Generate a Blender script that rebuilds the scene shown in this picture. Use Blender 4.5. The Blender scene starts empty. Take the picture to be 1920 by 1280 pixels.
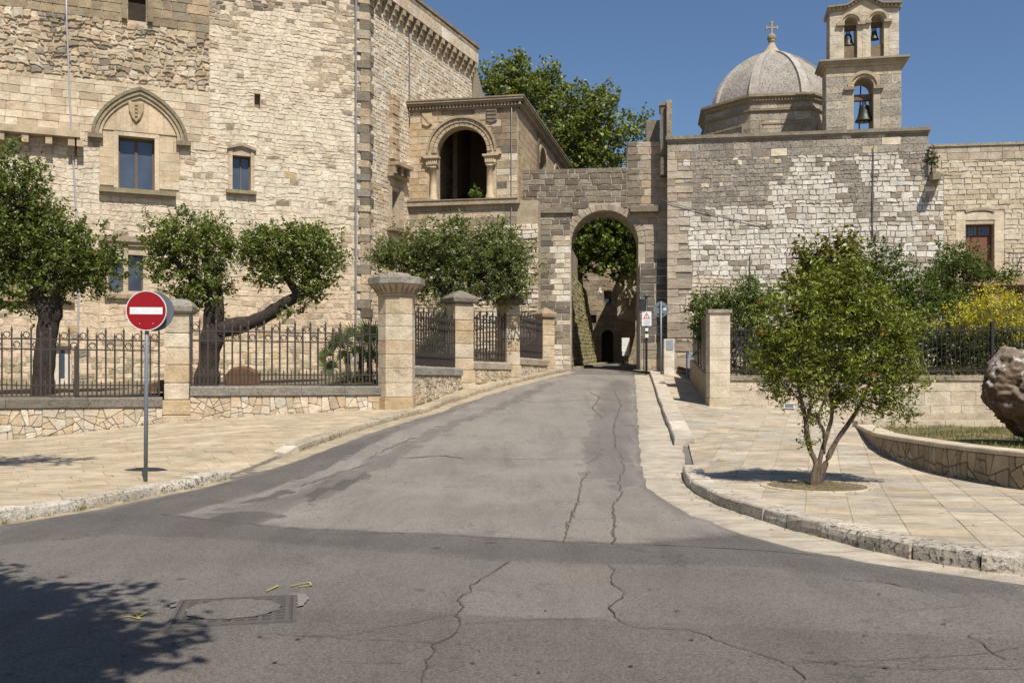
import bpy, bmesh, math, random
import numpy as np
from mathutils import Vector, noise
from mathutils.geometry import tessellate_polygon, delaunay_2d_cdt

random.seed(7)
RNG = np.random.default_rng(7)
SC = bpy.context.scene
COL = SC.collection

# ------------------------------------------------------------------ camera
F, CX, HY, EYE = 1867.0, 960.0, 715.0, 1.65      # focal length and horizon in photo pixels (1920 wide)
cam_data = bpy.data.cameras.new('camera')
cam_data.sensor_width = 36.0
cam_data.lens = F / 1920 * 36
cam_data.shift_y = (HY - 640) / 1920
cam_data.clip_end = 4000
cam = bpy.data.objects.new('camera', cam_data)
cam.location = (0, 0, EYE)
cam.rotation_euler = (math.pi / 2, 0, 0)
COL.objects.link(cam)
SC.camera = cam

# ------------------------------------------------------------------ light
SUN_AZ, SUN_EL = 22.0, 55.0        # degrees to the right of straight behind the camera, elevation
az, el = math.radians(SUN_AZ), math.radians(SUN_EL)
TOSUN = Vector((math.sin(az) * math.cos(el), -math.cos(az) * math.cos(el), math.sin(el)))
world = bpy.data.worlds.new('World')
SC.world = world
world.use_nodes = True
wn = world.node_tree
wn.nodes.clear()
wo = wn.nodes.new('ShaderNodeOutputWorld')
wb = wn.nodes.new('ShaderNodeBackground')
sky = wn.nodes.new('ShaderNodeTexSky')
sky.sky_type = 'NISHITA'
sky.sun_disc = False
sky.sun_elevation = el
sky.sun_rotation = math.pi - az      # clockwise from +Y
sky.altitude = 100
sky.air_density = 1.0
sky.dust_density = 0.6
sky.ozone_density = 6.0
wb.inputs['Strength'].default_value = 0.078
wn.links.new(sky.outputs[0], wb.inputs[0])
wn.links.new(wb.outputs[0], wo.inputs[0])
sd = bpy.data.lights.new('sun', 'SUN')
sd.energy = 4.8
sd.angle = math.radians(0.53)
sd.color = (1.0, 0.945, 0.87)
sun = bpy.data.objects.new('sun', sd)
sun.rotation_euler = TOSUN.to_track_quat('Z', 'Y').to_euler()
sun.location = (10, -20, 40)
COL.objects.link(sun)
SC.view_settings.view_transform = 'Standard'
SC.view_settings.look = 'None'
SC.view_settings.gamma = 1.0
SC.view_settings.exposure = 0.32
SC.view_settings.use_curve_mapping = False
SC.cycles.use_denoising = True
SC.cycles.max_bounces = 6
SC.cycles.diffuse_bounces = 3
SC.cycles.glossy_bounces = 2
SC.cycles.transmission_bounces = 3
SC.cycles.transparent_max_bounces = 6
SC.cycles.sample_clamp_indirect = 6

# ------------------------------------------------------------------ materials
def nodes_of(name):
    m = bpy.data.materials.new(name)
    m.use_nodes = True
    nt = m.node_tree
    nt.nodes.clear()
    return m, nt, nt.nodes, nt.links

def N(nt, kind, **kw):
    n = nt.nodes.new(kind)
    for k, v in kw.items():
        if k.startswith('_'):
            setattr(n, k[1:], v)
        else:
            n.inputs[k.replace('__', ' ')].default_value = v
    return n

def ramp(nt, src, stops):
    r = nt.nodes.new('ShaderNodeValToRGB')
    while len(r.color_ramp.elements) < len(stops):
        r.color_ramp.elements.new(0.5)
    for e, (p, c) in zip(r.color_ramp.elements, stops):
        e.position = p
        e.color = (c, c, c, 1) if isinstance(c, (int, float)) else (*c, 1)
    nt.links.new(src, r.inputs[0])
    return r.outputs[0]

def mix(nt, fac, a, b, mode='MIX'):
    m = nt.nodes.new('ShaderNodeMix')
    m.data_type = 'RGBA'
    m.blend_type = mode
    for sock, val in ((0, fac), (6, a), (7, b)):
        if hasattr(val, 'is_linked'):
            nt.links.new(val, m.inputs[sock])
        elif isinstance(val, (int, float)) and sock == 0:
            m.inputs[0].default_value = val
        else:
            v = (val, val, val) if isinstance(val, (int, float)) else val
            m.inputs[sock].default_value = (*v, 1)
    return m.outputs[2]

def noise_tex(nt, scale, detail=4, rough=0.6, vec=None, dist=0.0):
    n = nt.nodes.new('ShaderNodeTexNoise')
    n.inputs['Scale'].default_value = scale
    n.inputs['Detail'].default_value = detail
    n.inputs['Roughness'].default_value = rough
    n.inputs['Distortion'].default_value = dist
    if vec is not None:
        nt.links.new(vec, n.inputs['Vector'])
    return n.outputs['Fac']

def finish(nt, color, rough=0.9, bump=None, bump_d=0.02, metallic=0.0, spec=0.3):
    b = nt.nodes.new('ShaderNodeBsdfPrincipled')
    o = nt.nodes.new('ShaderNodeOutputMaterial')
    if hasattr(color, 'is_linked'):
        nt.links.new(color, b.inputs['Base Color'])
    else:
        b.inputs['Base Color'].default_value = (*color, 1)
    if hasattr(rough, 'is_linked'):
        nt.links.new(rough, b.inputs['Roughness'])
    else:
        b.inputs['Roughness'].default_value = rough
    b.inputs['Metallic'].default_value = metallic
    b.inputs['Specular IOR Level'].default_value = spec
    if bump is not None:
        bp = nt.nodes.new('ShaderNodeBump')
        bp.inputs['Strength'].default_value = 1.0
        bp.inputs['Distance'].default_value = bump_d
        nt.links.new(bump, bp.inputs['Height'])
        nt.links.new(bp.outputs[0], b.inputs['Normal'])
    nt.links.new(b.outputs[0], o.inputs[0])
    return b

def position(nt, scale=None):
    g = nt.nodes.new('ShaderNodeNewGeometry')
    if scale is None:
        return g.outputs['Position']
    m = nt.nodes.new('ShaderNodeMapping')
    m.inputs['Scale'].default_value = scale
    nt.links.new(g.outputs['Position'], m.inputs['Vector'])
    return m.outputs[0]

def math_n(nt, op, a, b):
    m = nt.nodes.new('ShaderNodeMath')
    m.operation = op
    for i, v in enumerate((a, b)):
        if hasattr(v, 'is_linked'):
            nt.links.new(v, m.inputs[i])
        else:
            m.inputs[i].default_value = v
    return m.outputs[0]

def stone_material(name, grain=1.0, bump_d=0.03, streak=0.0, vein=0):
    """stone: colour from each stone's own 'col' attribute, its alpha = how lichened the stone is"""
    m, nt, nd, lk = nodes_of(name)
    at = N(nt, 'ShaderNodeAttribute', _attribute_name='col')
    pos = position(nt)
    n1 = noise_tex(nt, 2.3, 5, 0.65, pos)
    n2 = noise_tex(nt, 17 * grain, 6, 0.7, pos)
    n3 = noise_tex(nt, 70 * grain, 3, 0.7, pos)
    c = mix(nt, 1.0, at.outputs['Color'], ramp(nt, n1, [(0.28, (0.74, 0.70, 0.64)), (0.62, (1.10, 1.08, 1.04))]), 'MULTIPLY')
    c = mix(nt, 1.0, c, ramp(nt, n2, [(0.3, (0.80, 0.77, 0.73)), (0.65, (1.08, 1.08, 1.07))]), 'MULTIPLY')
    # pits and dark lichen spots, more of them on weathered stones
    pit = ramp(nt, n2, [(0.49, 0.0), (0.62, 1.0)])
    lich = math_n(nt, 'MULTIPLY', pit, at.outputs['Alpha'])
    c = mix(nt, lich, c, (0.085, 0.075, 0.06))
    fine = ramp(nt, n3, [(0.30, 0.78), (0.55, 1.03)])
    c = mix(nt, 1.0, c, fine, 'MULTIPLY')
    if vein:
        nv = noise_tex(nt, 1.0, 6, 0.65, position(nt, (1.3, 6.5, 1.0)), 0.8)
        c = mix(nt, 1.0, c, ramp(nt, nv, [(0.32, (0.66, 0.67, 0.68)), (0.5, (1.0, 0.99, 0.97)), (0.7, (1.14, 1.10, 1.04))]), 'MULTIPLY')
    if streak:
        ns = noise_tex(nt, 1.0, 4, 0.6, position(nt, (3.0, 3.0, 0.25)))
        c = mix(nt, math_n(nt, 'MULTIPLY', ramp(nt, ns, [(0.5, 0.0), (0.72, 1.0)]), streak), c, (0.10, 0.085, 0.065))
    n4 = noise_tex(nt, 6.5, 3, 0.55, pos)
    h = math_n(nt, 'ADD', math_n(nt, 'ADD', n2, math_n(nt, 'MULTIPLY', n3, 0.35)), math_n(nt, 'MULTIPLY', n4, 1.2))
    finish(nt, c, 0.92, h, bump_d)
    return m

def attr_material(name, rough=0.6, metallic=0.0, n_scale=30.0, n_amt=0.15, bump_d=0.003, spec=0.4):
    m, nt, nd, lk = nodes_of(name)
    at = N(nt, 'ShaderNodeAttribute', _attribute_name='col')
    n = noise_tex(nt, n_scale, 4, 0.6, position(nt))
    c = mix(nt, 1.0, at.outputs['Color'], ramp(nt, n, [(0.3, 1 - n_amt), (0.7, 1 + n_amt)]), 'MULTIPLY')
    finish(nt, c, rough, n, bump_d, metallic, spec)
    return m

def leaf_material(name, trans=0.35, rough=0.45):
    m, nt, nd, lk = nodes_of(name)
    at = N(nt, 'ShaderNodeAttribute', _attribute_name='col')
    b = nt.nodes.new('ShaderNodeBsdfPrincipled')
    lk.new(at.outputs['Color'], b.inputs['Base Color'])
    b.inputs['Roughness'].default_value = rough
    b.inputs['Specular IOR Level'].default_value = 0.35
    t = nt.nodes.new('ShaderNodeBsdfTranslucent')
    lk.new(mix(nt, 1.0, at.outputs['Color'], (1.25, 1.3, 0.5), 'MULTIPLY'), t.inputs['Color'])
    s = nt.nodes.new('ShaderNodeMixShader')
    s.inputs[0].default_value = trans
    lk.new(b.outputs[0], s.inputs[1])
    lk.new(t.outputs[0], s.inputs[2])
    o = nt.nodes.new('ShaderNodeOutputMaterial')
    lk.new(s.outputs[0], o.inputs[0])
    return m

def bark_material(name):
    m, nt, nd, lk = nodes_of(name)
    at = N(nt, 'ShaderNodeAttribute', _attribute_name='col')
    n = noise_tex(nt, 9, 6, 0.7, position(nt, (3, 3, 0.7)))
    c = mix(nt, 1.0, at.outputs['Color'], ramp(nt, n, [(0.3, 0.35), (0.7, 1.6)]), 'MULTIPLY')
    n2 = noise_tex(nt, 26, 5, 0.7, position(nt, (2, 2, 0.6)))
    finish(nt, c, 0.9, math_n(nt, 'ADD', n, math_n(nt, 'MULTIPLY', n2, .4)), 0.06)
    return m

def asphalt_material(name, tone=1.0):
    m, nt, nd, lk = nodes_of(name)
    at = N(nt, 'ShaderNodeAttribute', _attribute_name='col')
    pos = position(nt)
    big = noise_tex(nt, 0.45, 5, 0.6, pos)
    streak = noise_tex(nt, 1.0, 5, 0.65, position(nt, (1.6, 0.28, 1.0)), 0.6)
    grain = noise_tex(nt, 75, 3, 0.85, pos)
    mid = noise_tex(nt, 22, 4, 0.7, pos)
    vor = nt.nodes.new('ShaderNodeTexVoronoi')
    vor.inputs['Scale'].default_value = 55
    lk.new(pos, vor.inputs['Vector'])
    c = mix(nt, 1.0, at.outputs['Color'], ramp(nt, big, [(0.3, (0.82, 0.81, 0.80)), (0.7, (1.12, 1.11, 1.10))]), 'MULTIPLY')
    c = mix(nt, 1.0, c, ramp(nt, streak, [(0.28, 0.80), (0.5, 1.0), (0.75, 1.10)]), 'MULTIPLY')
    c = mix(nt, 1.0, c, ramp(nt, mid, [(0.3, 0.88), (0.7, 1.10)]), 'MULTIPLY')
    c = mix(nt, 1.0, c, ramp(nt, vor.outputs['Distance'], [(0.0, 1.30), (0.45, 1.0), (0.8, 0.70)]), 'MULTIPLY')
    c = mix(nt, ramp(nt, grain, [(0.60, 0.0), (0.70, 0.6)]), c, (0.42, 0.39, 0.35))
    c = mix(nt, ramp(nt, grain, [(0.30, 0.6), (0.40, 0.0)]), c, (0.05, 0.045, 0.04))
    # hairline crazing in worn areas
    cv = nt.nodes.new('ShaderNodeTexVoronoi')
    cv.feature = 'DISTANCE_TO_EDGE'
    cv.inputs['Scale'].default_value = 1.7
    wp = nt.nodes.new('ShaderNodeVectorMath'); wp.operation = 'ADD'
    wn_ = nt.nodes.new('ShaderNodeTexNoise'); wn_.inputs['Scale'].default_value = 2.5; wn_.inputs['Detail'].default_value = 6
    lk.new(pos, wn_.inputs['Vector']); lk.new(pos, wp.inputs[0]); lk.new(wn_.outputs['Color'], wp.inputs[1]); lk.new(wp.outputs[0], cv.inputs['Vector'])
    craze = math_n(nt, 'MULTIPLY', ramp(nt, cv.outputs['Distance'], [(0.006, 1.0), (0.02, 0.0)]), ramp(nt, noise_tex(nt, 0.6, 3, 0.5, pos), [(0.5, 0.0), (0.6, 0.55)]))
    c = mix(nt, craze, c, (0.055, 0.05, 0.043))
    # oil spots
    spot = noise_tex(nt, 3.1, 2, 0.5, pos)
    c = mix(nt, ramp(nt, spot, [(0.70, 0.0), (0.76, 0.6)]), c, (0.05, 0.045, 0.04))
    h = math_n(nt, 'ADD', grain, math_n(nt, 'MULTIPLY', mid, 1.2))
    finish(nt, c, 0.88, h, 0.008, 0, 0.25)
    return m

def ground_material(name, a, b, scale=1.4, bump_d=0.03):
    m, nt, nd, lk = nodes_of(name)
    pos = position(nt)
    n = noise_tex(nt, scale, 8, 0.7, pos)
    f = noise_tex(nt, 38, 4, 0.7, pos)
    c = ramp(nt, n, [(0.32, a), (0.66, b)])
    c = mix(nt, 1.0, c, ramp(nt, f, [(0.3, 0.6), (0.7, 1.3)]), 'MULTIPLY')
    finish(nt, c, 0.95, f, bump_d)
    return m

M_STONE = stone_material('weathered_limestone', 1.0, 0.025)
M_SMOOTH = stone_material('dressed_limestone', 0.7, 0.010, 0.25)
M_MORTAR = stone_material('lime_mortar', 1.6, 0.02)
M_PAVE = stone_material('paving_stone', 1.1, 0.006, 0, 1)
M_ASPH = asphalt_material('worn_asphalt')
M_IRON = attr_material('painted_iron', 0.65, 0.25, 60, 0.25, 0.002)
M_PAINT = attr_material('painted_metal', 0.4, 0.0, 8, 0.06, 0.0008)
M_MATT = attr_material('matt_surface', 0.85, 0.0, 14, 0.15, 0.004)
M_BRONZE = attr_material('bronze', 0.5, 0.7, 12, 0.25, 0.003)
M_LEAF = leaf_material('leaves')
M_LEAFG = leaf_material('glossy_leaves', 0.25, 0.35)
M_BARK = bark_material('bark')
M_SOIL = ground_material('garden_soil', (0.16, 0.12, 0.075), (0.30, 0.24, 0.15))
M_EARTH = ground_material('dry_earth', (0.20, 0.17, 0.11), (0.34, 0.29, 0.20), 0.3)
def glass_material():
    m, nt, nd, lk = nodes_of('window_glass')
    n = noise_tex(nt, 1.2, 2, 0.5, position(nt))
    finish(nt, ramp(nt, n, [(0.3, (0.045, 0.06, 0.085)), (0.7, (0.075, 0.095, 0.125))]), 0.08, None, 0, 0.0, 0.8)
    return m
M_GLASS = glass_material()

# ------------------------------------------------------------------ geometry helpers
def P(px, py, D):
    return Vector(((px - CX) / F * D, D, EYE - (py - HY) / F * D))

def proj(p):
    d = max(p[1], 0.1)
    return (CX + p[0] / d * F, HY - (p[2] - EYE) / d * F)

# street surface: a smooth sheet through points read from the photograph (px, py, distance)
CTRL = [(-14, 2, 0), (-6, 1, 0), (0, 2, 0), (6, 1, 0), (14, 2, 0), (-13, 7, 0), (-5, 7, 0), (0, 7, 0), (5, 7, 0), (13, 7, 0),
        (-6, 11.5, 0), (0, 11, 0), (0, 13.5, 0.01), (-5.3, 13.8, 0), (-4.73, 17.3, 0.03), (-12, 14, 0.02), (3.2, 13, 0.0), (2.7, 15.4, 0.02), (7.3, 14.1, 0.0), (13, 12, 0.0),
        (14, 18, 0.08), (0, 17, 0.06), (-2, 17.3, 0.05)]
for (px, py, D, off) in [(555, 850, 19.5, 0), (760, 782, 26, 0), (900, 738, 32.5, 0), (1060, 698, 42, 0),
                         (742, 768, 28, .12), (0, 825, 24.5, .12), (330, 790, 26, .12), (1200, 860, 19.06, 0), (1190, 703, 41, 0),
                         (1350, 762, 28.5, .12), (1920, 800, 28.5, .12), (1610, 801, 23, .12), (1643, 841, 19.3, .12), (1707, 870, 17.6, .12),
                         (1238, 706, 40, .10), (1130, 682, 60, 0), (1200, 682, 60, 0), (870, 726, 33, .10), (962, 709, 36, .10)]:
    p = P(px, py, D)
    CTRL.append((p.x, p.y, p.z - off))
CTRL += [(-18, 30, 0.5), (-18, 20, 0.1), (20, 28, 0.2), (10, 45, 2.0), (-8, 45, 1.8)]
_C = np.array(CTRL, float)
def _phi(r):
    return np.where(r > 1e-9, r * r * np.log(r + 1e-12), 0.0)
_n = len(_C)
_A = np.zeros((_n + 3, _n + 3))
_A[:_n, :_n] = _phi(np.hypot(_C[:, None, 0] - _C[None, :, 0], _C[:, None, 1] - _C[None, :, 1])) + np.eye(_n) * 2.0
_A[:_n, _n] = 1; _A[:_n, _n + 1:] = _C[:, :2]
_A[_n, :_n] = 1; _A[_n + 1:, :_n] = _C[:, :2].T
_W = np.linalg.solve(_A, np.concatenate([_C[:, 2], [0, 0, 0]]))
_GC = {}
def G(x, y):
    x = min(max(x, -19.0), 21.0); y = min(max(y, 1.0), 66.0)
    k = (round(x, 3), round(y, 3))
    if k in _GC:
        return _GC[k]
    r = np.hypot(x - _C[:, 0], y - _C[:, 1])
    v = float(_W[:_n] @ _phi(r) + _W[_n] + _W[_n + 1] * x + _W[_n + 2] * y)
    _GC[k] = v
    return v

def GP(px, py):
    """where the ray through a photo pixel meets the street"""
    sx, sz = (px - CX) / F, -(py - HY) / F
    d0, D = 3.0, 3.0
    while D < 66:
        if EYE + sz * D < G(sx * D, D):
            break
        d0 = D; D += 0.4
    a, b = d0, D
    for _ in range(18):
        m = (a + b) / 2
        if EYE + sz * m < G(sx * m, m): b = m
        else: a = m
    return Vector((sx * b, b))

class Fr:
    """an upright plane: u runs along the wall, v is height, w stands proud of it"""
    def __init__(s, a, b):
        s.o = Vector((a[0], a[1]))
        d = Vector((b[0] - a[0], b[1] - a[1])); s.len = d.length
        s.d = d.normalized()
        s.n = Vector((s.d.y, -s.d.x))
    def pt(s, u, v, w=0.0):
        return Vector((s.o.x + s.d.x * u + s.n.x * w, s.o.y + s.d.y * u + s.n.y * w, v))
    def uv(s, px, py):
        rx, rz = (px - CX) / F, -(py - HY) / F
        den = rx * s.n.x + s.n.y
        D = (s.o.x * s.n.x + s.o.y * s.n.y) / den
        return ((rx * D - s.o.x) * s.d.x + (D - s.o.y) * s.d.y, EYE + rz * D)
    def box(s, x0, y0, x1, y1):
        a = s.uv(x0, (y0 + y1) / 2)[0]; b = s.uv(x1, (y0 + y1) / 2)[0]
        xm = (x0 + x1) / 2
        return a, b, s.uv(xm, y1)[1], s.uv(xm, y0)[1]
    def rot(s):
        return math.atan2(s.d.y, s.d.x)

class GFr:
    def __init__(s, off): s.off = off
    def pt(s, u, v, w=0.0): return Vector((u, v, G(u, v) + s.off + w))

class CFr:
    """an upright sheet that follows a plan polyline"""
    def __init__(s, pts):
        s.p = [Vector((q[0], q[1])) for q in pts]
        s.t = [0.0]
        for a, b in zip(s.p, s.p[1:]): s.t.append(s.t[-1] + (b - a).length)
        s.len = s.t[-1]
    def plan(s, u):
        u = min(max(u, 0), s.len - 1e-6)
        for i in range(len(s.p) - 1):
            if u <= s.t[i + 1]: break
        f = (u - s.t[i]) / (s.t[i + 1] - s.t[i])
        d = (s.p[i + 1] - s.p[i]).normalized()
        return s.p[i].lerp(s.p[i + 1], f), d
    def pt(s, u, v, w=0.0):
        q, d = s.plan(u)
        return Vector((q.x + d.y * w, q.y - d.x * w, v))

WLOC = {}
def wl(o): return WLOC.get(o.name, Vector((0, 0, 0)))

def empty(name, loc, label=None, cat=None, group=None, kind=None):
    o = bpy.data.objects.new(name, None)
    COL.objects.link(o)
    o.location = loc
    o.empty_display_size = 0.2
    WLOC[o.name] = Vector(loc)
    tag(o, label, cat, group, kind)
    return o

def tag(o, label=None, cat=None, group=None, kind=None):
    if label: o['label'] = label
    if cat: o['category'] = cat
    if group: o['group'] = group
    if kind: o['kind'] = kind
    return o

class MB:
    def __init__(s): s.v, s.f, s.c = [], [], []
    def add(s, vs, fs, col=(.5, .5, .5, 0)):
        b = len(s.v)
        s.v.extend(vs)
        s.f.extend([tuple(i + b for i in f) for f in fs])
        c = tuple(col) if len(col) == 4 else (*col, 0.0)
        s.c.extend([c] * len(vs))
        return s
    def fbox(s, fr, u0, u1, v0, v1, w0, w1, col=(.5, .5, .5)):
        vs = [fr.pt(u, v, w) for w in (w0, w1) for (u, v) in ((u0, v0), (u1, v0), (u1, v1), (u0, v1))]
        return s.add(vs, [(3, 2, 1, 0), (4, 5, 6, 7), (0, 1, 5, 4), (1, 2, 6, 5), (2, 3, 7, 6), (3, 0, 4, 7)], col)
    def box(s, x0, x1, y0, y1, z0, z1, col=(.5, .5, .5)):
        vs = [Vector((x, y, z)) for z in (z0, z1) for (x, y) in ((x0, y0), (x1, y0), (x1, y1), (x0, y1))]
        return s.add(vs, [(3, 2, 1, 0), (4, 5, 6, 7), (0, 1, 5, 4), (1, 2, 6, 5), (2, 3, 7, 6), (3, 0, 4, 7)], col)
    def prism(s, fr, poly, w0, w1, col=(.5, .5, .5)):
        n = len(poly)
        vs = [fr.pt(u, v, w1) for u, v in poly] + [fr.pt(u, v, w0) for u, v in poly]
        return s.add(vs, [tuple(range(n)), tuple(range(2 * n - 1, n - 1, -1))] + [(n + i, n + (i + 1) % n, (i + 1) % n, i) for i in range(n)], col)
    def lathe(s, cx, cy, prof, n=24, col=(.5, .5, .5), a0=0.0, tilt=None, cols=None):
        vs = []
        for r, z in prof:
            for k in range(n):
                a = a0 + 2 * math.pi * k / n
                vs.append(Vector((cx + r * math.cos(a), cy + r * math.sin(a), z)))
        m = len(prof)
        fs = [(i * n + k, i * n + (k + 1) % n, (i + 1) * n + (k + 1) % n, (i + 1) * n + k) for i in range(m - 1) for k in range(n)]
        fs += [tuple(range(n - 1, -1, -1)), tuple(range((m - 1) * n, m * n))]
        return s.add(vs, fs, col)
    def tube(s, pts, radii, n=7, col=(.5, .5, .5), cap=True):
        pts = [Vector(p) for p in pts]
        if isinstance(radii, (int, float)): radii = [radii] * len(pts)
        vs, m = [], len(pts)
        up = Vector((0.13, 0.21, 0.97))
        for i, p in enumerate(pts):
            d = (pts[min(i + 1, m - 1)] - pts[max(i - 1, 0)]).normalized()
            x = d.cross(up if abs(d.dot(up)) < 0.95 else Vector((1, 0, 0))).normalized()
            y = d.cross(x)
            for k in range(n):
                a = 2 * math.pi * k / n
                vs.append(p + (x * math.cos(a) + y * math.sin(a)) * radii[i])
        fs = [(i * n + k, i * n + (k + 1) % n, (i + 1) * n + (k + 1) % n, (i + 1) * n + k) for i in range(m - 1) for k in range(n)]
        if cap: fs += [tuple(range(n - 1, -1, -1)), tuple(range((m - 1) * n, m * n))]
        return s.add(vs, fs, col)
    def build(s, name, mat, parent=None, smooth=False, kind=None, label=None, cat=None, group=None, origin=None):
        me = bpy.data.meshes.new(name)
        xs = np.array([tuple(v) for v in s.v], float)
        if origin is None:
            lo, hi = xs.min(0), xs.max(0)
            origin = Vector(((lo[0] + hi[0]) / 2, (lo[1] + hi[1]) / 2, lo[2]))
        origin = Vector(origin)
        xs = xs - np.array(origin)
        me.from_pydata(xs.tolist(), [], s.f)
        a = me.attributes.new('col', 'FLOAT_COLOR', 'POINT')
        a.data.foreach_set('color', np.array(s.c, np.float32).ravel())
        if smooth: me.polygons.foreach_set('use_smooth', [True] * len(me.polygons))
        me.materials.append(mat)
        o = bpy.data.objects.new(name, me)
        COL.objects.link(o)
        WLOC[o.name] = origin
        if parent is not None:
            o.parent = parent
            o.location = origin - wl(parent)
        else:
            o.location = origin
        tag(o, label, cat, group, kind)
        return o

def copy_part(o, parent, delta, rotz=None):
    c = o.copy()
    COL.objects.link(c)
    w = wl(o) + Vector(delta)
    WLOC[c.name] = w
    c.parent = parent
    c.location = w - wl(parent)
    if rotz is not None: c.rotation_euler = (0, 0, rotz)
    return c

def jit(col, amt=0.08, warm=0.03, a=0.0):
    k = 1 + random.uniform(-amt, amt)
    w = random.uniform(-warm, warm)
    return (col[0] * k * (1 + w), col[1] * k, col[2] * k * (1 - w), a)

def slab(mb, fr, outer, holes, w0, w1, col, back=True):
    loops = [outer] + holes
    flat = [p for l in loops for p in l]
    tris = tessellate_polygon([[Vector((u, v, 0)) for u, v in l] for l in loops])
    vs = [fr.pt(u, v, w1) for u, v in flat]
    fs = [tuple(t) for t in tris]
    if back:
        n = len(flat)
        vs += [fr.pt(u, v, w0) for u, v in flat]
        fs += [tuple(i + n for i in reversed(t)) for t in tris]
        b = 0
        for l in loops:
            m = len(l)
            fs += [(b + i, b + (i + 1) % m, n + b + (i + 1) % m, n + b + i) for i in range(m)]
            b += m
    mb.add(vs, fs, col)

def rect(u0, u1, v0, v1): return [(u0, v0), (u1, v0), (u1, v1), (u0, v1)]
def arch_poly(uc, r, vb, vs, n=14, ry=None):
    ry = r if ry is None else ry
    return [(uc - r, vb), (uc + r, vb)] + [(uc + r * math.cos(math.pi * k / n), vs + ry * math.sin(math.pi * k / n)) for k in range(n + 1)]

# ------------------------------------------------------------------ stones
def stone_geo(fr, poly, proud, bev, back):
    n = len(poly)
    cu = sum(p[0] for p in poly) / n; cv = sum(p[1] for p in poly) / n
    ins = []
    for (u, v) in poly:
        d = math.hypot(u - cu, v - cv) + 1e-6
        k = 1 - min(bev / d, 0.45)
        ins.append((cu + (u - cu) * k, cv + (v - cv) * k))
    vs = [fr.pt(u, v, proud) for u, v in ins] + [fr.pt(u, v, proud - bev * 0.8) for u, v in poly] + [fr.pt(u, v, back) for u, v in poly]
    fs = [tuple(range(n))]
    for i in range(n):
        j = (i + 1) % n
        fs.append((n + i, n + j, j, i))
        fs.append((2 * n + i, 2 * n + j, n + j, n + i))
    return vs, fs

def px_area(vs, n):
    q = [proj(v) for v in vs[:n]]
    cx = sum(p[0] for p in q) / n; cy = sum(p[1] for p in q) / n
    if not (-15 < cx < 1935 and -15 < cy < 1295): return 0.0
    if sum(v[1] for v in vs[:n]) / n < 2: return 0.0
    return abs(sum(q[i][0] * q[(i + 1) % n][1] - q[(i + 1) % n][0] * q[i][1] for i in range(n))) / 2

def emit(pieces, parent, name, stuff, mat, limit=300, minpx=60, smooth=False):
    """pieces: (frame, polygon, proud, bevel, back, colour). The ones that show largest become parts of their own."""
    rec = []
    for (fr, poly, proud, bev, back, col) in pieces:
        if len(poly) < 3: continue
        vs, fs = stone_geo(fr, poly, proud, bev, back)
        rec.append((px_area(vs, len(poly)), vs, fs, col))
    rec.sort(key=lambda r: -r[0])
    rest = MB()
    for i, (a, vs, fs, col) in enumerate(rec):
        if i < limit and a > minpx:
            MB().add(vs, fs, col).build(name, mat, parent)
        else:
            rest.add(vs, fs, col)
    if rest.v:
        rest.build(stuff, mat, parent, kind='stuff')

def free_spans(u0, u1, va, vb, holes):
    """the stretches of a course left over beside the openings; holes: ('r',u0,u1,v0,v1) or ('a',uc,r,vbase,vspring[,ry])"""
    cut = []
    for h in holes:
        if h[0] == 'r':
            if vb > h[3] + 0.02 and va < h[4] - 0.02: cut.append((h[1], h[2]))
        else:
            uc, r, vbs, vs = h[1:5]
            ry = h[5] if len(h) > 5 else r
            if vb <= vbs + 0.02 or va >= vs + ry: continue
            m = max((va * .7 + vb * .3) - vs, 0)
            hw = r * math.sqrt(max(0, 1 - (m / ry) ** 2))
            cut.append((uc - hw, uc + hw))
    spans = [(u0, u1)]
    for a, b in cut:
        nx = []
        for s, e in spans:
            if b <= s or a >= e: nx.append((s, e))
            else:
                if a > s: nx.append((s, a))
                if b < e: nx.append((b, e))
        spans = nx
    return [(s, e) for s, e in spans if e - s > 0.05]

def courses(fr, u0, u1, v0, v1, hr, wr, holes=(), gap=0.02, wob=0.02, jt=0.012, proud=(0.02, 0.06), bev=0.02, back=-0.03, colf=None, chip=True):
    out = []
    v = v0
    sd = random.uniform(0, 99)
    wv = lambda u, vv: (noise.noise(Vector((u * 0.9 + sd, vv * 1.3, 0))) * wob) if wob and v0 + .02 < vv < v1 - .02 else 0.0
    while v < v1 - 0.04:
        h = random.uniform(*hr)
        if v + h > v1 - hr[0] * 0.6: h = v1 - v
        for (s, e) in free_spans(u0, u1, v, v + h, holes):
            u = s
            while u < e - 0.01:
                w = random.uniform(*wr) * (1.25 if random.random() < 0.12 else 1)
                if u + w > e - wr[0] * 0.6: w = e - u
                a, b, c, d = u + gap / 2, u + w - gap / 2, v + gap / 2, v + h - gap / 2
                if b - a < 0.02: break
                jr = lambda m=1.0: random.uniform(-jt, jt) * m
                mu = (a + b) / 2 + jr(2)
                pl = [(a + jr(), c + jr() + wv(a, v)), (mu, c + jr(1.2) + wv(mu, v)), (b + jr(), c + jr() + wv(b, v)), (b + jr(), (c + d) / 2), (b + jr(), d + jr() + wv(b, v + h)), (mu + jr(2), d + jr(1.2) + wv(mu, v + h)), (a + jr(), d + jr() + wv(a, v + h))]
                if not chip: pl = [pl[0], pl[2], pl[4], pl[6]]
                q = fr.pt((a + b) / 2, (c + d) / 2, 0)
                pxy = proj(q)
                r = colf(pxy[0], pxy[1], q.z)
                if r is not None:
                    col, pk, gk = r if len(r) == 3 and isinstance(r[0], tuple) else (r, 1.0, 1.0)
                    out.append((fr, pl, random.uniform(*proud) * pk, min(bev, (d - c) * .3), back, col))
                u += w
        v += h
    return out

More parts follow.
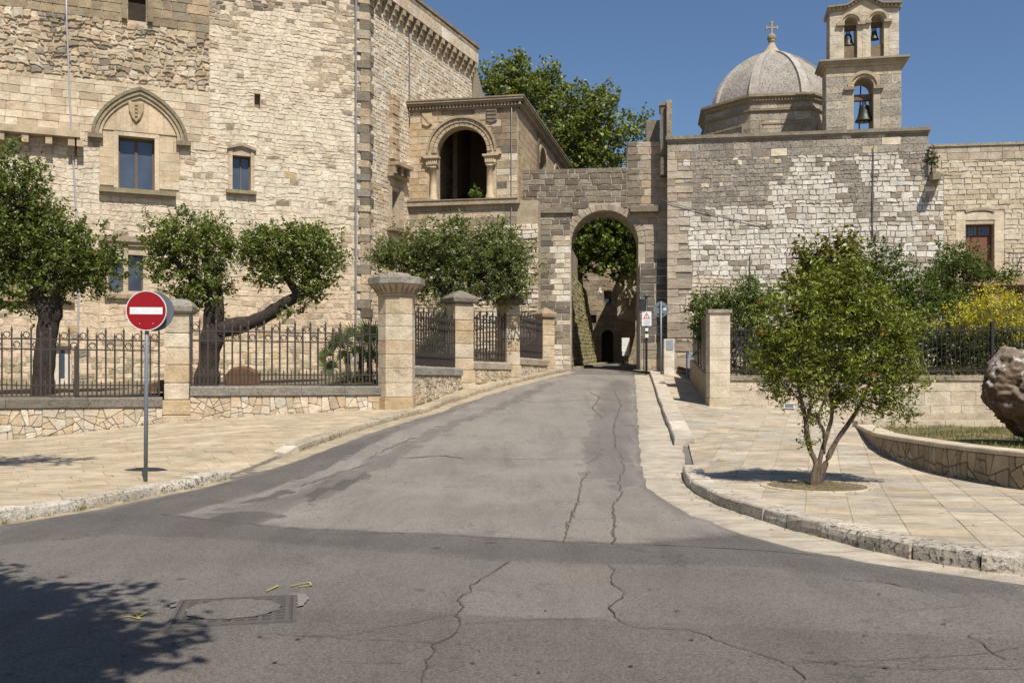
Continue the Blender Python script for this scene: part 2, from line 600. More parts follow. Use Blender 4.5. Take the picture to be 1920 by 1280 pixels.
def clip_half(poly, a, b, c):
    """keep a*u + b*v <= c"""
    out = []
    n = len(poly)
    for i in range(n):
        p, q = poly[i], poly[(i + 1) % n]
        dp, dq = a * p[0] + b * p[1] - c, a * q[0] + b * q[1] - c
        if dp <= 0: out.append(p)
        if dp * dq < 0:
            t = dp / (dp - dq)
            out.append((p[0] + (q[0] - p[0]) * t, p[1] + (q[1] - p[1]) * t))
    return out

def voronoi(u0, u1, v0, v1, size, stretch=1.5, gap=0.02, relax=0.35, drop=0.16):
    """irregular fitted stones: cells of scattered seeds"""
    su, sv = size * math.sqrt(stretch), size / math.sqrt(stretch)
    nu, nv = max(1, round((u1 - u0) / su)), max(1, round((v1 - v0) / sv))
    seeds = {}
    for j in range(-1, nv + 1):
        for i in range(-1, nu + 1):
            seeds[(i, j)] = (u0 + (i + .5 + random.uniform(-relax, relax) + (.5 if j % 2 else 0)) * (u1 - u0) / nu, v0 + (j + .5 + random.uniform(-relax, relax)) * (v1 - v0) / nv)
    for k in list(seeds):
        if random.random() < drop: del seeds[k]
    out = []
    for (i, j), (su_, sv_) in seeds.items():
        poly = rect(u0, u1, v0, v1)
        for dj in (-2, -1, 0, 1, 2):
            for di in (-2, -1, 0, 1, 2):
                if (di or dj) and (i + di, j + dj) in seeds:
                    tu, tv = seeds[(i + di, j + dj)]
                    a, b = tu - su_, tv - sv_
                    L = math.hypot(a, b)
                    if L < 1e-6: continue
                    a, b = a / L, b / L
                    poly = clip_half(poly, a, b, a * su_ + b * sv_ + L / 2 - gap / 2)
                    if len(poly) < 3: break
            if len(poly) < 3: break
        if len(poly) >= 3:
            ar = abs(sum(poly[k][0] * poly[(k + 1) % len(poly)][1] - poly[(k + 1) % len(poly)][0] * poly[k][1] for k in range(len(poly)))) / 2
            if ar > size * size * 0.04: out.append(poly)
    return out

def poly_area(p):
    return abs(sum(p[k][0] * p[(k + 1) % len(p)][1] - p[(k + 1) % len(p)][0] * p[k][1] for k in range(len(p)))) / 2

def shatter(poly, amin, amax, gap=0.014, ang=0.5):
    """fitted random rubble: a panel cut again and again by slanting joints"""
    out, todo = [], [(poly, random.uniform(amin, amax))]
    while todo:
        p, lim = todo.pop()
        if len(p) < 3: continue
        a = poly_area(p)
        if a < lim * 1.6:
            n = len(p)
            area2 = sum(p[k][0] * p[(k + 1) % n][1] - p[(k + 1) % n][0] * p[k][1] for k in range(n))
            if area2 < 0: p = p[::-1]
            q = p
            for k in range(n):
                dx, dy = p[(k + 1) % n][0] - p[k][0], p[(k + 1) % n][1] - p[k][1]
                L = math.hypot(dx, dy)
                if L < 1e-5: continue
                nx, ny = dy / L, -dx / L
                q = clip_half(q, nx, ny, nx * p[k][0] + ny * p[k][1] - gap / 2)
                if len(q) < 3: break
            if len(q) >= 3 and poly_area(q) > amin * .08:
                # knock the corners off
                r = []
                m = len(q)
                for k in range(m):
                    A, B, C = q[k - 1], q[k], q[(k + 1) % m]
                    if random.random() < .55 and m < 7:
                        t = random.uniform(.06, .2)
                        r += [(B[0] + (A[0] - B[0]) * t, B[1] + (A[1] - B[1]) * t), (B[0] + (C[0] - B[0]) * t, B[1] + (C[1] - B[1]) * t)]
                    else: r.append(B)
                out.append(r)
            continue
        cu, cv = sum(u for u, v in p) / len(p), sum(v for u, v in p) / len(p)
        suu = sum((u - cu) ** 2 for u, v in p); svv = sum((v - cv) ** 2 for u, v in p); suv = sum((u - cu) * (v - cv) for u, v in p)
        th = .5 * math.atan2(2 * suv, suu - svv) + random.gauss(0, ang * .5)
        nx, ny = math.cos(th), math.sin(th)
        ext = [nx * u + ny * v for u, v in p]
        lo, hi = min(ext), max(ext)
        c = lo + (hi - lo) * random.uniform(.32, .68)
        for s in (1, -1):
            todo.append((clip_half(p, s * nx, s * ny, s * c), random.uniform(amin, amax)))
    return out

def ring(mb, fr, uc, vc, r0, r1, a0, a1, n, w0, w1, col, ry=1.0, gapa=0.0, point=0.0):
    """one moulding that follows an arch"""
    for k in range(n):
        t0 = a0 + (a1 - a0) * k / n + gapa / 2; t1 = a0 + (a1 - a0) * (k + 1) / n - gapa / 2
        pl = [(uc + r * math.cos(t), vc + r * ry * (math.sin(t) * (1 - point) + point * (1 - abs(math.cos(t))))) for r, t in ((r0, t0), (r1, t0), (r1, t1), (r0, t1))]
        mb.prism(fr, pl, w0, w1, col)

def voussoirs(fr, uc, vc, r0, r1, n, proud, colf, gap=0.012, a0=0.0, a1=math.pi, bev=0.012, back=-0.05, ry=1.0):
    out = []
    for k in range(n):
        t0, t1 = a0 + (a1 - a0) * k / n, a0 + (a1 - a0) * (k + 1) / n
        g = gap / r1
        tm = (t0 + t1) / 2
        pl = [(uc + r * math.cos(t), vc + r * ry * math.sin(t)) for r, t in ((r0, t0 + g), (r1, t0 + g), (r1, tm), (r1, t1 - g), (r0, t1 - g), (r0, tm))]
        out.append((fr, pl, proud + random.uniform(-.004, .004), bev, back, colf()))
    return out

# ------------------------------------------------------------------ ground surfaces
def in_poly(x, y, poly):
    c = False
    n = len(poly)
    j = n - 1
    for i in range(n):
        xi, yi = poly[i][0], poly[i][1]; xj, yj = poly[j][0], poly[j][1]
        if (yi > y) != (yj > y) and x < (xj - xi) * (y - yi) / (yj - yi) + xi: c = not c
        j = i
    return c

def resample(pts, step, closed=True):
    out = []
    n = len(pts)
    for i in range(n if closed else n - 1):
        a, b = Vector(pts[i][:2]), Vector(pts[(i + 1) % n][:2])
        k = max(1, int((b - a).length / step))
        for t in range(k): out.append(a.lerp(b, t / k))
    if not closed: out.append(Vector(pts[-1][:2]))
    return out

def surface(name, poly, off, step, mat, col=(.5, .5, .5), parent=None, kind=None, height=None, rag=0.0, edge=None):
    b = resample(poly, step)
    if rag:
        b = [p + Vector((noise.noise(Vector((p.x * 3, p.y * 3, 1.7))), noise.noise(Vector((p.x * 3, p.y * 3, 9.1))))) * rag for p in b]
    n = len(b)
    pts = [Vector((p.x, p.y)) for p in b]
    x0, x1 = min(p.x for p in b), max(p.x for p in b)
    y0, y1 = min(p.y for p in b), max(p.y for p in b)
    bl = [(p.x, p.y) for p in b]
    y = y0 + step / 2
    while y < y1:
        x = x0 + step / 2
        while x < x1:
            if in_poly(x, y, bl): pts.append(Vector((x, y)))
            x += step
        y += step
    r = delaunay_2d_cdt(pts, [(i, (i + 1) % n) for i in range(n)], [list(range(n))], 1, 1e-5)
    hf = height or (lambda x, y: G(x, y) + off)
    mb = MB()
    mb.add([Vector((p.x, p.y, hf(p.x, p.y))) for p in r[0]], [tuple(f) for f in r[2]], col)
    if edge:
        ec = tuple(edge) + (0.0,)
        for i in range(min(n, len(mb.c))):      # feather the edge down to the surface below
            mb.c[i] = ec
            mb.v[i].z = G(mb.v[i].x, mb.v[i].y) + .0006
    return mb.build(name, mat, parent, True, kind)

def ribbon(mb, pts, width, off, col, wj=0.5, step=0.08, wander=0.02):
    p = resample(pts, step, False)
    sd = random.uniform(0, 50)
    q = []
    for i, a in enumerate(p):
        d = (p[min(i + 1, len(p) - 1)] - p[max(i - 1, 0)]).normalized()
        n = Vector((-d.y, d.x))
        e = noise.noise(Vector((i * step * 4 + sd, sd, 0))) * wander * 2 + noise.noise(Vector((i * step * 14 + sd, 3, 0))) * wander
        w = width * (1 + wj * noise.noise(Vector((i * step * 5, sd, 7)))) / 2
        q.append((a + n * (e + w), a + n * (e - w)))
    vs = [Vector((s.x, s.y, G(s.x, s.y) + off)) for pr in q for s in pr]
    mb.add(vs, [(2 * i + 1, 2 * i + 3, 2 * i + 2, 2 * i) for i in range(len(q) - 1)], col)

# ------------------------------------------------------------------ foliage
def leaf_mesh(name, centers, size, cols, mat, parent, aspect=0.5, up=0.35, sizes=None, dirs=None, smooth=False):
    n = len(centers)
    nr = RNG.normal(size=(n, 3)); nr[:, 2] = np.abs(nr[:, 2]) + up
    nr /= np.linalg.norm(nr, axis=1)[:, None]
    d = RNG.normal(size=(n, 3)) if dirs is None else dirs + RNG.normal(size=(n, 3)) * 0.25
    d -= (d * nr).sum(1)[:, None] * nr
    d /= np.linalg.norm(d, axis=1)[:, None] + 1e-9
    t = np.cross(nr, d)
    s = (size * RNG.uniform(0.65, 1.3, n))[:, None] if sizes is None else sizes[:, None]
    bend = nr * s * 0.12
    v = np.empty((n, 4, 3))
    v[:, 0] = centers - d * s * .5
    v[:, 1] = centers + t * s * aspect * .5 + bend
    v[:, 2] = centers + d * s * .5
    v[:, 3] = centers - t * s * aspect * .5 + bend
    v = v.reshape(-1, 3)
    lo, hi = v.min(0), v.max(0)
    org = Vector(((lo[0] + hi[0]) / 2, (lo[1] + hi[1]) / 2, lo[2]))
    v = v - np.array(org)
    me = bpy.data.meshes.new(name)
    me.vertices.add(4 * n); me.vertices.foreach_set('co', v.astype(np.float32).ravel())
    me.loops.add(4 * n); me.loops.foreach_set('vertex_index', np.arange(4 * n, dtype=np.int32))
    me.polygons.add(n); me.polygons.foreach_set('loop_start', np.arange(0, 4 * n, 4, dtype=np.int32))
    me.update(calc_edges=True)
    a = me.attributes.new('col', 'FLOAT_COLOR', 'POINT')
    cc = np.ones((n, 4), np.float32); cc[:, :3] = cols
    a.data.foreach_set('color', np.repeat(cc, 4, axis=0).ravel())
    me.materials.append(mat)
    o = bpy.data.objects.new(name, me)
    COL.objects.link(o)
    WLOC[o.name] = org
    o.parent = parent
    o.location = org - wl(parent) if parent is not None else org
    return o

def leaf_cols(n, base, var=0.35, yellow=0.25):
    b = np.array(base)
    k = np.exp(RNG.normal(0, var, n))[:, None]
    y = RNG.uniform(0, yellow, n)[:, None]
    c = b[None, :] * k
    c = c * (1 - y) + np.array([b[1] * 1.05, b[1] * 1.0, b[2] * 0.8])[None, :] * k * y
    return np.clip(c, 0.004, 0.6)

def blob_points(blobs, n, clump=0.25, per=26, shell=2.4):
    """leaf positions: clumps spread through ellipsoids (centre, radii), thinner towards the edge"""
    w = np.array([r[0] * r[1] * r[2] for c, r in blobs]) ** 0.75
    w /= w.sum()
    pts = []
    cl = []
    for (c, r), k in zip(blobs, w):
        m = max(3, int(n * k / per))
        d = RNG.normal(size=(m, 3)); d /= np.linalg.norm(d, axis=1)[:, None]
        rad = RNG.uniform(0, 1, m) ** (1 / shell)
        rad *= 1 + RNG.normal(0, 0.15, m)
        cc = np.array(c)[None, :] + d * rad[:, None] * np.array(r)[None, :]
        cl.append(cc)
        sz = clump * RNG.uniform(0.6, 1.35, m)
        kk = RNG.poisson(per, m) + 1
        idx = np.repeat(np.arange(m), kk)
        q = RNG.normal(size=(len(idx), 3))
        q *= (RNG.uniform(0, 1, len(idx)) ** 0.5 / (np.linalg.norm(q, axis=1) + 1e-9))[:, None]
        # half of the leaves sit along short shoots that grow outwards and up
        sh = d + RNG.normal(size=(m, 3)) * .6 + np.array([0, 0, .35])[None, :]
        sh /= np.linalg.norm(sh, axis=1)[:, None]
        tt = RNG.uniform(-.5, 1.5, len(idx))
        along = cc[idx] + sh[idx] * (tt * sz[idx])[:, None] + RNG.normal(size=(len(idx), 3)) * (sz[idx] * .13)[:, None]
        ball = cc[idx] + q * sz[idx][:, None] * np.array([1, 1, .8])[None, :]
        pts.append(np.where((RNG.uniform(0, 1, len(idx)) < .55)[:, None], along, ball))
    return np.concatenate(pts), np.concatenate(cl)

def bez(a, b, c, n=8):
    a, b, c = Vector(a), Vector(b), Vector(c)
    return [a * (1 - t) ** 2 + b * 2 * t * (1 - t) + c * t * t for t in [i / n for i in range(n + 1)]]

def tree(name, base, limbs, blobs, nleaf, leaf, col, label, group=None, clump=0.25, per=26, bark=(.10, .08, .06), aspect=.5, twigs=40, mat=None, var=.35, cat='tree', yellow=.25, shell=2.4, up=.35):
    t = empty(name, base, label, cat, group)
    tr = MB()
    ends = []
    for pts, rad in limbs:
        pts = [Vector(p) for p in pts]
        sm = []
        for i in range(len(pts) - 1):
            p0, p1, p2, p3 = pts[max(i - 1, 0)], pts[i], pts[i + 1], pts[min(i + 2, len(pts) - 1)]
            r0, r1 = rad[i], rad[i + 1]
            for s in range(5):
                f = s / 5
                q = 0.5 * ((2 * p1) + (p2 - p0) * f + (2 * p0 - 5 * p1 + 4 * p2 - p3) * f * f + (3 * p1 - p0 - 3 * p2 + p3) * f ** 3)
                sm.append((q, r0 + (r1 - r0) * f))
        sm.append((pts[-1], rad[-1]))
        tr.tube([q for q, r in sm], [r * (1 + .22 * noise.noise(q * 2.6) + .10 * noise.noise(q * 9)) for q, r in sm], 9, bark)
        ends += sm[len(sm) // 2:]
    pts, cl = blob_points(blobs, nleaf, clump, per, shell)
    if twigs:
        pick = cl[RNG.permutation(len(cl))[:twigs]]
        for c in pick:
            c = Vector(c)
            e, r = min(ends, key=lambda q: (q[0] - c).length)
            mid = e.lerp(c, .5) + Vector((random.uniform(-.1, .1), random.uniform(-.1, .1), random.uniform(.0, .2))) * (c - e).length * .5
            r0 = min(r * .55, 0.05)
            tr.tube(bez(e, mid, c, 5), [r0 + (0.006 - r0) * i / 5 for i in range(6)], 5, bark)
    tr.build('trunk', M_BARK, t, True)
    leaf_mesh('crown', pts, leaf, leaf_cols(len(pts), col, var, yellow), mat or M_LEAF, t, aspect, up)
    return t
# ================================================================== THE SETTING
# base ground out to the horizon
def build_ground():
    xs = [-900, -300, -120, -60] + [-40 + 2 * i for i in range(41)] + [60, 120, 300, 900]
    ys = [-900, -300, -100, -40, -15, -6] + [2 * i for i in range(36)] + [90, 130, 300, 900, 1800]
    mb = MB()
    mb.add([Vector((x, y, G(x, y) - 0.10)) for y in ys for x in xs], [(j * len(xs) + i, j * len(xs) + i + 1, (j + 1) * len(xs) + i + 1, (j + 1) * len(xs) + i) for j in range(len(ys) - 1) for i in range(len(xs) - 1)])
    mb.build('ground', M_EARTH, None, True, 'structure')
build_ground()

gp = lambda L: [GP(*p) for p in L]
KL1 = [Vector((-10.5, 2.0)), Vector((-7.6, 6.5)), Vector((-6.5, 9.5))] + gp([(0, 982), (92, 967), (180, 952), (248, 938), (310, 925), (373, 913), (430, 897)])
KL2 = gp([(560, 848), (650, 815), (760, 783), (830, 760), (900, 738), (980, 716), (1062, 697)])
KR1 = gp([(1218, 702), (1232, 745), (1247, 790), (1264, 836)])
KR2 = gp([(1278, 888), (1283, 906), (1300, 925), (1345, 948), (1420, 975), (1500, 1000), (1590, 1022), (1680, 1045), (1770, 1062), (1840, 1072), (1920, 1082)]) + [Vector((6.5, 7.75)), Vector((10, 7.3)), Vector((16, 7.0))]

# asphalt
A_FORE, A_RAMP, A_DARK = (.176, .158, .138), (.252, .228, .195), (.132, .119, .107)
road = surface('road', [(-24, -6), (24, -6), (24, 9), (9, 10), (5.2, 12), (3.6, 16), (3.6, 22), (3.9, 30), (5.7, 41.5), (6.4, 45), (7.3, 64), (3.4, 64), (3.2, 50), (1.9, 42.3), (-1.6, 32), (-3.5, 25), (-6.2, 16), (-8, 10), (-24, 5)], 0.0, 0.8, M_ASPH, A_FORE, None, 'structure')
def mid(a, b, f=.5): return tuple(a[i] * (1 - f) + b[i] * f for i in range(3))
def patch(pts, off, step, col, edge, rag): surface('asphalt_patch', gp(pts), off, step, M_ASPH, col, road, rag=rag, edge=edge)
patch([(330, 965), (470, 925), (620, 858), (780, 795), (905, 742), (1000, 716), (1062, 701), (1190, 704), (1196, 780), (1201, 860), (1214, 915), (1290, 962), (1390, 1000), (1180, 1020), (1000, 1012), (800, 1000), (560, 992)], 0.004, 0.35, A_RAMP, mid(A_RAMP, A_DARK, .6), .06)
patch([(0, 985), (200, 955), (330, 927), (420, 905), (560, 862), (660, 826), (760, 800), (640, 868), (500, 920), (330, 965), (560, 992), (800, 1001), (1000, 1013), (1180, 1021), (1390, 1002), (1500, 1035), (1700, 1068), (1920, 1096), (1920, 1128), (1700, 1100), (1580, 1078), (1400, 1062), (1180, 1058), (950, 1052), (700, 1032), (420, 1010), (220, 1002), (0, 1022)], 0.008, 0.22, A_DARK, mid(A_DARK, A_FORE, .55), .05)
patch([(955, 1052), (1148, 1060), (1152, 1090), (1175, 1118), (1148, 1150), (1160, 1165), (1000, 1160), (862, 1152), (858, 1130), (880, 1104), (920, 1080)], 0.0045, 0.3, (.202, .180, .154), (.192, .170, .146), .02)
patch([(-300, 1148), (230, 1140), (600, 1142), (860, 1150), (1150, 1160), (1500, 1178), (1920, 1198), (2200, 1230), (2200, 1700), (-300, 1700)], 0.0042, 0.4, (.150, .132, .113), (.160, .141, .121), .03)
# long wear lanes up the slope
patch([(345, 968), (500, 935), (640, 880), (800, 806), (960, 742), (1040, 712), (1085, 706), (1000, 742), (880, 790), (740, 868), (590, 940), (480, 985)], 0.010, 0.4, (.178, .161, .142), mid(A_RAMP, A_DARK, .2), .2)
patch([(1080, 905), (1085, 850), (1110, 780), (1120, 730), (1150, 712), (1185, 712), (1190, 780), (1192, 870), (1200, 910), (1160, 925), (1130, 900)], 0.010, 0.35, (.185, .168, .148), mid(A_RAMP, A_DARK, .15), .15)
for pts in ([(350, 985), (420, 960), (500, 955), (540, 968), (480, 985), (400, 992)], [(560, 930), (620, 905), (690, 880), (700, 890), (640, 920), (580, 945)], [(440, 945), (520, 920), (560, 915), (520, 940)]):
    patch(pts, 0.0112, 0.2, (.120, .108, .096), (.165, .150, .132), .12)

# cracks and marks
def cracks():
    dark, moss, pale = (.07, .062, .053), (.12, .12, .045), (.30, .275, .24)
    data = [
        ([(955, 1053), (905, 1085), (868, 1120), (858, 1152), (868, 1172), (830, 1205), (800, 1235), (788, 1285)], .022, dark),
        ([(1148, 1060), (1150, 1095), (1172, 1122), (1142, 1140), (1148, 1158), (1190, 1178), (1290, 1182), (1400, 1222), (1465, 1240), (1500, 1275)], .020, dark),
        ([(1465, 1240), (1600, 1242), (1740, 1232), (1830, 1228), (1920, 1216)], .016, dark),
        ([(1500, 1238), (1660, 1256), (1920, 1256)], .014, dark), ([(1820, 1192), (1845, 1215), (1890, 1238)], .02, dark),
        ([(640, 1195), (740, 1175), (855, 1152)], .014, dark), ([(480, 1190), (640, 1197), (815, 1206)], .014, dark),
        ([(870, 1170), (1000, 1165), (1148, 1158)], .014, dark), ([(1560, 1142), (1700, 1146), (1820, 1134)], .014, dark),
        ([(640, 1244), (760, 1246)], .012, dark),
        ([(300, 965), (480, 985), (560, 992), (800, 1001), (1000, 1013), (1180, 1021), (1390, 1030), (1580, 1045)], .022, (.05, .045, .04)),
        ([(1580, 1086), (1660, 1094), (1735, 1106)], .03, dark),
        ([(750, 860), (830, 855), (870, 860)], .05, dark), ([(870, 860), (1000, 861), (1130, 862)], .02, (.08, .07, .06)),
        ([(975, 750), (1000, 755), (1060, 752), (1120, 750)], .04, (.07, .06, .05)),
        ([(1058, 1018), (1068, 975), (1085, 935), (1092, 900), (1105, 885)], .03, dark), ([(1060, 1016), (1070, 975), (1082, 945)], .02, moss),
        ([(1150, 1020), (1152, 975), (1148, 950), (1165, 925), (1158, 905), (1170, 880), (1165, 850)], .03, dark), ([(1150, 1019), (1152, 985), (1150, 955)], .025, moss),
        ([(1070, 972), (1110, 974), (1148, 972)], .012, dark), ([(1100, 870), (1130, 850), (1090, 849)], .02, dark),
        ([(1155, 840), (1150, 800), (1165, 760), (1150, 730)], .03, (.07, .06, .05)), ([(1100, 790), (1130, 785), (1110, 765), (1125, 745), (1105, 735)], .03, (.07, .06, .05)),
        ([(690, 860), (740, 835), (775, 822)], .025, (.08, .07, .06)), ([(560, 912), (640, 885), (700, 868)], .03, (.09, .08, .07)),
        ([(880, 990), (990, 1003)], .015, pale), ([(860, 905), (930, 885)], .015, (.22, .20, .17)),
        ([(620, 1003), (760, 1000)], .02, (.06, .055, .05)),
    ]
    for L, w, c in data:
        mb = MB()
        ribbon(mb, gp(L), w * (.42 if L[0][1] > 1000 else .7), 0.0125 if c != moss else 0.0135, c, .8, .06, .025)
        mb.build('crack', M_MATT, road)
    for L in ([(500, 1110), (512, 1103), (520, 1099)], [(545, 1100), (565, 1096), (580, 1093), (583, 1099), (560, 1101)], [(215, 1162), (240, 1158), (262, 1163), (255, 1152), (275, 1150), (262, 1158)]):
        mb = MB()
        ribbon(mb, gp(L), .016, 0.0135, (.37, .315, .07), 1.2, .03, .008)
        mb.build('paint_mark', M_MATT, road, label='yellow spray paint mark on the asphalt')
    # scattered dark spots
    mb = MB()
    for _ in range(70):
        p = GP(random.uniform(60, 1900), random.choice((random.uniform(930, 1020), random.uniform(1060, 1270))))
        r = random.uniform(.006, .02)
        if p.x < -5 and p.y > 11: continue
        a0 = random.uniform(0, 6)
        mb.add([Vector((p.x + r * random.uniform(.5, 1.4) * math.cos(a0 + k), p.y + r * random.uniform(.5, 1.2) * math.sin(a0 + k), G(p.x, p.y) + .0132)) for k in (0, 1, 2, 3, 4, 5)], [(0, 1, 2, 3, 4, 5)], (.05, .045, .04))
    mb.build('tar_spots', M_MATT, road, kind='stuff')
cracks()

# manhole
def manhole():
    c = GP(442, 1146)
    z = G(c.x, c.y) + .012
    t = empty('manhole_cover', (c.x, c.y, z), 'square drain cover with asphalt filled middle set in the road', 'manhole')
    fr = Fr((c.x - .5, c.y), (c.x + .5, c.y))
    class Flat:
        def __init__(s, rz): s.c, s.s = math.cos(rz), math.sin(rz)
        def pt(s, u, v, w=0): return Vector((c.x + u * s.c - v * s.s, c.y + u * s.s + v * s.c, z + w))
    fl = Flat(math.radians(12))
    iron = (.115, .103, .092)
    m = MB()
    for a in (-.43, .40):
        m.fbox(fl, a, a + .03, -.43, .43, -.02, .004, iron); m.fbox(fl, -.395, .395, a, a + .03, -.02, .004, iron)
    m.build('frame', M_IRON, t)
    m = MB().fbox(fl, -.40, .40, -.40, .40, -.02, -.006, (.07, .063, .056)); m.build('cover', M_IRON, t)
    for k in range(9):
        u = -.36 + k * .09
        MB().fbox(fl, u - .015, u + .015, -.39, .39, -.008, .001, iron).build('grate_bar', M_IRON, t)
        MB().fbox(fl, -.39, .39, u - .015, u + .015, -.008, .0005, iron).build('grate_bar', M_IRON, t)
    m = MB()
    m.add([fl.pt(-.02 + .33 * math.cos(k * math.pi / 20) * (1 + .06 * math.sin(k * 1.7)), .03 + .31 * math.sin(k * math.pi / 20) * (1 + .05 * math.cos(k * 2.3)), .0052) for k in range(40)], [tuple(range(40))], A_FORE)
    m.build('asphalt_fill', M_ASPH, t)
    for pts in ([(.432, .02), (.47, .05), (.50, .18), (.52, .32), (.49, .45), (.44, .47), (.36, .46), (.36, .432), (.432, .432)], [(-.432, .20), (-.47, .18), (-.48, .30), (-.46, .42), (-.38, .46), (-.22, .46), (-.22, .432), (-.432, .432)]):
        q = resample([Vector(p) for p in pts], .03)
        m = MB(); m.add([fl.pt(p.x + .022 * noise.noise(Vector((p.x * 18, p.y * 18, 0))), p.y + .022 * noise.noise(Vector((p.x * 18, p.y * 18, 5))), .001) for p in q], [tuple(range(len(q)))], (.195, .175, .152))
        m.build('cement_edge', M_MATT, t)
manhole()

# ---- gutters
PALE = (.47, .43, .36)
gut = [p for p in gp([(1190, 702), (1196, 780), (1201, 860), (1214, 915), (1300, 968), (1400, 1003), (1500, 1032), (1700, 1066), (1920, 1096)])] + [Vector((7, 7.2)), Vector((16, 6.5)), Vector((16, 7.2)), Vector((10, 7.5)), Vector((6.5, 7.9))] + [p + Vector((.12, .12)) for p in reversed(gp([(1278, 888), (1283, 906), (1300, 925), (1345, 948), (1420, 975), (1500, 1000), (1590, 1022), (1680, 1045), (1770, 1062), (1840, 1072), (1920, 1082)]))] + [p + Vector((.15, 0)) for p in reversed(KR1)]
surface('gutter_right', gut, 0.014, 0.35, M_PAVE, (*PALE, .3), None, 'structure', rag=.07, edge=(.40, .365, .305))
gl = [p + Vector((.42, -.12)) for p in KL2] + list(reversed([p + Vector((-.1, 0)) for p in KL2]))
gl = gp([(448, 893)]) + [KL2[0] + Vector((.25, -.9))] + gl[:len(KL2)] + gl[len(KL2):] + [KL1[-1] + Vector((-.1, .15))]
surface('gutter_left', gl, 0.014, 0.3, M_PAVE, (.44, .38, .28, .4), None, 'structure', rag=.06, edge=(.36, .315, .24))
g2 = [p + Vector((.12, -.07)) for p in KL1] + [p + Vector((-.1, 0)) for p in reversed(KL1)]
surface('gutter_near', g2, 0.0145, 0.3, M_PAVE, (.42, .36, .26, .3), None, 'structure', rag=.03, edge=(.34, .295, .22))

# ---- kerbs: each kerb stone its own piece
def kerb(name, line, left, length, col, top=.135, width=.26, lich=.3, jitter=.02):
    root = empty(name, (*line[len(line) // 2], G(*line[len(line) // 2])), kind='structure')
    cf = CFr(line)
    u = 0
    while u < cf.len - .15:
        L = min(random.uniform(*length), cf.len - u)
        if cf.len - u - L < .25: L = cf.len - u
        w1 = -width if left else width
        k = max(1, int(L / .35))
        hs = random.uniform(-.012, .012)
        tl = random.uniform(-jitter, jitter)
        vs, fs = [], []
        g = .012
        for i in range(k + 1):
            uu = u + g + (L - 2 * g) * i / k
            q, d = cf.plan(uu)
            n = Vector((-d.y, d.x)) * (1 if left else -1)      # towards the pavement
            z = G(q.x, q.y)
            ed = .022 + .014 * noise.noise(Vector((uu * 6, 2, 3)))
            chip = .02 * max(0, noise.noise(Vector((uu * 2.3, 7, 1)))) * 2
            for a, h in ((tl, -.08), (tl + .004, top * .45), (tl + .012 + chip * .4, top - ed - chip), (tl + .012 + ed, top - .004), (width * .6, top), (width, top), (width, -.08)):
                p = q + n * a
                vs.append(Vector((p.x, p.y, z + h + (hs if h > 0 else 0) + (.006 * noise.noise(Vector((uu * 5, a * 20, 0))) if h > .02 else 0))))
        for i in range(k):
            for j in range(6):
                fs.append((i * 7 + j, i * 7 + j + 1, (i + 1) * 7 + j + 1, (i + 1) * 7 + j))
        fs += [tuple(range(7)), tuple(range(k * 7 + 6, k * 7 - 1, -1))]
        MB().add(vs, fs, jit(col, .12, .03, lich * random.uniform(.5, 1.6))).build('kerb_stone', M_STONE, root)
        u += L
    return root
kerb('kerb_left_near', KL1, True, (.75, 1.05), (.66, .61, .52), .15, .27, .9, .03)
kerb('kerb_left_slope', KL2, True, (.8, 1.4), (.47, .41, .31), .14, .3, .7, .02)
kerb('kerb_right_upper', KR1, True, (1.4, 2.2), (.58, .52, .43), .16, .42, .3, .01)
kerb('kerb_right_corner', KR2, True, (.55, .8), (.62, .56, .47), .16, .33, .75, .02)
# sloping end stone of the raised kerb on the left
a, b = KL2[0], KL2[1]
d = (b - a).normalized(); nrm = Vector((-d.y, d.x))
mb = MB()
vs = [Vector((*(a - d * .55 + nrm * .05), G(*a) + .02)), Vector((*(a - d * .5 + nrm * .32), G(*a) + .05)), Vector((*(a + nrm * .31), G(*a) + .137)), Vector((*(a), G(*a) + .137)), Vector((*(a - d * .55 + nrm * .05), G(*a) - .1)), Vector((*(a - d * .5 + nrm * .32), G(*a) - .1)), Vector((*(a + nrm * .31), G(*a) - .1)), Vector((*(a), G(*a) - .1))]
mb.add(vs, [(0, 3, 2, 1), (0, 4, 7, 3), (0, 1, 5, 4), (1, 2, 6, 5), (2, 3, 7, 6)], (.66, .6, .5, .1))
mb.build('kerb_stone', M_STONE, bpy.data.objects['kerb_left_slope'])

# ---- pavements
PIER0, PIER1, PIER2, PIER3, PIER4 = [P(px, 700, D) for px, D in ((331, 26), (743, 28.2), (871, 33), (963, 36), (1029, 41))]
WL0 = P(-260, 700, 23.0)
def off_line(line, d):
    out = []
    for i, p in enumerate(line):
        t = (line[min(i + 1, len(line) - 1)] - line[max(i - 1, 0)]).normalized()
        out.append(p + Vector((-t.y, t.x)) * d)
    return out
left_poly = off_line(KL1, .2) + off_line(KL2, .22) + [Vector((2.3, 43.2)), Vector((1.5, 42.6)), PIER4.xy, PIER3.xy, PIER2.xy, PIER1.xy, PIER0.xy, WL0.xy, Vector((-24, 20)), Vector((-24, 2))]
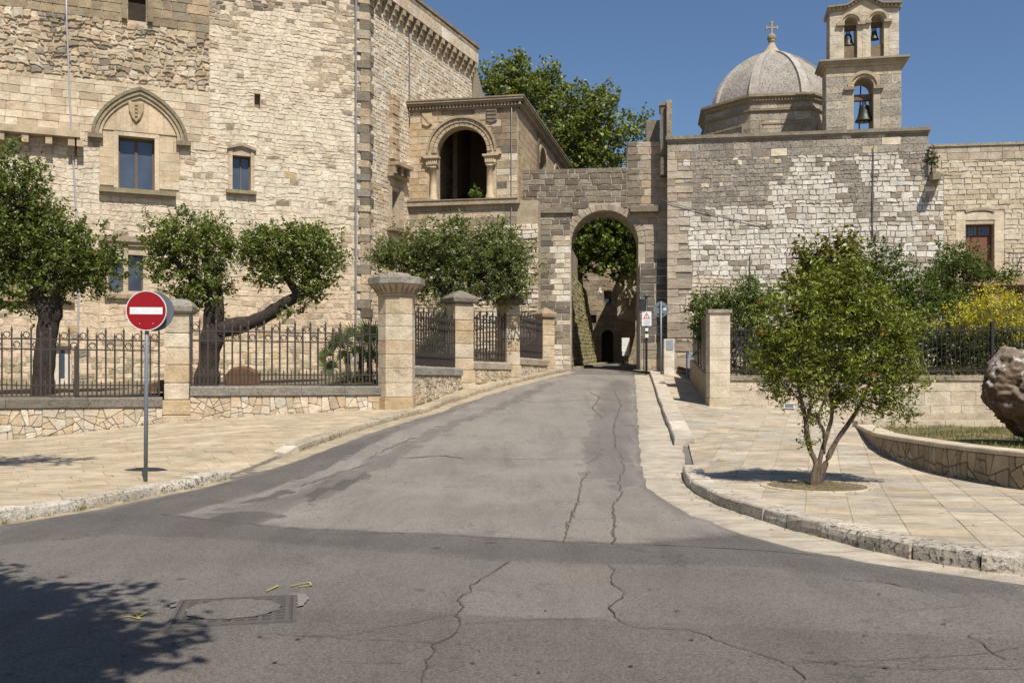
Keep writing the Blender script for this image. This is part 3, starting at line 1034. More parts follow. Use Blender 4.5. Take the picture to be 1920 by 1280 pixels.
# dropped crossing between the two kerbs slopes to the road
def pav_h(x, y):
    m = Vector((x, y))
    c0, c1 = KL1[-1], KL2[0]
    d = (c1 - c0); t = max(0, min(1, (m - c0).dot(d) / d.length_squared))
    dist = (m - (c0 + d * t)).length
    k = min(1, dist / 1.5)
    return G(x, y) + .017 + .103 * k * k * (3 - 2 * k)
lp = surface('left_pavement', left_poly, .1, .6, M_PAVE, (.40, .34, .25, .1), None, 'structure', height=lambda x, y: pav_h(x, y) - .012)
ZR = .125
right_poly = [p for p in reversed(off_line(KR1, .3))] + [Vector((5.2, 43.0)), Vector((7.4, 42.5)), Vector((6.8, 38)), Vector((5.65, 28.5)), Vector((24, 28.6)), Vector((24, 7.2))] + [p for p in reversed(off_line(KR2, .24))]
def rpav_h(x, y):
    m = Vector((x, y))
    c0, c1 = KR1[-1], KR2[0]
    d = (c1 - c0); t = max(0, min(1, (m - c0).dot(d) / d.length_squared))
    dist = (m - (c0 + d * t)).length
    k = min(1, dist / 1.1)
    return G(x, y) + .02 + .105 * k * k * (3 - 2 * k)
rp = surface('right_pavement', right_poly, .1, .6, M_PAVE, (.36, .31, .23, .1), None, 'structure', height=lambda x, y: rpav_h(x, y) - .005)

class HFr:
    def __init__(s, h): s.h = h
    def pt(s, u, v, w=0): return Vector((u, v, s.h(u, v) + w))

def clip_convex(subject, conv):
    out = subject
    n = len(conv)
    for i in range(n):
        p, q = conv[i], conv[(i + 1) % n]
        dx, dy = q[0] - p[0], q[1] - p[1]
        out = clip_half(out, dy, -dx, dy * p[0] - dx * p[1])
        if len(out) < 3: return []
    return out

def slabs(poly, rz, rows, wr, h, parent, colf, gap=.014, skip=None, name='paving_slab'):
    cs, sn = math.cos(rz), math.sin(rz)
    pl = [(p[0], p[1]) for p in poly]
    loc = [(x * cs + y * sn, -x * sn + y * cs) for x, y in pl]
    u0, u1 = min(p[0] for p in loc), max(p[0] for p in loc); v0, v1 = min(p[1] for p in loc), max(p[1] for p in loc)
    area = sum(pl[i][0] * pl[(i + 1) % len(pl)][1] - pl[(i + 1) % len(pl)][0] * pl[i][1] for i in range(len(pl)))
    if area < 0: pl = pl[::-1]
    fr = HFr(h)
    out = []
    v = v0
    while v < v1:
        hh = random.uniform(*rows)
        u = u0 - random.uniform(0, wr[1])
        while u < u1:
            w = random.uniform(*wr)
            q = [(a * cs - b * sn, a * sn + b * cs) for a, b in ((u + gap / 2, v + gap / 2), (u + w - gap / 2, v + gap / 2), (u + w - gap / 2, v + hh - gap / 2), (u + gap / 2, v + hh - gap / 2))]
            c = (sum(a for a, b in q) / 4, sum(b for a, b in q) / 4)
            if c[1] > 6 and abs(c[0]) < .56 * c[1] + 1.2 and not (skip and skip(*c)):
                ins = [in_poly(a, b, pl) for a, b in q]
                if all(ins): r = q
                elif any(ins) or in_poly(*c, pl): r = clip_convex(pl, q)
                else: r = []
                if len(r) >= 3:
                    ar = abs(sum(r[k][0] * r[(k + 1) % len(r)][1] - r[(k + 1) % len(r)][0] * r[k][1] for k in range(len(r)))) / 2
                    if ar > .012: out.append((fr, r, random.uniform(-.002, .003), .004, -.03, colf(*c)))
            u += w
        v += hh
    emit(out, parent, name, 'far_paving', M_PAVE, 300, 120)

SL = [(.48, .425, .34), (.45, .395, .31), (.51, .46, .375), (.42, .37, .295), (.47, .40, .30), (.40, .365, .30)]
slabs(right_poly, math.radians(73), (.40, .64), (.36, .80), rpav_h, rp, lambda x, y: jit(random.choice(SL), .07, .03, random.uniform(0, .5)), .009, lambda x, y: math.hypot(x - 4.4, y - 14.5) < .45)
SL2 = [(.48, .41, .30), (.46, .39, .285), (.50, .43, .325), (.43, .37, .27)]
slabs(left_poly, math.radians(28), (.38, .55), (.6, 1.3), pav_h, lp, lambda x, y: jit(random.choice(SL2), .06, .02, random.uniform(0, .25)), .008)

# tree pit
def tree_pit():
    c = GP(1530, 908)
    c = Vector((4.42, 14.45))
    t = empty('tree_pit', (c.x, c.y, G(*c) + .12), kind='structure')
    m = MB()
    n = 40
    vs = [Vector((c.x, c.y, rpav_h(*c) + .02))]
    for r, h in ((.35, .018), (.70, .006)):
        for k in range(n):
            x, y = c.x + r * math.cos(2 * math.pi * k / n), c.y + r * math.sin(2 * math.pi * k / n)
            vs.append(Vector((x, y, rpav_h(x, y) + h + .01 * noise.noise(Vector((x * 7, y * 7, 0))))))
    fs = [(0, 1 + k, 1 + (k + 1) % n) for k in range(n)] + [(1 + k, 1 + n + k, 1 + n + (k + 1) % n, 1 + (k + 1) % n) for k in range(n)]
    m.add(vs, fs); m.build('soil', M_SOIL, t, True)
    fr = HFr(rpav_h)
    for k in range(16):
        a0, a1 = 2 * math.pi * k / 16 + .012, 2 * math.pi * (k + 1) / 16 - .012
        pl = [(c.x + r * math.cos(a), c.y + r * math.sin(a)) for r, a in ((.70, a1), (.70, (a0 + a1) / 2), (.70, a0), (.80, a0), (.80, (a0 + a1) / 2), (.80, a1))]
        vs, fs = stone_geo(fr, pl, .016, .006, -.02)
        MB().add(vs, fs, jit((.5, .43, .33), .08)).build('edge_stone', M_PAVE, t)
    return c
PIT = tree_pit()

# gardens behind the walls
surface('castle_garden', [(WL0.x, WL0.y + .6), (PIER0.x, PIER0.y + .6), (PIER1.x, PIER1.y + .6), (PIER2.x - .5, PIER2.y + .4), (PIER3.x - .5, PIER3.y + .3), (PIER4.x - .4, PIER4.y), (-2, 46), (-5, 44), (-24, 36), (-24, 23)], 0, 1.0, M_SOIL, kind='structure', height=lambda x, y: 1.16 + .045 * (y - 24) + .06 * (x + 12) * .5)
surface('upper_garden', [(6.2, 28.75), (26, 28.75), (26, 44), (7, 42.2)], 0, 1.0, M_SOIL, kind='structure', height=lambda x, y: 1.66 + .05 * (y - 28.7) + .08 * noise.noise(Vector((x, y, 0))))
# ================================================================== CASTLE
CREAM = [(.66, .565, .43), (.70, .61, .475), (.62, .52, .385), (.68, .595, .475)]
WHITE = [(.73, .665, .55), (.68, .61, .49), (.76, .705, .60), (.64, .56, .445)]
TAN = [(.50, .41, .29), (.54, .45, .33), (.45, .37, .26), (.56, .47, .36)]
GREY = [(.20, .175, .14), (.25, .22, .175), (.165, .145, .115), (.29, .25, .20)]
GOLD = [(.56, .43, .26), (.52, .38, .22), (.60, .47, .30)]
rc = random.choice
corner = Vector((-5.80, 40.0))
dF = Vector((.917, .399)); dS = Vector((.368, .93))
FW = Fr(corner - dF * 18.5, corner)          # castle front
SW = Fr(corner, corner + dS * 10.3)          # its receding side
UC = FW.len
TOPZ = 18.3
castle = empty('castle', (-9, 38, 1.2), 'massive pale stone castle with corbelled parapet behind the left fence', 'castle')

def castle_front():
    g = FW.box(222, 257, 290, 355)            # main window glass
    sm = FW.box(436, 292, 470, 357)
    lw = FW.box(240, 478, 268, 546); lw2 = FW.box(203, 478, 231, 546)
    slit = FW.box(477, 176, 488, 204)
    top = FW.box(240, -40, 274, 40)
    sur = FW.box(187, 258, 336, 352)
    put = FW.box(457, 443, 474, 458)
    door = FW.box(98, 648, 134, 760)
    uc, vs = (sur[0] + sur[1]) / 2, FW.uv(255, 258)[1]
    ra, rb = (sur[1] - sur[0]) / 2 + .05, FW.uv(255, 178)[1] - vs
    # mortar bed with the openings cut through it
    m = MB()
    holes = [rect(*g), rect(*sm), rect(*lw), rect(*lw2), rect(*slit), rect(*top), rect(*put), rect(*door)]
    slab(m, FW, rect(0, UC, 0.5, TOPZ), holes, -.6, 0, (.54, .46, .35, .1))
    front = m.build('front_wall', M_MORTAR, castle)
    H = [('r', g[0] - .02, g[1] + .02, g[2] - .02, g[3] + .02), ('r', *sm), ('r', *lw), ('r', *lw2), ('r', *slit), ('r', *top), ('r', *put), ('r', *door)]
    Hs = H + [('r', sur[0], sur[1], sur[2] - .3, vs), ('a', uc, ra, vs - .1, vs, rb)]
    smS = FW.box(428, 278, 476, 366); lwS = FW.box(196, 455, 278, 552)
    Hs += [('r', *smS), ('r', *lwS)]
    u4 = FW.uv(392, 100)[0]
    vF = FW.uv(200, 38)[1]                    # underside of the frieze
    vR = FW.uv(200, 152)[1]                   # underside of the rubble field
    vA = FW.uv(100, 258)[1]                   # underside of the smooth ashlar
    pcs = []
    def cf_frieze(x, y, z):
        return (jit(rc([(.40, .32, .21), (.34, .28, .19), (.30, .25, .18), (.46, .37, .25)]), .1, .05, .5), 1, 1)
    def cf_rub(x, y, z):
        k = noise.noise(Vector((x * .012, y * .015, 0)))
        return (jit(rc(TAN + CREAM if k > -.05 else TAN + GREY[1:2] + [(.36, .30, .22)]), .14, .06, .35), 1, 1)
    def cf_ash(x, y, z):
        return (jit(rc(CREAM[:3] + TAN[1:2]), .08, .03, .12), 1, 1)
    def cf_main(x, y, z):
        k = noise.noise(Vector((x * .007, y * .009, 4.2))) + .5 * noise.noise(Vector((x * .03, y * .03, 1.2)))
        low = max(0, min(1, (y - 330) / 260))
        if z < 2.6 and random.random() < .5:
            return (jit(rc([(.44, .39, .25), (.52, .45, .32), (.38, .34, .21)]), .12, .05, .8), 1.3, 1)
        r = random.random()
        if y < 20 and r < .75: return (jit(rc(GREY[2:] + [(.38, .32, .24)]), .12, .04, .5), 1, 1)
        if k > .30 and r < .55: return (jit(rc(TAN[:2] + [(.42, .36, .28)]), .1, .04, .7), .9, 1)
        if r < .025: return (jit(rc([(.36, .31, .24), (.44, .37, .28)]), .1, .04, .7), .9, 1)
        if r < .03 + .06 * low: return (jit(rc(GOLD), .1, .05, .2), 1, 1)
        w, c = (.74, .675, .56), (.70, .575, .425)
        f = min(1, max(0, .25 + .75 * low + k * .35))
        col = tuple(w[i] * (1 - f) + c[i] * f for i in range(3))
        return (jit(col, .05, .025, random.uniform(.05, .38)), 1, 1)
    pcs += courses(FW, 0, u4, vF, TOPZ, (.28, .36), (.3, .65), H, .018, .0, .006, (.03, .05), .014, -.02, cf_frieze)
    pcs += courses(FW, 0, u4, vR, vF, (.10, .22), (.15, .42), Hs, .014, .16, .045, (.005, .085), .045, -.03, cf_rub)
    pcs += courses(FW, 0, u4, vA, vR, (.24, .32), (.35, .8), Hs, .012, .01, .006, (.025, .04), .012, -.02, cf_ash)
    pcs += courses(FW, u4, UC - .28, vA, TOPZ, (.11, .23), (.16, .46), Hs, .011, .09, .03, (.004, .024), .024, -.02, cf_main)
    pcs += courses(FW, 0, UC - .28, .8, vA, (.11, .25), (.17, .52), Hs, .011, .09, .03, (.004, .024), .024, -.02, cf_main)
    emit(pcs, castle, 'stone', 'far_stonework', M_STONE, 235, 40)
    # ---- pointed window with its hood
    w = MB()
    fw_ = .07
    gl = g
    for (a, b, c, d) in ((gl[0], gl[0] + fw_, gl[2], gl[3]), (gl[1] - fw_, gl[1], gl[2], gl[3]), (gl[0] + fw_, gl[1] - fw_, gl[3] - fw_ * 1.4, gl[3]), (gl[0] + fw_, gl[1] - fw_, gl[2], gl[2] + fw_), ((gl[0] + gl[1]) / 2 - .05, (gl[0] + gl[1]) / 2 + .05, gl[2] + fw_, gl[3] - fw_ * 1.4)):
        w.fbox(FW, a, b, c, d, -.42, -.34, (.13, .095, .07))
    win = w.build('window', M_MATT, castle, label='tall two-pane window under the pointed hood')
    mid = (gl[0] + gl[1]) / 2
    for a, b in ((gl[0] + fw_, mid - .05), (mid + .05, gl[1] - fw_)):
        MB().fbox(FW, a, b, gl[2] + fw_, gl[3] - fw_ * 1.4, -.40, -.385, (.1, .1, .1)).build('pane', M_GLASS, win)
    sp = courses(FW, sur[0], sur[1], sur[2], vs, (.30, .40), (.35, .7), [('r', g[0] - .16, g[1] + .16, g[2] - .1, g[3] + .16)], .008, 0, .002, (.035, .045), .006, -.02, lambda x, y, z: jit(rc([(.58, .47, .32), (.55, .44, .30), (.60, .50, .36)]), .06, .03, .08), False)
    n = 12
    # tympanum blocks
    for k in range(5):
        a0, a1 = sur[0] + (sur[1] - sur[0]) * k / 5, sur[0] + (sur[1] - sur[0]) * (k + 1) / 5
        hh = lambda u: vs + rb * .93 * math.sqrt(max(0, 1 - ((u - uc) / (ra * 1.0)) ** 2))
        sp.append((FW, [(a0 + .004, max(vs, g[3] + .16) + .004), (a1 - .004, max(vs, g[3] + .16) + .004), (a1 - .004, max(hh(a1), g[3] + .3)), ((a0 + a1) / 2, max(hh((a0 + a1) / 2), g[3] + .3)), (a0 + .004, max(hh(a0), g[3] + .3))], .04, .006, -.02, jit((.58, .48, .34), .06, .03, .1)))
    # splayed reveal
    for (a, b, c, d) in ((g[0] - .16, g[0], g[2], g[3]), (g[1], g[1] + .16, g[2], g[3])):
        sp.append((FW, rect(a + .003, b - .003, c, d), .02, .004, -.03, jit((.62, .53, .39), .03)))
    sp.append((FW, rect(g[0] - .16, g[1] + .16, g[3] + .003, g[3] + .155), .022, .004, -.03, jit((.60, .50, .36), .03)))
    emit(sp, win, 'surround_block', 'surround', M_SMOOTH, 60, 20)
    hm = MB()
    ring(hm, FW, uc, vs, ra, ra + .13, 0, math.pi, 22, -.02, .16, (.36, .30, .20, .5), rb / ra, 0.0, .3)
    ring(hm, FW, uc, vs, ra + .131, ra + .24, 0, math.pi, 22, -.02, .21, (.26, .23, .15, .7), rb / ra, 0.0, .3)
    ring(hm, FW, uc, vs, ra - .12, ra - .001, 0, math.pi, 22, -.02, .10, (.50, .42, .29, .3), rb / ra, 0.0, .3)
    hm.build('hood_mould', M_SMOOTH, win)
    for s in (-1, 1):
        MB().fbox(FW, uc + s * (ra + .1) - .26, uc + s * (ra + .1) + .26, vs - .17, vs - .01, 0, .23, (.28, .23, .16, .6)).fbox(FW, uc + s * (ra + .1) - .2, uc + s * (ra + .1) + .2, vs - .28, vs - .17, 0, .15, (.34, .28, .2, .5)).build('impost', M_SMOOTH, win)
    MB().fbox(FW, sur[0] - .02, sur[1] - .12, g[2] - .20, g[2] - .03, 0, .26, (.30, .26, .17, .6)).fbox(FW, sur[0] + .06, sur[1] - .2, g[2] - .30, g[2] - .20, 0, .17, (.42, .35, .25, .4)).build('sill', M_SMOOTH, win)
    sh = FW.box(240, 192, 270, 232)
    su, sw_ = (sh[0] + sh[1]) / 2, (sh[1] - sh[0]) / 2
    pl = [(su, sh[2]), (su + sw_ * .55, sh[2] + .22 * (sh[3] - sh[2])), (su + sw_ * .9, sh[2] + .55 * (sh[3] - sh[2])), (su + sw_, sh[3]), (su + sw_ * .3, sh[3] - .04), (su - sw_ * .3, sh[3] - .04), (su - sw_, sh[3]), (su - sw_ * .9, sh[2] + .55 * (sh[3] - sh[2])), (su - sw_ * .55, sh[2] + .22 * (sh[3] - sh[2]))]
    m = MB(); m.add(*stone_geo(FW, pl, .13, .04, 0), (.50, .40, .26, .2))
    for k in range(4):
        vv = sh[2] + (sh[3] - sh[2]) * (.28 + .17 * k)
        m.add(*stone_geo(FW, rect(su - .05, su + .05, vv, vv + .09), .17, .02, .1), (.46, .37, .24, .2))
    m.build('carved_shield', M_SMOOTH, win)
    # ---- small windows
    def plain_window(g, name, label, sill=True, mull=True, frame=(.13, .10, .075)):
        w = MB(); f = .045
        parts = [(g[0], g[0] + f, g[2], g[3]), (g[1] - f, g[1], g[2], g[3]), (g[0] + f, g[1] - f, g[3] - f, g[3]), (g[0] + f, g[1] - f, g[2], g[2] + f)]
        mu = (g[0] + g[1]) / 2
        if mull: parts.append((mu - .03, mu + .03, g[2] + f, g[3] - f))
        for a, b, c, d in parts: w.fbox(FW, a, b, c, d, -.34, -.27, frame)
        o = w.build('window', M_MATT, castle, label=label)
        for a, b in (((g[0] + f, mu - .03), (mu + .03, g[1] - f)) if mull else ((g[0] + f, g[1] - f),)):
            MB().fbox(FW, a, b, g[2] + f, g[3] - f, -.325, -.31).build('pane', M_GLASS, o)
        return o
    o = plain_window(sm, 'window', 'small two-pane window with a shallow gabled lintel')
    sp = courses(FW, smS[0], smS[1], smS[2], smS[3], (.3, .42), (.25, .5), [('r', *sm)], .008, 0, .002, (.03, .04), .006, -.02, lambda x, y, z: jit(rc([(.58, .48, .33), (.55, .45, .31)]), .06, .03, .1), False)
    emit(sp, o, 'surround_block', 'surround', M_SMOOTH, 40, 10)
    MB().fbox(FW, sm[0] - .24, sm[1] + .20, sm[2] - .15, sm[2] - .02, 0, .2, (.33, .28, .19, .6)).fbox(FW, sm[0] - .18, sm[1] + .14, sm[2] - .22, sm[2] - .15, 0, .12, (.40, .33, .23, .4)).build('sill', M_SMOOTH, o)
    mu = (sm[0] + sm[1]) / 2
    MB().prism(FW, [(mu - .55, sm[3] + .20), (mu, sm[3] + .36), (mu + .55, sm[3] + .20), (mu + .5, sm[3] + .32), (mu, sm[3] + .46), (mu - .5, sm[3] + .32)], 0, .12, (.40, .34, .25, .5)).build('lintel_gable', M_SMOOTH, o)
    o = plain_window(lw, 'window', 'right light of the low paired window half hidden by leaves', mull=False)
    plain_window(lw2, 'window', 'left light of the low paired window hidden by leaves', mull=False)
    sp = courses(FW, lwS[0], lwS[1], lwS[2], lwS[3], (.35, .5), (.2, .5), [('r', *lw), ('r', *lw2)], .008, 0, .002, (.03, .04), .006, -.02, lambda x, y, z: jit(rc([(.54, .45, .32), (.50, .41, .29)]), .06, .03, .15), False)
    emit(sp, o, 'surround_block', 'surround', M_SMOOTH, 40, 10)
    MB().fbox(FW, lwS[0] - .2, lwS[1] + .1, lwS[3] + .02, lwS[3] + .22, 0, .18, (.38, .32, .23, .5)).fbox(FW, lwS[0] - .1, lwS[1] + .02, lwS[3] - .12, lwS[3] + .02, 0, .1, (.44, .36, .26, .3)).build('label_mould', M_SMOOTH, o)
    MB().fbox(FW, lwS[0], lwS[1], lwS[2] - .15, lwS[2], 0, .16, (.38, .32, .23, .5)).build('sill', M_SMOOTH, o)
    # slot, blocked holes, door
    MB().fbox(FW, slit[0] - .02, slit[1] + .02, slit[2], slit[3], -.5, -.25, (.30, .23, .14)).build('blocked_slot', M_STONE, castle)
    MB().fbox(FW, put[0], put[1], put[2], put[3], -.5, -.35, (.06, .045, .035)).build('beam_hole', M_STONE, castle)
    MB().fbox(FW, top[0], top[1], top[2], top[3], -.58, -.5, (.05, .04, .03)).build('shaft_back', M_STONE, castle)
    for a in (top[0] - .22, top[1] + .04):
        MB().fbox(FW, a, a + .18, top[2] - .02, TOPZ, .0, .22, (.30, .25, .18, .5)).build('shaft_jamb', M_STONE, castle)
    d = MB().fbox(FW, door[0], door[1], door[2], door[3], -.28, -.2, (.58, .52, .44)).build('door', M_MATT, castle, label='pale plank door low in the wall')
    dm = (door[0] + door[1]) / 2
    MB().fbox(FW, dm - .09, dm + .09, door[3] - 1.15, door[3] - .1, -.2, -.185, (.05, .045, .04)).build('door_glass', M_GLASS, d)
    # ledge on corbels at the far left
    lv = FW.uv(70, 254)[1]; u1 = FW.uv(150, 262)[0]
    MB().fbox(FW, 0, u1, lv - .05, lv + .20, 0, .5, (.52, .43, .30, .2)).build('ledge', M_SMOOTH, castle)
    for px in (-90, -45, 3, 48, 92, 134, 150):
        uu = FW.uv(px, 270)[0]
        MB().fbox(FW, uu - .11, uu + .11, lv - .35, lv - .05, 0, .44, (.48, .39, .27, .2)).fbox(FW, uu - .10, uu + .10, lv - .62, lv - .35, 0, .24, (.44, .36, .25, .2)).build('ledge_corbel', M_SMOOTH, castle)
    # string course low on the left
    a = FW.uv(70, 558)
    MB().fbox(FW, 0, FW.uv(140, 560)[0], a[1] - .15, a[1] + .1, 0, .2, (.44, .36, .25, .4)).build('string_course', M_SMOOTH, castle)
    # rain pipe and cables
    p = MB(); uu = FW.uv(666, 300)[0]
    p.tube([FW.pt(uu, z, .12) for z in np.linspace(1.2, TOPZ, 14)], .036, 8, (.24, .25, .27)); p.build('rain_pipe', M_PAINT, castle, True)
    p = MB()
    p.tube([FW.pt(FW.uv(x, y)[0], FW.uv(x, y)[1], .09) for x, y in ((124, -30), (125, 40), (128, 110), (131, 190), (135, 265), (139, 330), (143, 400), (146, 480), (147, 560), (146, 640), (144, 735))], .03, 6, (.36, .37, .40)); p.build('cable', M_PAINT, castle, True)
castle_front()

def castle_side():
    vc0 = SW.uv(885, 148)[1]                   # underside of the corbels
    vp0 = vc0 + .70
    nar = SW.box(733, 358, 748, 418)
    ch = SW.box(729, 180, 743, 300)
    m = MB()
    slab(m, SW, rect(0, SW.len, .5, TOPZ - .2), [rect(*nar)], -.6, 0, (.54, .46, .35, .1))
    m.build('side_wall', M_MORTAR, castle)
    def cf(x, y, z):
        low = max(0, min(1, (y - 250) / 200)); r = random.random()
        if low > .4 and r < .16: return jit(rc([(.58, .44, .29), (.56, .45, .31)]), .1, .05, .2)
        if r < .04: return jit(rc(TAN), .1, .04, .4)
        return jit(rc(WHITE if random.random() > .25 + .5 * low else CREAM), .09, .035, .25)
    pcs = courses(SW, .28, SW.len - .02, 1, vc0 + .1, (.12, .22), (.2, .5), [('r', *nar), ('r', nar[0] - .25, nar[1] + .35, nar[2] - .3, nar[3] + 1.1)], .014, .05, .022, (.006, .03), .022, -.02, cf)
    emit(pcs, castle, 'stone', 'side_stonework', M_STONE, 65, 60)
    # parapet carried on corbels
    pf = Fr(SW.pt(-.2, 0, .30), SW.pt(SW.len + .12, 0, .30))
    m = MB(); slab(m, pf, rect(0, pf.len, vp0, TOPZ), [], -.5, 0, (.34, .29, .21, .2)); par = m.build('parapet', M_MORTAR, castle)
    pc = courses(pf, 0, pf.len, vp0, vp0 + .55, (.5, .55), (.6, 1.0), (), .012, 0, .004, (.02, .03), .01, -.02, lambda x, y, z: jit(rc(CREAM + WHITE), .08, .03, .15))
    pc += courses(pf, 0, pf.len, vp0 + .55, TOPZ - .12, (.3, .36), (.35, .6), (), .014, 0, .005, (.02, .04), .012, -.02, lambda x, y, z: jit(rc([(.36, .30, .21), (.42, .35, .25), (.31, .26, .19)]), .1, .04, .45))
    emit(pc, par, 'parapet_stone', 'parapet_far_stones', M_STONE, 120, 30)
    MB().fbox(pf, -.1, pf.len + .1, TOPZ - .10, TOPZ + .04, -.55, .07, (.30, .25, .18, .6)).build('parapet_cap', M_STONE, par)
    n = 17
    for k in range(n):
        u = .05 + (SW.len - .1) * k / (n - 1)
        m = MB()
        for j, (z0, z1, w) in enumerate(((vc0 + .46, vp0 - .01, .31), (vc0 + .24, vc0 + .46, .21), (vc0 + .03, vc0 + .24, .11))):
            m.fbox(SW, u - .13, u + .13, z0, z1, 0, w, jit((.46, .38, .27), .12, .04, .4))
        m.build('corbel', M_STONE, castle)
    # upper courses of the front, at the very top of the picture
    # quoins up the corner
    z = 1.3; k = 0
    while z < TOPZ - .2:
        h = random.uniform(.26, .42)
        dark = noise.noise(Vector((z * 2.1, 0, 3))) > -.02
        c = jit(rc(GREY[1:] + [(.36, .30, .22)]) if dark else rc(TAN), .15, .05, .7)
        lf, ls = (random.uniform(.36, .50), random.uniform(.14, .2)) if k % 2 else (random.uniform(.28, .34), random.uniform(.28, .42))
        pr = random.uniform(.05, .085)
        A = FW.pt(UC - lf, z, pr); B = FW.pt(UC, z, pr) + (SW.pt(0, z, pr) - SW.pt(0, z, 0)); C = SW.pt(ls, z, pr); D = SW.pt(ls, z, -.05); E = FW.pt(UC - lf, z, -.05)
        ring_ = [A, B, C, D, E]
        vs = [Vector(p) for p in ring_] + [p + Vector((0, 0, h - .015)) for p in ring_]
        MB().add(vs, [(4, 3, 2, 1, 0), (5, 6, 7, 8, 9)] + [(i, (i + 1) % 5, 5 + (i + 1) % 5, 5 + i) for i in range(5)], c).build('quoin', M_STONE, castle)
        z += h; k += 1
    # narrow window with moulded head on the side
    mu = (nar[0] + nar[1]) / 2
    o = MB().fbox(SW, nar[0], nar[1], nar[2], nar[3], -.5, -.42, (.05, .06, .07)).build('window', M_GLASS, castle, label='narrow dark window on the receding side')
    sp = courses(SW, nar[0] - .25, nar[1] + .35, nar[2] - .3, nar[3] + .5, (.4, .5), (.3, .5), [('r', *nar)], .008, 0, .002, (.06, .07), .008, -.02, lambda x, y, z: jit(rc(TAN), .07, .03, .2), False)
    emit(sp, o, 'surround_block', 'surround', M_SMOOTH, 30, 10)
    MB().fbox(SW, nar[0] - .35, nar[1] + .45, nar[3] + .5, nar[3] + .62, 0, .26, (.42, .34, .24, .4)).fbox(SW, nar[0] - .3, nar[1] + .4, nar[3] + .95, nar[3] + 1.1, 0, .5, (.42, .34, .24, .4)).build('head_mould', M_SMOOTH, o)
    for k in range(3):
        u = nar[0] - .18 + k * (nar[1] - nar[0] + .5) / 2.2
        MB().fbox(SW, u - .1, u + .1, nar[3] + .62, nar[3] + .95, 0, .36, (.40, .33, .23, .4)).build('bracket', M_SMOOTH, o)
    MB().fbox(SW, nar[0] - .4, nar[1] + .5, nar[2] - .42, nar[2] - .3, 0, .4, (.33, .27, .18, .5)).build('sill', M_SMOOTH, o)
    # walled-up flue above it
    fl = courses(SW, ch[0], ch[1], ch[2], ch[3], (.16, .26), (.25, .5), (), .01, .01, .01, (.16, .2), .02, -.02, lambda x, y, z: jit(rc([(.50, .36, .23), (.50, .39, .27), (.58, .49, .37)]), .12, .05, .5))
    emit(fl, castle, 'flue_stone', 'flue_far_stones', M_STONE, 30, 10)
    p = MB(); uu = SW.uv(765, 120)[0]
    p.tube([SW.pt(uu, z, .08) for z in np.linspace(SW.uv(765, 190)[1] - 1, TOPZ - 1.2, 8)], .025, 6, (.2, .18, .16)); p.build('cable', M_PAINT, castle, True)
    # the body behind the two faces
    A = FW.pt(.02, 0, -.61); B = corner - FW.n * .61 - SW.n * .61; C = SW.pt(SW.len - .02, 0, -.61)
    ft = [A, FW.pt(UC - .8, 0, -.61), SW.pt(.9, 0, -.61), C, Vector((-2.6, 60, 0)), Vector((-26, 60, 0))]
    n = len(ft); m = MB()
    m.add([Vector((p.x, p.y, .4)) for p in ft] + [Vector((p.x, p.y, TOPZ - .4)) for p in ft], [tuple(range(n)), tuple(range(n, 2 * n))] + [(i, (i + 1) % n, n + (i + 1) % n, n + i) for i in range(n)], (.45, .38, .28))
    m.build('inner_wall', M_MORTAR, castle)
    ef = Fr(SW.pt(SW.len, 0, 0), (-1.5, 60))
    m = MB(); slab(m, ef, rect(0, ef.len, .5, TOPZ - .2), [], -.3, 0, (.50, .42, .31, .2)); m.build('rear_wall', M_STONE, castle)
castle_side()

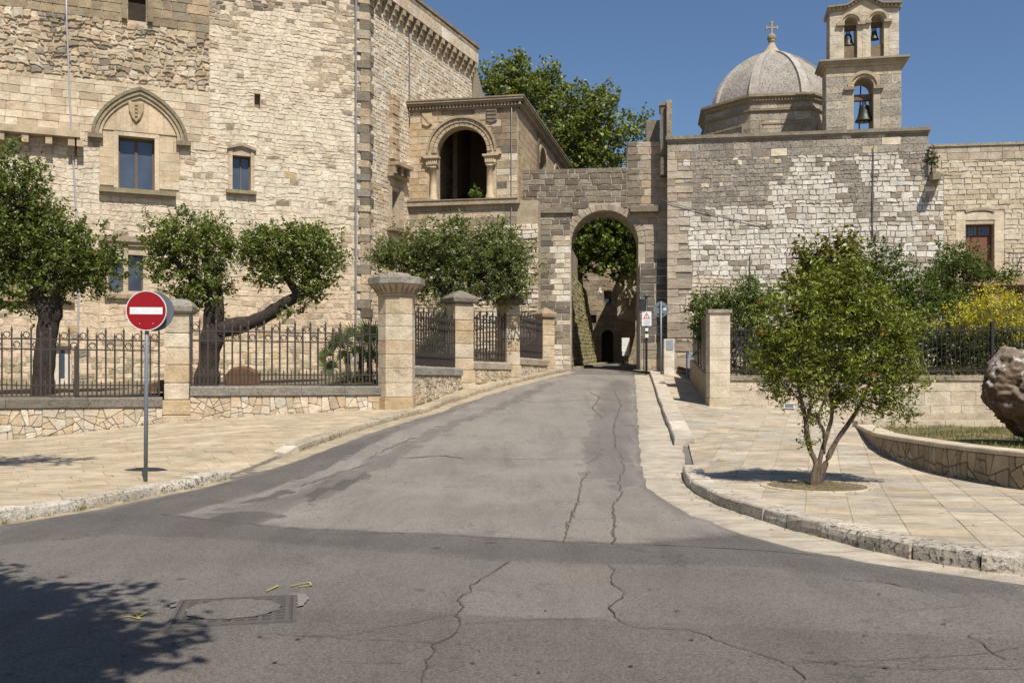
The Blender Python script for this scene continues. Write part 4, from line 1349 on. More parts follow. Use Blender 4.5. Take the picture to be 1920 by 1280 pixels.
# ================================================================== LOGGIA
LA = Vector(SW.pt(SW.uv(767, 300)[0], 0, 0).xy); LB = Vector((.235, 42.45))
LF = Fr(LA, LB)
LS = Fr(LB, LB + Vector((.206, .978)) * 13.3)
loggia = empty('loggia', (-2, 44, 2), 'arched stone loggia with dentilled cornice between castle and gate', 'loggia')
def build_loggia():
    a = LF.box(819, 240, 913, 374)
    uc = (a[0] + a[1]) / 2; r = (a[1] - a[0]) / 2
    vb = LF.uv(866, 376)[1]; vs = LF.uv(866, 286)[1]
    ztop = LF.uv(870, 192)[1]
    side = [(LS.uv(1017, 300)[0], .62, LS.uv(1017, 300)[1]), (LS.uv(1043, 310)[0], .5, LS.uv(1043, 318)[1])]
    m = MB()
    slab(m, LF, rect(-.3, LF.len, 1.5, ztop), [arch_poly(uc, r, vb, vs, 18)], -.55, 0, (.50, .42, .31, .1)); m.build('front_wall', M_MORTAR, loggia)
    m = MB()
    sa = LS.uv(1017, 300)[0]; sb = LS.uv(1044, 320)[0]
    v17 = LS.uv(1017, 278)[1]
    hs = [arch_poly(sa, .95, vb, v17 - .95, 14), arch_poly(sb, .95, vb, v17 - .95, 14)]
    slab(m, LS, rect(.0, LS.len, 1.5, ztop), hs, -.5, 0, (.40, .33, .24, .1)); m.build('side_wall', M_MORTAR, loggia)
    def cf(x, y, z):
        if y > 378:
            if y > 420 and random.random() < .8: return jit(rc(WHITE + CREAM), .12, .04, .5)
            k = noise.noise(Vector((x * .02, y * .03, 2)))
            return jit(rc([(.30, .25, .18), (.36, .30, .22)]) if k > .05 else rc(TAN + CREAM[:1]), .1, .03, .4)
        if x < 818: return jit(rc([(.56, .45, .30), (.58, .48, .34), (.52, .40, .25)]), .07, .03, .1)
        if x > 935 and y > 270: return jit(rc(GREY + TAN + CREAM), .1, .03, .4)
        k = noise.noise(Vector((x * .03, y * .03, 8)))
        return jit(rc([(.25, .205, .145), (.30, .245, .17), (.21, .175, .13)] if k > -.28 else TAN), .1, .04, .5)
    vr = LF.uv(866, 382)[1]
    pcs = courses(LF, 0, LF.len - .01, vr, ztop, (.26, .34), (.38, .75), [('a', uc, r + .42, vb, vs)], .014, 0, .004, (.02, .03), .01, -.02, cf)
    v42 = LF.uv(866, 424)[1]
    pcs += courses(LF, -.2, LF.len - .01, v42, vr, (.28, .34), (.4, .75), (), .014, 0, .004, (.02, .03), .01, -.02, cf)
    pcs += courses(LF, -.2, LF.len + .9, 1.6, v42, (.14, .26), (.2, .5), (), .03, .05, .02, (.02, .09), .03, -.02, cf)
    pcs += courses(LS, .1, LS.len, vr, ztop, (.27, .33), (.4, .8), [('a', sa, 1.22, vb, v17 - .95), ('a', sb, 1.22, vb, v17 - .95)], .010, 0, .003, (.015, .022), .008, -.02, lambda x, y, z: jit(rc([(.44, .35, .23), (.48, .38, .26), (.40, .32, .22)]), .08, .03, .15))
    emit(pcs, loggia, 'stone', 'far_stonework', M_STONE, 260, 40)
    m = MB(); slab(m, LF, rect(LF.len, LF.len + .9, 1.5, LF.uv(985, 376)[1]), [], -.6, 0, (.46, .39, .28, .3)); m.build('buttress', M_MORTAR, loggia)
    # archivolt in three orders
    c0 = (.46, .38, .27)
    emit(voussoirs(LF, uc, vs, r, r + .16, 17, .05, lambda: jit(c0, .08, .03, .2), .008, bev=.02), loggia, 'voussoir', 'arch_ring', M_SMOOTH, 60, 10)
    emit(voussoirs(LF, uc, vs, r + .165, r + .34, 17, .09, lambda: jit((.44, .36, .25), .08, .03, .35), .004, bev=.018), loggia, 'voussoir', 'arch_ring', M_SMOOTH, 60, 10)
    m = MB(); ring(m, LF, uc, vs, r + .345, r + .44, 0, math.pi, 30, -.02, .16, (.38, .31, .22, .4)); m.build('arch_label', M_SMOOTH, loggia)
    for s in (-1, 1):
        # half columns with capitals
        uu = uc + s * (r + .14)
        q = LF.pt(uu, 0, .05)
        z1 = vs - .60
        t = MB(); t.lathe(q.x, q.y, [(.20, vb), (.21, vb + .07), (.17, vb + .11), (.19, vb + .17), (.14, vb + .23), (.14, (vb + z1) / 2), (.128, z1 - .06), (.16, z1 - .05), (.16, z1)], 18, (.58, .47, .32, .1)); t.build('column', M_SMOOTH, loggia, True)
        m = MB()
        for j, (h0, h1, w) in enumerate(((0, .08, .17), (.08, .30, .20), (.30, .36, .25), (.36, .44, .29))):
            m.fbox(LF, uu - w - (.1 if s < 0 else 0), uu + w + (.1 if s > 0 else 0), z1 + h0, z1 + h1, -.05, w - .02, (.50, .41, .28, .2))
        m.build('capital', M_SMOOTH, loggia)
        for k in range(5):
            m = MB().fbox(LF, uu - .19 + k * .085, uu - .145 + k * .085, z1 + .11, z1 + .27, .14, .205, (.58, .48, .34)); m.build('capital_leaf', M_SMOOTH, loggia)
        u2 = uc + s * (r + .42)
        MB().fbox(LF, u2 - .24, u2 + .24, z1 + .44, z1 + .54, 0, .16, (.48, .4, .28, .3)).fbox(LF, u2 - .18, u2 + .18, z1 + .54, z1 + .68, 0, .12, (.5, .42, .3, .3)).build('impost', M_SMOOTH, loggia)
    # parapet sill
    MB().fbox(LF, -.25, LF.len + .12, vb - .22, vb - .02, 0, .22, (.40, .33, .24, .5)).fbox(LF, -.2, LF.len + .05, vb - .02, vb + .02, -.5, .26, (.36, .31, .22, .6)).build('parapet_sill', M_SMOOTH, loggia)
    # cornice with dentils on both sides
    co = (.30, .25, .175, .45)
    for fr, u0, u1 in ((LF, -.05, LF.len + .32), (LS, -.32, LS.len)):
        m = MB()
        for z0, z1, w in ((ztop - .34, ztop - .27, .09), (ztop - .27, ztop - .14, .12), (ztop - .14, ztop - .04, .24), (ztop - .04, ztop + .06, .30), (ztop + .06, ztop + .12, .33)):
            m.fbox(fr, u0 + .33 - w if fr is LS else u0, u1 - .33 + w if fr is LF else u1, z0, z1, -.3, w, co)
        m.build('cornice', M_SMOOTH, loggia)
        k = 0
        u = u0 + .1
        first = None
        while u < u1 - .2:
            m = MB().fbox(fr, u, u + .075, ztop - .255, ztop - .15, .1, .185, (.42, .35, .25, .2))
            if first is None: first = m.build('dentil', M_SMOOTH, loggia); fu = u
            else: copy_part(first, loggia, fr.pt(u, 0, 0) - fr.pt(fu, 0, 0))
            u += .15
    # carved coats of arms
    for (x0, y0, x1, y1, dark) in ((792, 213, 811, 239, 0), (912, 203, 932, 232, 1)):
        b = LF.box(x0, y0, x1, y1)
        c = (.52, .42, .28, .1) if not dark else (.22, .19, .14, .5)
        um = (b[0] + b[1]) / 2
        m = MB(); m.add(*stone_geo(LF, [(b[0], b[2] + .1), (um, b[2]), (b[1], b[2] + .1), (b[1], b[3]), (b[0], b[3])], .10, .03, 0), c)
        if dark:
            for k in range(3): m.fbox(LF, b[0] + .03, b[1] - .03, b[2] + .2 + k * .16, b[2] + .26 + k * .16, .08, .13, c)
        else:
            m.prism(LF, [(b[0] + .02, b[3] - .1), (b[1] - .1, b[2] + .1), (b[1] - .02, b[2] + .16), (b[0] + .1, b[3] - .02)], .08, .13, (.46, .37, .25))
        m.build('coat_of_arms', M_SMOOTH, loggia)
    # room behind the arch, roof
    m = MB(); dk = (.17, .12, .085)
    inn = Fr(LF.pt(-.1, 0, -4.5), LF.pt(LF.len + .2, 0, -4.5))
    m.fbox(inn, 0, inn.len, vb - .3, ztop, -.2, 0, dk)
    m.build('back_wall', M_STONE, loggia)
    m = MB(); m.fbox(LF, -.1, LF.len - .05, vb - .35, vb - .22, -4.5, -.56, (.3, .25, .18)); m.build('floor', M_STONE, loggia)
    p = [LF.pt(-.4, 0, 0), LF.pt(LF.len, 0, 0), LS.pt(LS.len, 0, 0), Vector((-2.0, LS.pt(LS.len, 0, 0).y, 0))]
    m = MB(); m.add([Vector((q.x, q.y, ztop - .15)) for q in p] + [Vector((q.x, q.y, ztop + .1)) for q in p], [(3, 2, 1, 0), (4, 5, 6, 7), (0, 1, 5, 4), (1, 2, 6, 5), (2, 3, 7, 6), (3, 0, 4, 7)], (.28, .23, .16, .4)); m.build('roof', M_STONE, loggia)
    # side arches: rings
    for u in (sa, sb):
        emit(voussoirs(LS, u, v17 - .95, .95, 1.2, 13, .06, lambda: jit((.46, .37, .25), .08, .03, .1), .01), loggia, 'voussoir', 'arch_ring', M_SMOOTH, 30, 8)
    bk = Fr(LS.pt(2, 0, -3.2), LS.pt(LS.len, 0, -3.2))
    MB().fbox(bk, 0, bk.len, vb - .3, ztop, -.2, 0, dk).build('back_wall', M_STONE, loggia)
    pz = MB(); uu = LF.uv(960, 300)[0]
    pz.tube([LF.pt(uu, z, .10) for z in np.linspace(2.2, ztop + .1, 12)], .016, 6, (.3, .29, .28)); pz.build('cable', M_PAINT, loggia, True)
    # plant growing on the parapet
    c = LF.pt(LF.uv(893, 360)[0], vb + .35, -.35)
    t = empty('potted_plant', (c.x, c.y, vb), 'small leafy green plant in the loggia arch', 'plant')
    s = MB()
    for k in range(7):
        e = c + Vector((random.uniform(-.25, .25), random.uniform(-.15, .15), random.uniform(-.05, .2)))
        s.tube(bez((c.x, c.y, vb - .2), (c.x, c.y, vb + .1), e, 5), .012, 5, (.12, .13, .04))
    s.build('stem', M_BARK, t)
    pts, _ = blob_points([(tuple(c), (.36, .25, .3))], 420, .1, 12)
    leaf_mesh('foliage', pts, .11, leaf_cols(len(pts), (.10, .17, .03)), M_LEAF, t, .7)
build_loggia()

# ================================================================== GATE
GA = Vector((.02, 43.55)); GB = Vector(((1252 - CX) / F * 43.0, 43.0))
GW = Fr(GA, GB)
gate = empty('town_gate', (4, 43.3, 2), 'weathered stone gateway arch spanning the street', 'gateway')
def build_gate():
    a = GW.box(1071, 396, 1197, 690)
    uc, r = (a[0] + a[1]) / 2, (a[1] - a[0]) / 2
    vtop = GW.uv(1134, 395)[1]; vs = vtop - r * .98
    z1, z2 = GW.uv(1080, 316)[1], GW.uv(1210, 266)[1]
    us = GW.uv(1176, 290)[0]
    m = MB()
    slab(m, GW, [(-.2, 1.0), (uc - r, 1.0), (uc - r, vs)] + [(uc - r * math.cos(math.pi * k / 20), vs + r * .98 * math.sin(math.pi * k / 20)) for k in range(1, 20)] + [(uc + r, vs), (uc + r, 1.0), (GW.len + .5, 1.0), (GW.len + .5, z2), (us, z2), (us, z1), (-.2, z1 - .05)], [], -2.0, 0, (.46, .41, .32, .25))
    m.build('wall', M_MORTAR, gate)
    def cf(x, y, z):
        k = noise.noise(Vector((x * .02, y * .02, 5)))
        if 1010 < x < 1072 and y > 395:
            if y > 560 and y < 600: return jit(rc(GREY), .12, .03, .5)
            if k > .1: return jit(rc(GREY[1:] + [(.36, .32, .25)]), .12, .03, .4)
            return jit(rc(WHITE[1:] + [(.50, .44, .34), (.44, .39, .31)]), .1, .03, .25)
        if x > 1197 and y > 490 and y < 640: return jit(rc([(.17, .15, .125), (.20, .175, .145), (.145, .13, .11)]), .12, .03, .4)
        if x > 1197: return jit(rc([(.42, .36, .28), (.48, .42, .33), (.38, .33, .26), (.5, .4, .28)]), .1, .03, .3)
        return jit(rc([(.215, .185, .145), (.27, .23, .18), (.18, .155, .12), (.235, .20, .15), (.31, .27, .215)]), .12, .04, .8)
    H = [('a', uc, r + .28, 0, vs)]
    uL = GW.uv(1013, 450)[0]
    pcs = courses(GW, 0, us, GW.uv(1080, 392)[1], z1, (.17, .30), (.25, .6), H, .028, .02, .014, (.012, .04), .02, -.02, cf)
    pcs += courses(GW, us, GW.len, GW.uv(1210, 470)[1], z2, (.2, .36), (.3, .6), H, .028, .015, .012, (.012, .04), .02, -.02, cf)
    pcs += courses(GW, uL, uc, 1.6, GW.uv(1080, 392)[1], (.19, .30), (.35, .7), H, .025, .012, .01, (.02, .04), .02, -.02, cf)
    pcs += courses(GW, uc, GW.len, 1.6, GW.uv(1210, 470)[1], (.26, .36), (.4, .7), H, .03, .012, .01, (.02, .04), .02, -.02, cf)
    pcs += courses(GW, 0, uL, 1.6, GW.uv(1000, 392)[1], (.14, .26), (.2, .5), H, .03, .05, .02, (.03, .09), .03, -.02, cf)
    emit(pcs, gate, 'stone', 'far_stonework', M_STONE, 270, 40)
    emit(voussoirs(GW, uc, vs, r, r + .27, 19, .035, lambda: jit(rc([(.36, .31, .24), (.42, .36, .28), (.3, .26, .2)]), .08, .03, .4), .012, ry=.99), gate, 'voussoir', 'arch_ring', M_SMOOTH, 40, 10)
    # pilaster on the left, ledges, dark plinth on the right
    pl = Fr(GW.pt(uL, 0, .28), GW.pt(uc - r - .03, 0, .28))
    pz = GW.uv(1040, 402)[1]
    m = MB(); slab(m, pl, rect(0, pl.len, 1.2, pz), [], -.27, 0, (.52, .46, .36, .2)); p = m.build('pilaster', M_MORTAR, gate)
    pc = courses(pl, 0, pl.len, 1.6, pz, (.2, .3), (.3, .62), (), .025, .01, .01, (.015, .03), .018, -.02, cf)
    emit(pc, p, 'pilaster_stone', 'pilaster_far_stones', M_STONE, 110, 30)
    MB().fbox(GW, uL - .12, uc - r + .08, pz, pz + .22, 0, .42, (.27, .23, .18, .6)).build('ledge', M_STONE, gate)
    b = GW.box(1181, 388, 1236, 399)
    MB().fbox(GW, b[0], b[1], b[2], b[3], 0, .36, (.24, .20, .15, .6)).build('ledge', M_STONE, gate)
    bz = GW.uv(1215, 494)[1]
    q = Fr(GW.pt(uc + r + .06, 0, .22), GW.pt(GW.len - .05, 0, .22))
    m = MB(); slab(m, q, rect(0, q.len, 1.2, bz), [], -.21, 0, (.56, .51, .43, .2)); p2 = m.build('plinth', M_MORTAR, gate)
    pc = courses(q, 0, q.len, 1.6, bz, (.28, .38), (.4, .8), (), .035, .01, .012, (.015, .03), .018, -.02, cf)
    emit(pc, p2, 'plinth_stone', 'plinth_far_stones', M_STONE, 80, 30)
    # ruined fin and chimney stub above
    f1 = GW.box(1240, 188, 1260, 262); f0 = GW.box(1214, 215, 1240, 268)
    m = MB(); m.fbox(GW, f0[0], f0[1], f0[2] - .3, f0[3], -1.6, -.9, (.26, .225, .18, .9)); m.build('stub_wall', M_STONE, gate)
    return uc, r, vs
GU = build_gate()

# ================================================================== CHURCH WALL (right)
RA = Vector(((1251 - CX) / F * 42.0, 42.0)); RB = Vector(((1741 - CX) / F * 40.4, 40.4))
RW = Fr(RA, RB)
cw = empty('church_wall', (12, 41.5, 1.8), 'tall patched wall of white and grey stones below the bell tower', 'wall')
def build_right_wall():
    zt0, zt1 = RW.uv(1255, 258)[1], RW.uv(1735, 240)[1]
    zt = (zt0 + zt1) / 2
    uX = RW.uv(1770, 400)[0]; zX = RW.uv(1755, 328)[1]
    m = MB()
    slab(m, RW, [(0, .8), (uX, .8), (uX, zX), (RW.len, zX), (RW.len, zt), (0, zt)], [], -1.2, 0, (.30, .27, .225, .4))
    m.build('wall', M_MORTAR, cw)
    def greyzone(x, y):
        w = 16 * noise.noise(Vector((x * .02, y * .02, 1)))
        y2, x2 = y + w, x + w
        if y2 < 292: return 1
        if 1290 < x2 < 1450 and y2 < 400 - (x2 - 1290) * .12: return 1
        if 1440 <= x2 < 1480 and y2 < 345: return 1
        if abs(x2 - (1585 + (y - 300) * .42)) < 22 and 300 < y < 420: return 1
        if x2 > 1690 and y2 < 320: return 1
        return 0
    def cf(x, y, z):
        r = random.random()
        if x < 1285 and y > 290:
            if r < .3: return (jit(rc([(.36, .30, .23), (.42, .35, .27)]), .1, .04, .4), .8, 1)
            return (jit(rc([(.56, .49, .40), (.52, .455, .37), (.58, .50, .40)]), .08, .03, .5), .7, 1)
        if y > 520 and x < 1420: return (jit(rc(CREAM + WHITE), .1, .04, .35), .8, 1)
        if greyzone(x, y):
            if r < .12: return (jit(rc(WHITE), .08, .03, .2), 1, 1)
            return (jit(rc([(.35, .32, .275), (.31, .285, .245), (.40, .365, .315), (.45, .41, .35)]), .12, .03, 1.0), .6, 1)
        if r < .09: return (jit(rc([(.36, .32, .26), (.42, .37, .3), (.30, .26, .21)]), .12, .03, .5), 1, 1)
        if x > 1700 and r < .4: return (jit(rc([(.50, .44, .34), (.46, .40, .31)]), .1, .04, .4), .9, 1)
        return (jit(rc([(.74, .71, .65), (.78, .755, .70), (.68, .645, .58), (.71, .675, .61), (.60, .56, .49)]), .07, .02, random.uniform(.1, .5)), 1, 1)
    vt = RW.uv(1500, 292)[1]; vg = RW.uv(1400, 395)[1]
    ug0, ug1 = RW.uv(1290, 340)[0], RW.uv(1470, 340)[0]
    pcs = courses(RW, .0, RW.len, vt, zt - .12, (.26, .38), (.3, .8), (), .014, .0, .01, (.012, .03), .014, -.02, cf)
    # long and short quoins at the left end
    qh = []
    z = 1.3; k = 0
    while z < vt - .1:
        h = min(random.uniform(.26, .42), vt - z)
        if vt - z - h < .15: h = vt - z
        w = random.uniform(.75, 1.15) if k % 2 else random.uniform(.3, .55)
        qh.append(('r', -.1, w, z, z + h))
        q = proj(RW.pt(.4, z + h / 2))
        pcs.append((RW, [(.0, z + .008), (w * .5, z + .008 + random.uniform(-.006, .006)), (w - .01, z + .01), (w - .012 + random.uniform(-.02, .01), z + h - .01), (w * .5, z + h - .008), (.0, z + h - .008)], random.uniform(.02, .045), .018, -.02, cf(1270, q[1], z)[0]))
        z += h; k += 1
    v3 = RW.uv(1500, 330)[1]
    pcs += courses(RW, 0, RW.len, v3, vt, (.13, .24), (.16, .42), qh, .02, .05, .02, (.008, .04), .024, -.02, cf)
    pcs += courses(RW, 0, uX - .02, 1.3, v3, (.14, .27), (.16, .44), qh, .02, .06, .02, (.008, .04), .024, -.02, cf)
    emit(pcs, cw, 'stone', 'far_stonework', M_STONE, 300, 60)
    MB().fbox(RW, -.06, RW.len + .06, zt - .12, zt + .02, -1.25, .14, (.30, .265, .21, .7)).fbox(RW, -.03, RW.len + .03, zt - .20, zt - .12, 0, .08, (.38, .33, .26, .5)).build('coping', M_STONE, cw)
    # return wall at the left end, standing proud of the gate; fin of masonry on top
    lf = Fr(RW.pt(0, 0, -6), RW.pt(0, 0, -.0))
    m = MB(); slab(m, lf, rect(0, lf.len - .02, .8, zt - .1), [], -.5, .01, (.26, .225, .175, .5)); m.build('end_wall', M_STONE, cw)
    z2 = RW.uv(1250, 188)[1]
    m = MB(); m.fbox(RW, -.02, .20, zt + .021, z2, -.9, .0, (.36, .31, .24, .9)); m.fbox(RW, -.28, -.021, zt - 1.5, z2 - .15, -1.6, -.25, (.20, .175, .14, .9)); m.build('masonry_fin', M_STONE, cw)
    MB().fbox(RW, -.34, -.02, z2 - .15, z2 - .03, -1.7, -.2, (.28, .24, .18, .6)).build('fin_cap', M_STONE, cw)
    # roof terrace behind
    ft = [RW.pt(0.5, 0, -1.2), RW.pt(uX, 0, -1.2), Vector((20, 62, 0)), Vector((12.5, 62, 0))]
    m = MB(); m.add([Vector((p.x, p.y, .8)) for p in ft] + [Vector((p.x, p.y, zt - .9)) for p in ft], [(3, 2, 1, 0), (4, 5, 6, 7), (0, 1, 5, 4), (1, 2, 6, 5), (2, 3, 7, 6), (3, 0, 4, 7)], (.36, .31, .24, .3)); m.build('church_body', M_STONE, cw)
    p = MB(); u = RW.uv(1637, 300)[0]
    p.tube([RW.pt(u - .004 * k, z, .08) for k, z in enumerate(np.linspace(RW.uv(1637, 275)[1], RW.uv(1632, 445)[1], 10))], .022, 6, (.12, .11, .10)); p.build('cable', M_PAINT, cw, True)
    p = MB(); p.tube([RW.pt(*RW.uv(x, y), .07) for x, y in ((1240, 375), (1262, 383), (1300, 392), (1380, 412), (1440, 424))], .014, 5, (.12, .11, .10)); p.build('cable', M_PAINT, cw, True)
    p = MB(); p.tube([RW.pt(*RW.uv(x, y), .07) for x, y in ((1407, 476), (1406, 500), (1404, 530))], .02, 5, (.12, .11, .10)); p.build('cable', M_PAINT, cw, True)
    # waterspout near the corner
    b = RW.uv(1748, 337)
    s = MB(); s.fbox(RW, b[0] - .16, b[0] + .16, b[1] - .12, b[1] + .12, 0, .75, (.30, .26, .2, .6)); s.fbox(RW, b[0] - .2, b[0] + .2, b[1] - .26, b[1] - .12, 0, .4, (.36, .31, .24, .5)); s.build('waterspout', M_STONE, cw)
    t = empty('wall_shrub', RW.pt(b[0] - .05, b[1] + .2, .15), 'little dark shrub sprouting at the wall corner above the waterspout', 'plant')
    c = RW.pt(b[0] - .02, b[1] + .85, .12)
    MB().tube([RW.pt(b[0] - .05, b[1] + .1, .05), RW.pt(b[0] - .05, b[1] + .5, .1), c], [.03, .025, .01], 6, (.1, .08, .05)).build('stem', M_BARK, t)
    pts, _ = blob_points([(tuple(c), (.24, .2, .5))], 700, .1, 14)
    leaf_mesh('foliage', pts, .08, leaf_cols(len(pts), (.055, .07, .022)), M_LEAF, t, .5)
build_right_wall()

# ---- house with a brown door at the far right
BA = Vector(((1738 - CX) / F * 43.6, 43.6)); BB = Vector(((2080 - CX) / F * 42.6, 42.6))
BW = Fr(BA, BB)
def build_house():
    h = empty('stone_house', (20, 43, 2), 'cream stone house with a brown door beside the tall church wall', 'house')
    zt = BW.uv(1840, 270)[1]
    d = BW.box(1810, 420, 1864, 528)
    m = MB(); slab(m, BW, rect(0, BW.len, .8, zt), [rect(*d)], -.7, 0, (.56, .49, .38, .15)); m.build('wall', M_MORTAR, h)
    vt = BW.uv(1840, 300)[1]
    def cf(x, y, z):
        r = random.random()
        if y < 302: return jit(rc([(.46, .41, .33), (.52, .46, .36), (.42, .37, .29)]), .1, .03, .4)
        if r < .06: return jit(rc(TAN), .1, .05, .3)
        return jit(rc([(.64, .57, .45), (.60, .52, .40), (.66, .60, .50)]), .07, .03, .2)
    H = [('r', d[0] - .4, d[1] + .4, d[2], d[3] + .55)]
    pcs = courses(BW, 0, BW.len, vt, zt - .08, (.3, .36), (.5, .9), H, .014, 0, .006, (.02, .03), .012, -.02, cf)
    pcs += courses(BW, 0, BW.len, 1, vt, (.15, .26), (.25, .6), H, .02, .04, .018, (.015, .05), .022, -.02, cf)
    emit(pcs, h, 'stone', 'far_stonework', M_STONE, 300, 50)
    MB().fbox(BW, -.05, BW.len, zt - .08, zt + .03, -.75, .08, (.42, .37, .29, .6)).build('coping', M_STONE, h)
    dr = MB().fbox(BW, d[0], d[1], d[2], d[3], -.40, -.33, (.15, .07, .042)).build('door', M_MATT, h, label='brown double door with glazed top lights')
    dm = (d[0] + d[1]) / 2
    for a, b in ((d[0] + .08, dm - .05), (dm + .05, d[1] - .08)):
        MB().fbox(BW, a, b, d[2] + .15, d[3] - .55, -.33, -.31, (.17, .08, .048)).build('door_panel', M_MATT, dr)
        pn = MB().fbox(BW, a, b, d[3] - .45, d[3] - .08, -.33, -.315).build('pane', M_GLASS, dr)
        for k in range(1, 4): MB().fbox(BW, a + (b - a) * k / 4 - .012, a + (b - a) * k / 4 + .012, d[3] - .45, d[3] - .08, -.314, -.30, (.12, .07, .05)).build('glazing_bar', M_MATT, dr)
    sp = courses(BW, d[0] - .4, d[1] + .4, d[2], d[3] + .5, (.4, .5), (.4, .9), [('r', *d)], .006, 0, .002, (.03, .035), .005, -.02, lambda x, y, z: jit((.66, .58, .45), .05, .02, .08), False)
    emit(sp, dr, 'surround_block', 'surround', M_SMOOTH, 40, 10)
    m = MB(); ring(m, BW, dm, d[3] - .95, 1.55, 1.66, math.radians(68), math.radians(112), 8, 0, .08, (.40, .35, .27, .5)); m.build('relieving_arch', M_SMOOTH, h)
    # balcony with railing
    bz = d[2] + .02
    u1 = BW.len
    MB().fbox(BW, d[0] - 1.2, u1, bz - .3, bz, 0, 1.4, (.40, .30, .19, .3)).build('balcony_slab', M_STONE, h)
    for k in range(4):
        u = d[0] - .6 + k * 1.4
        MB().fbox(BW, u - .22, u + .22, bz - 1.3, bz - .3, 0, 1.15, (.36, .27, .17, .3)).build('balcony_pier', M_STONE, h)
    ra = MB().fbox(BW, d[1] + .1, u1, bz + 1.0, bz + 1.04, 1.3, 1.34, (.07, .06, .055)).build('railing', M_IRON, h)
    MB().fbox(BW, d[1] + .1, u1, bz + .08, bz + .11, 1.305, 1.335, (.07, .06, .055)).build('rail', M_IRON, ra)
    u = d[1] + .15
    f = None
    while u < u1:
        if f is None: f = MB().fbox(BW, u, u + .022, bz + .11, bz + 1.0, 1.31, 1.33, (.07, .06, .055)).build('baluster', M_IRON, ra); fu = u
        else: copy_part(f, ra, BW.pt(u, 0, 0) - BW.pt(fu, 0, 0))
        u += .16
    MB().tube([BW.pt(BW.uv(1893, 505)[0], bz + .1, .6), BW.pt(BW.uv(1903, 478)[0], bz + .9, .6), BW.pt(BW.uv(1925, 470)[0], bz + 1.1, .6)], .025, 6, (.06, .055, .05)).build('stair_rail', M_IRON, ra, True)
build_house()

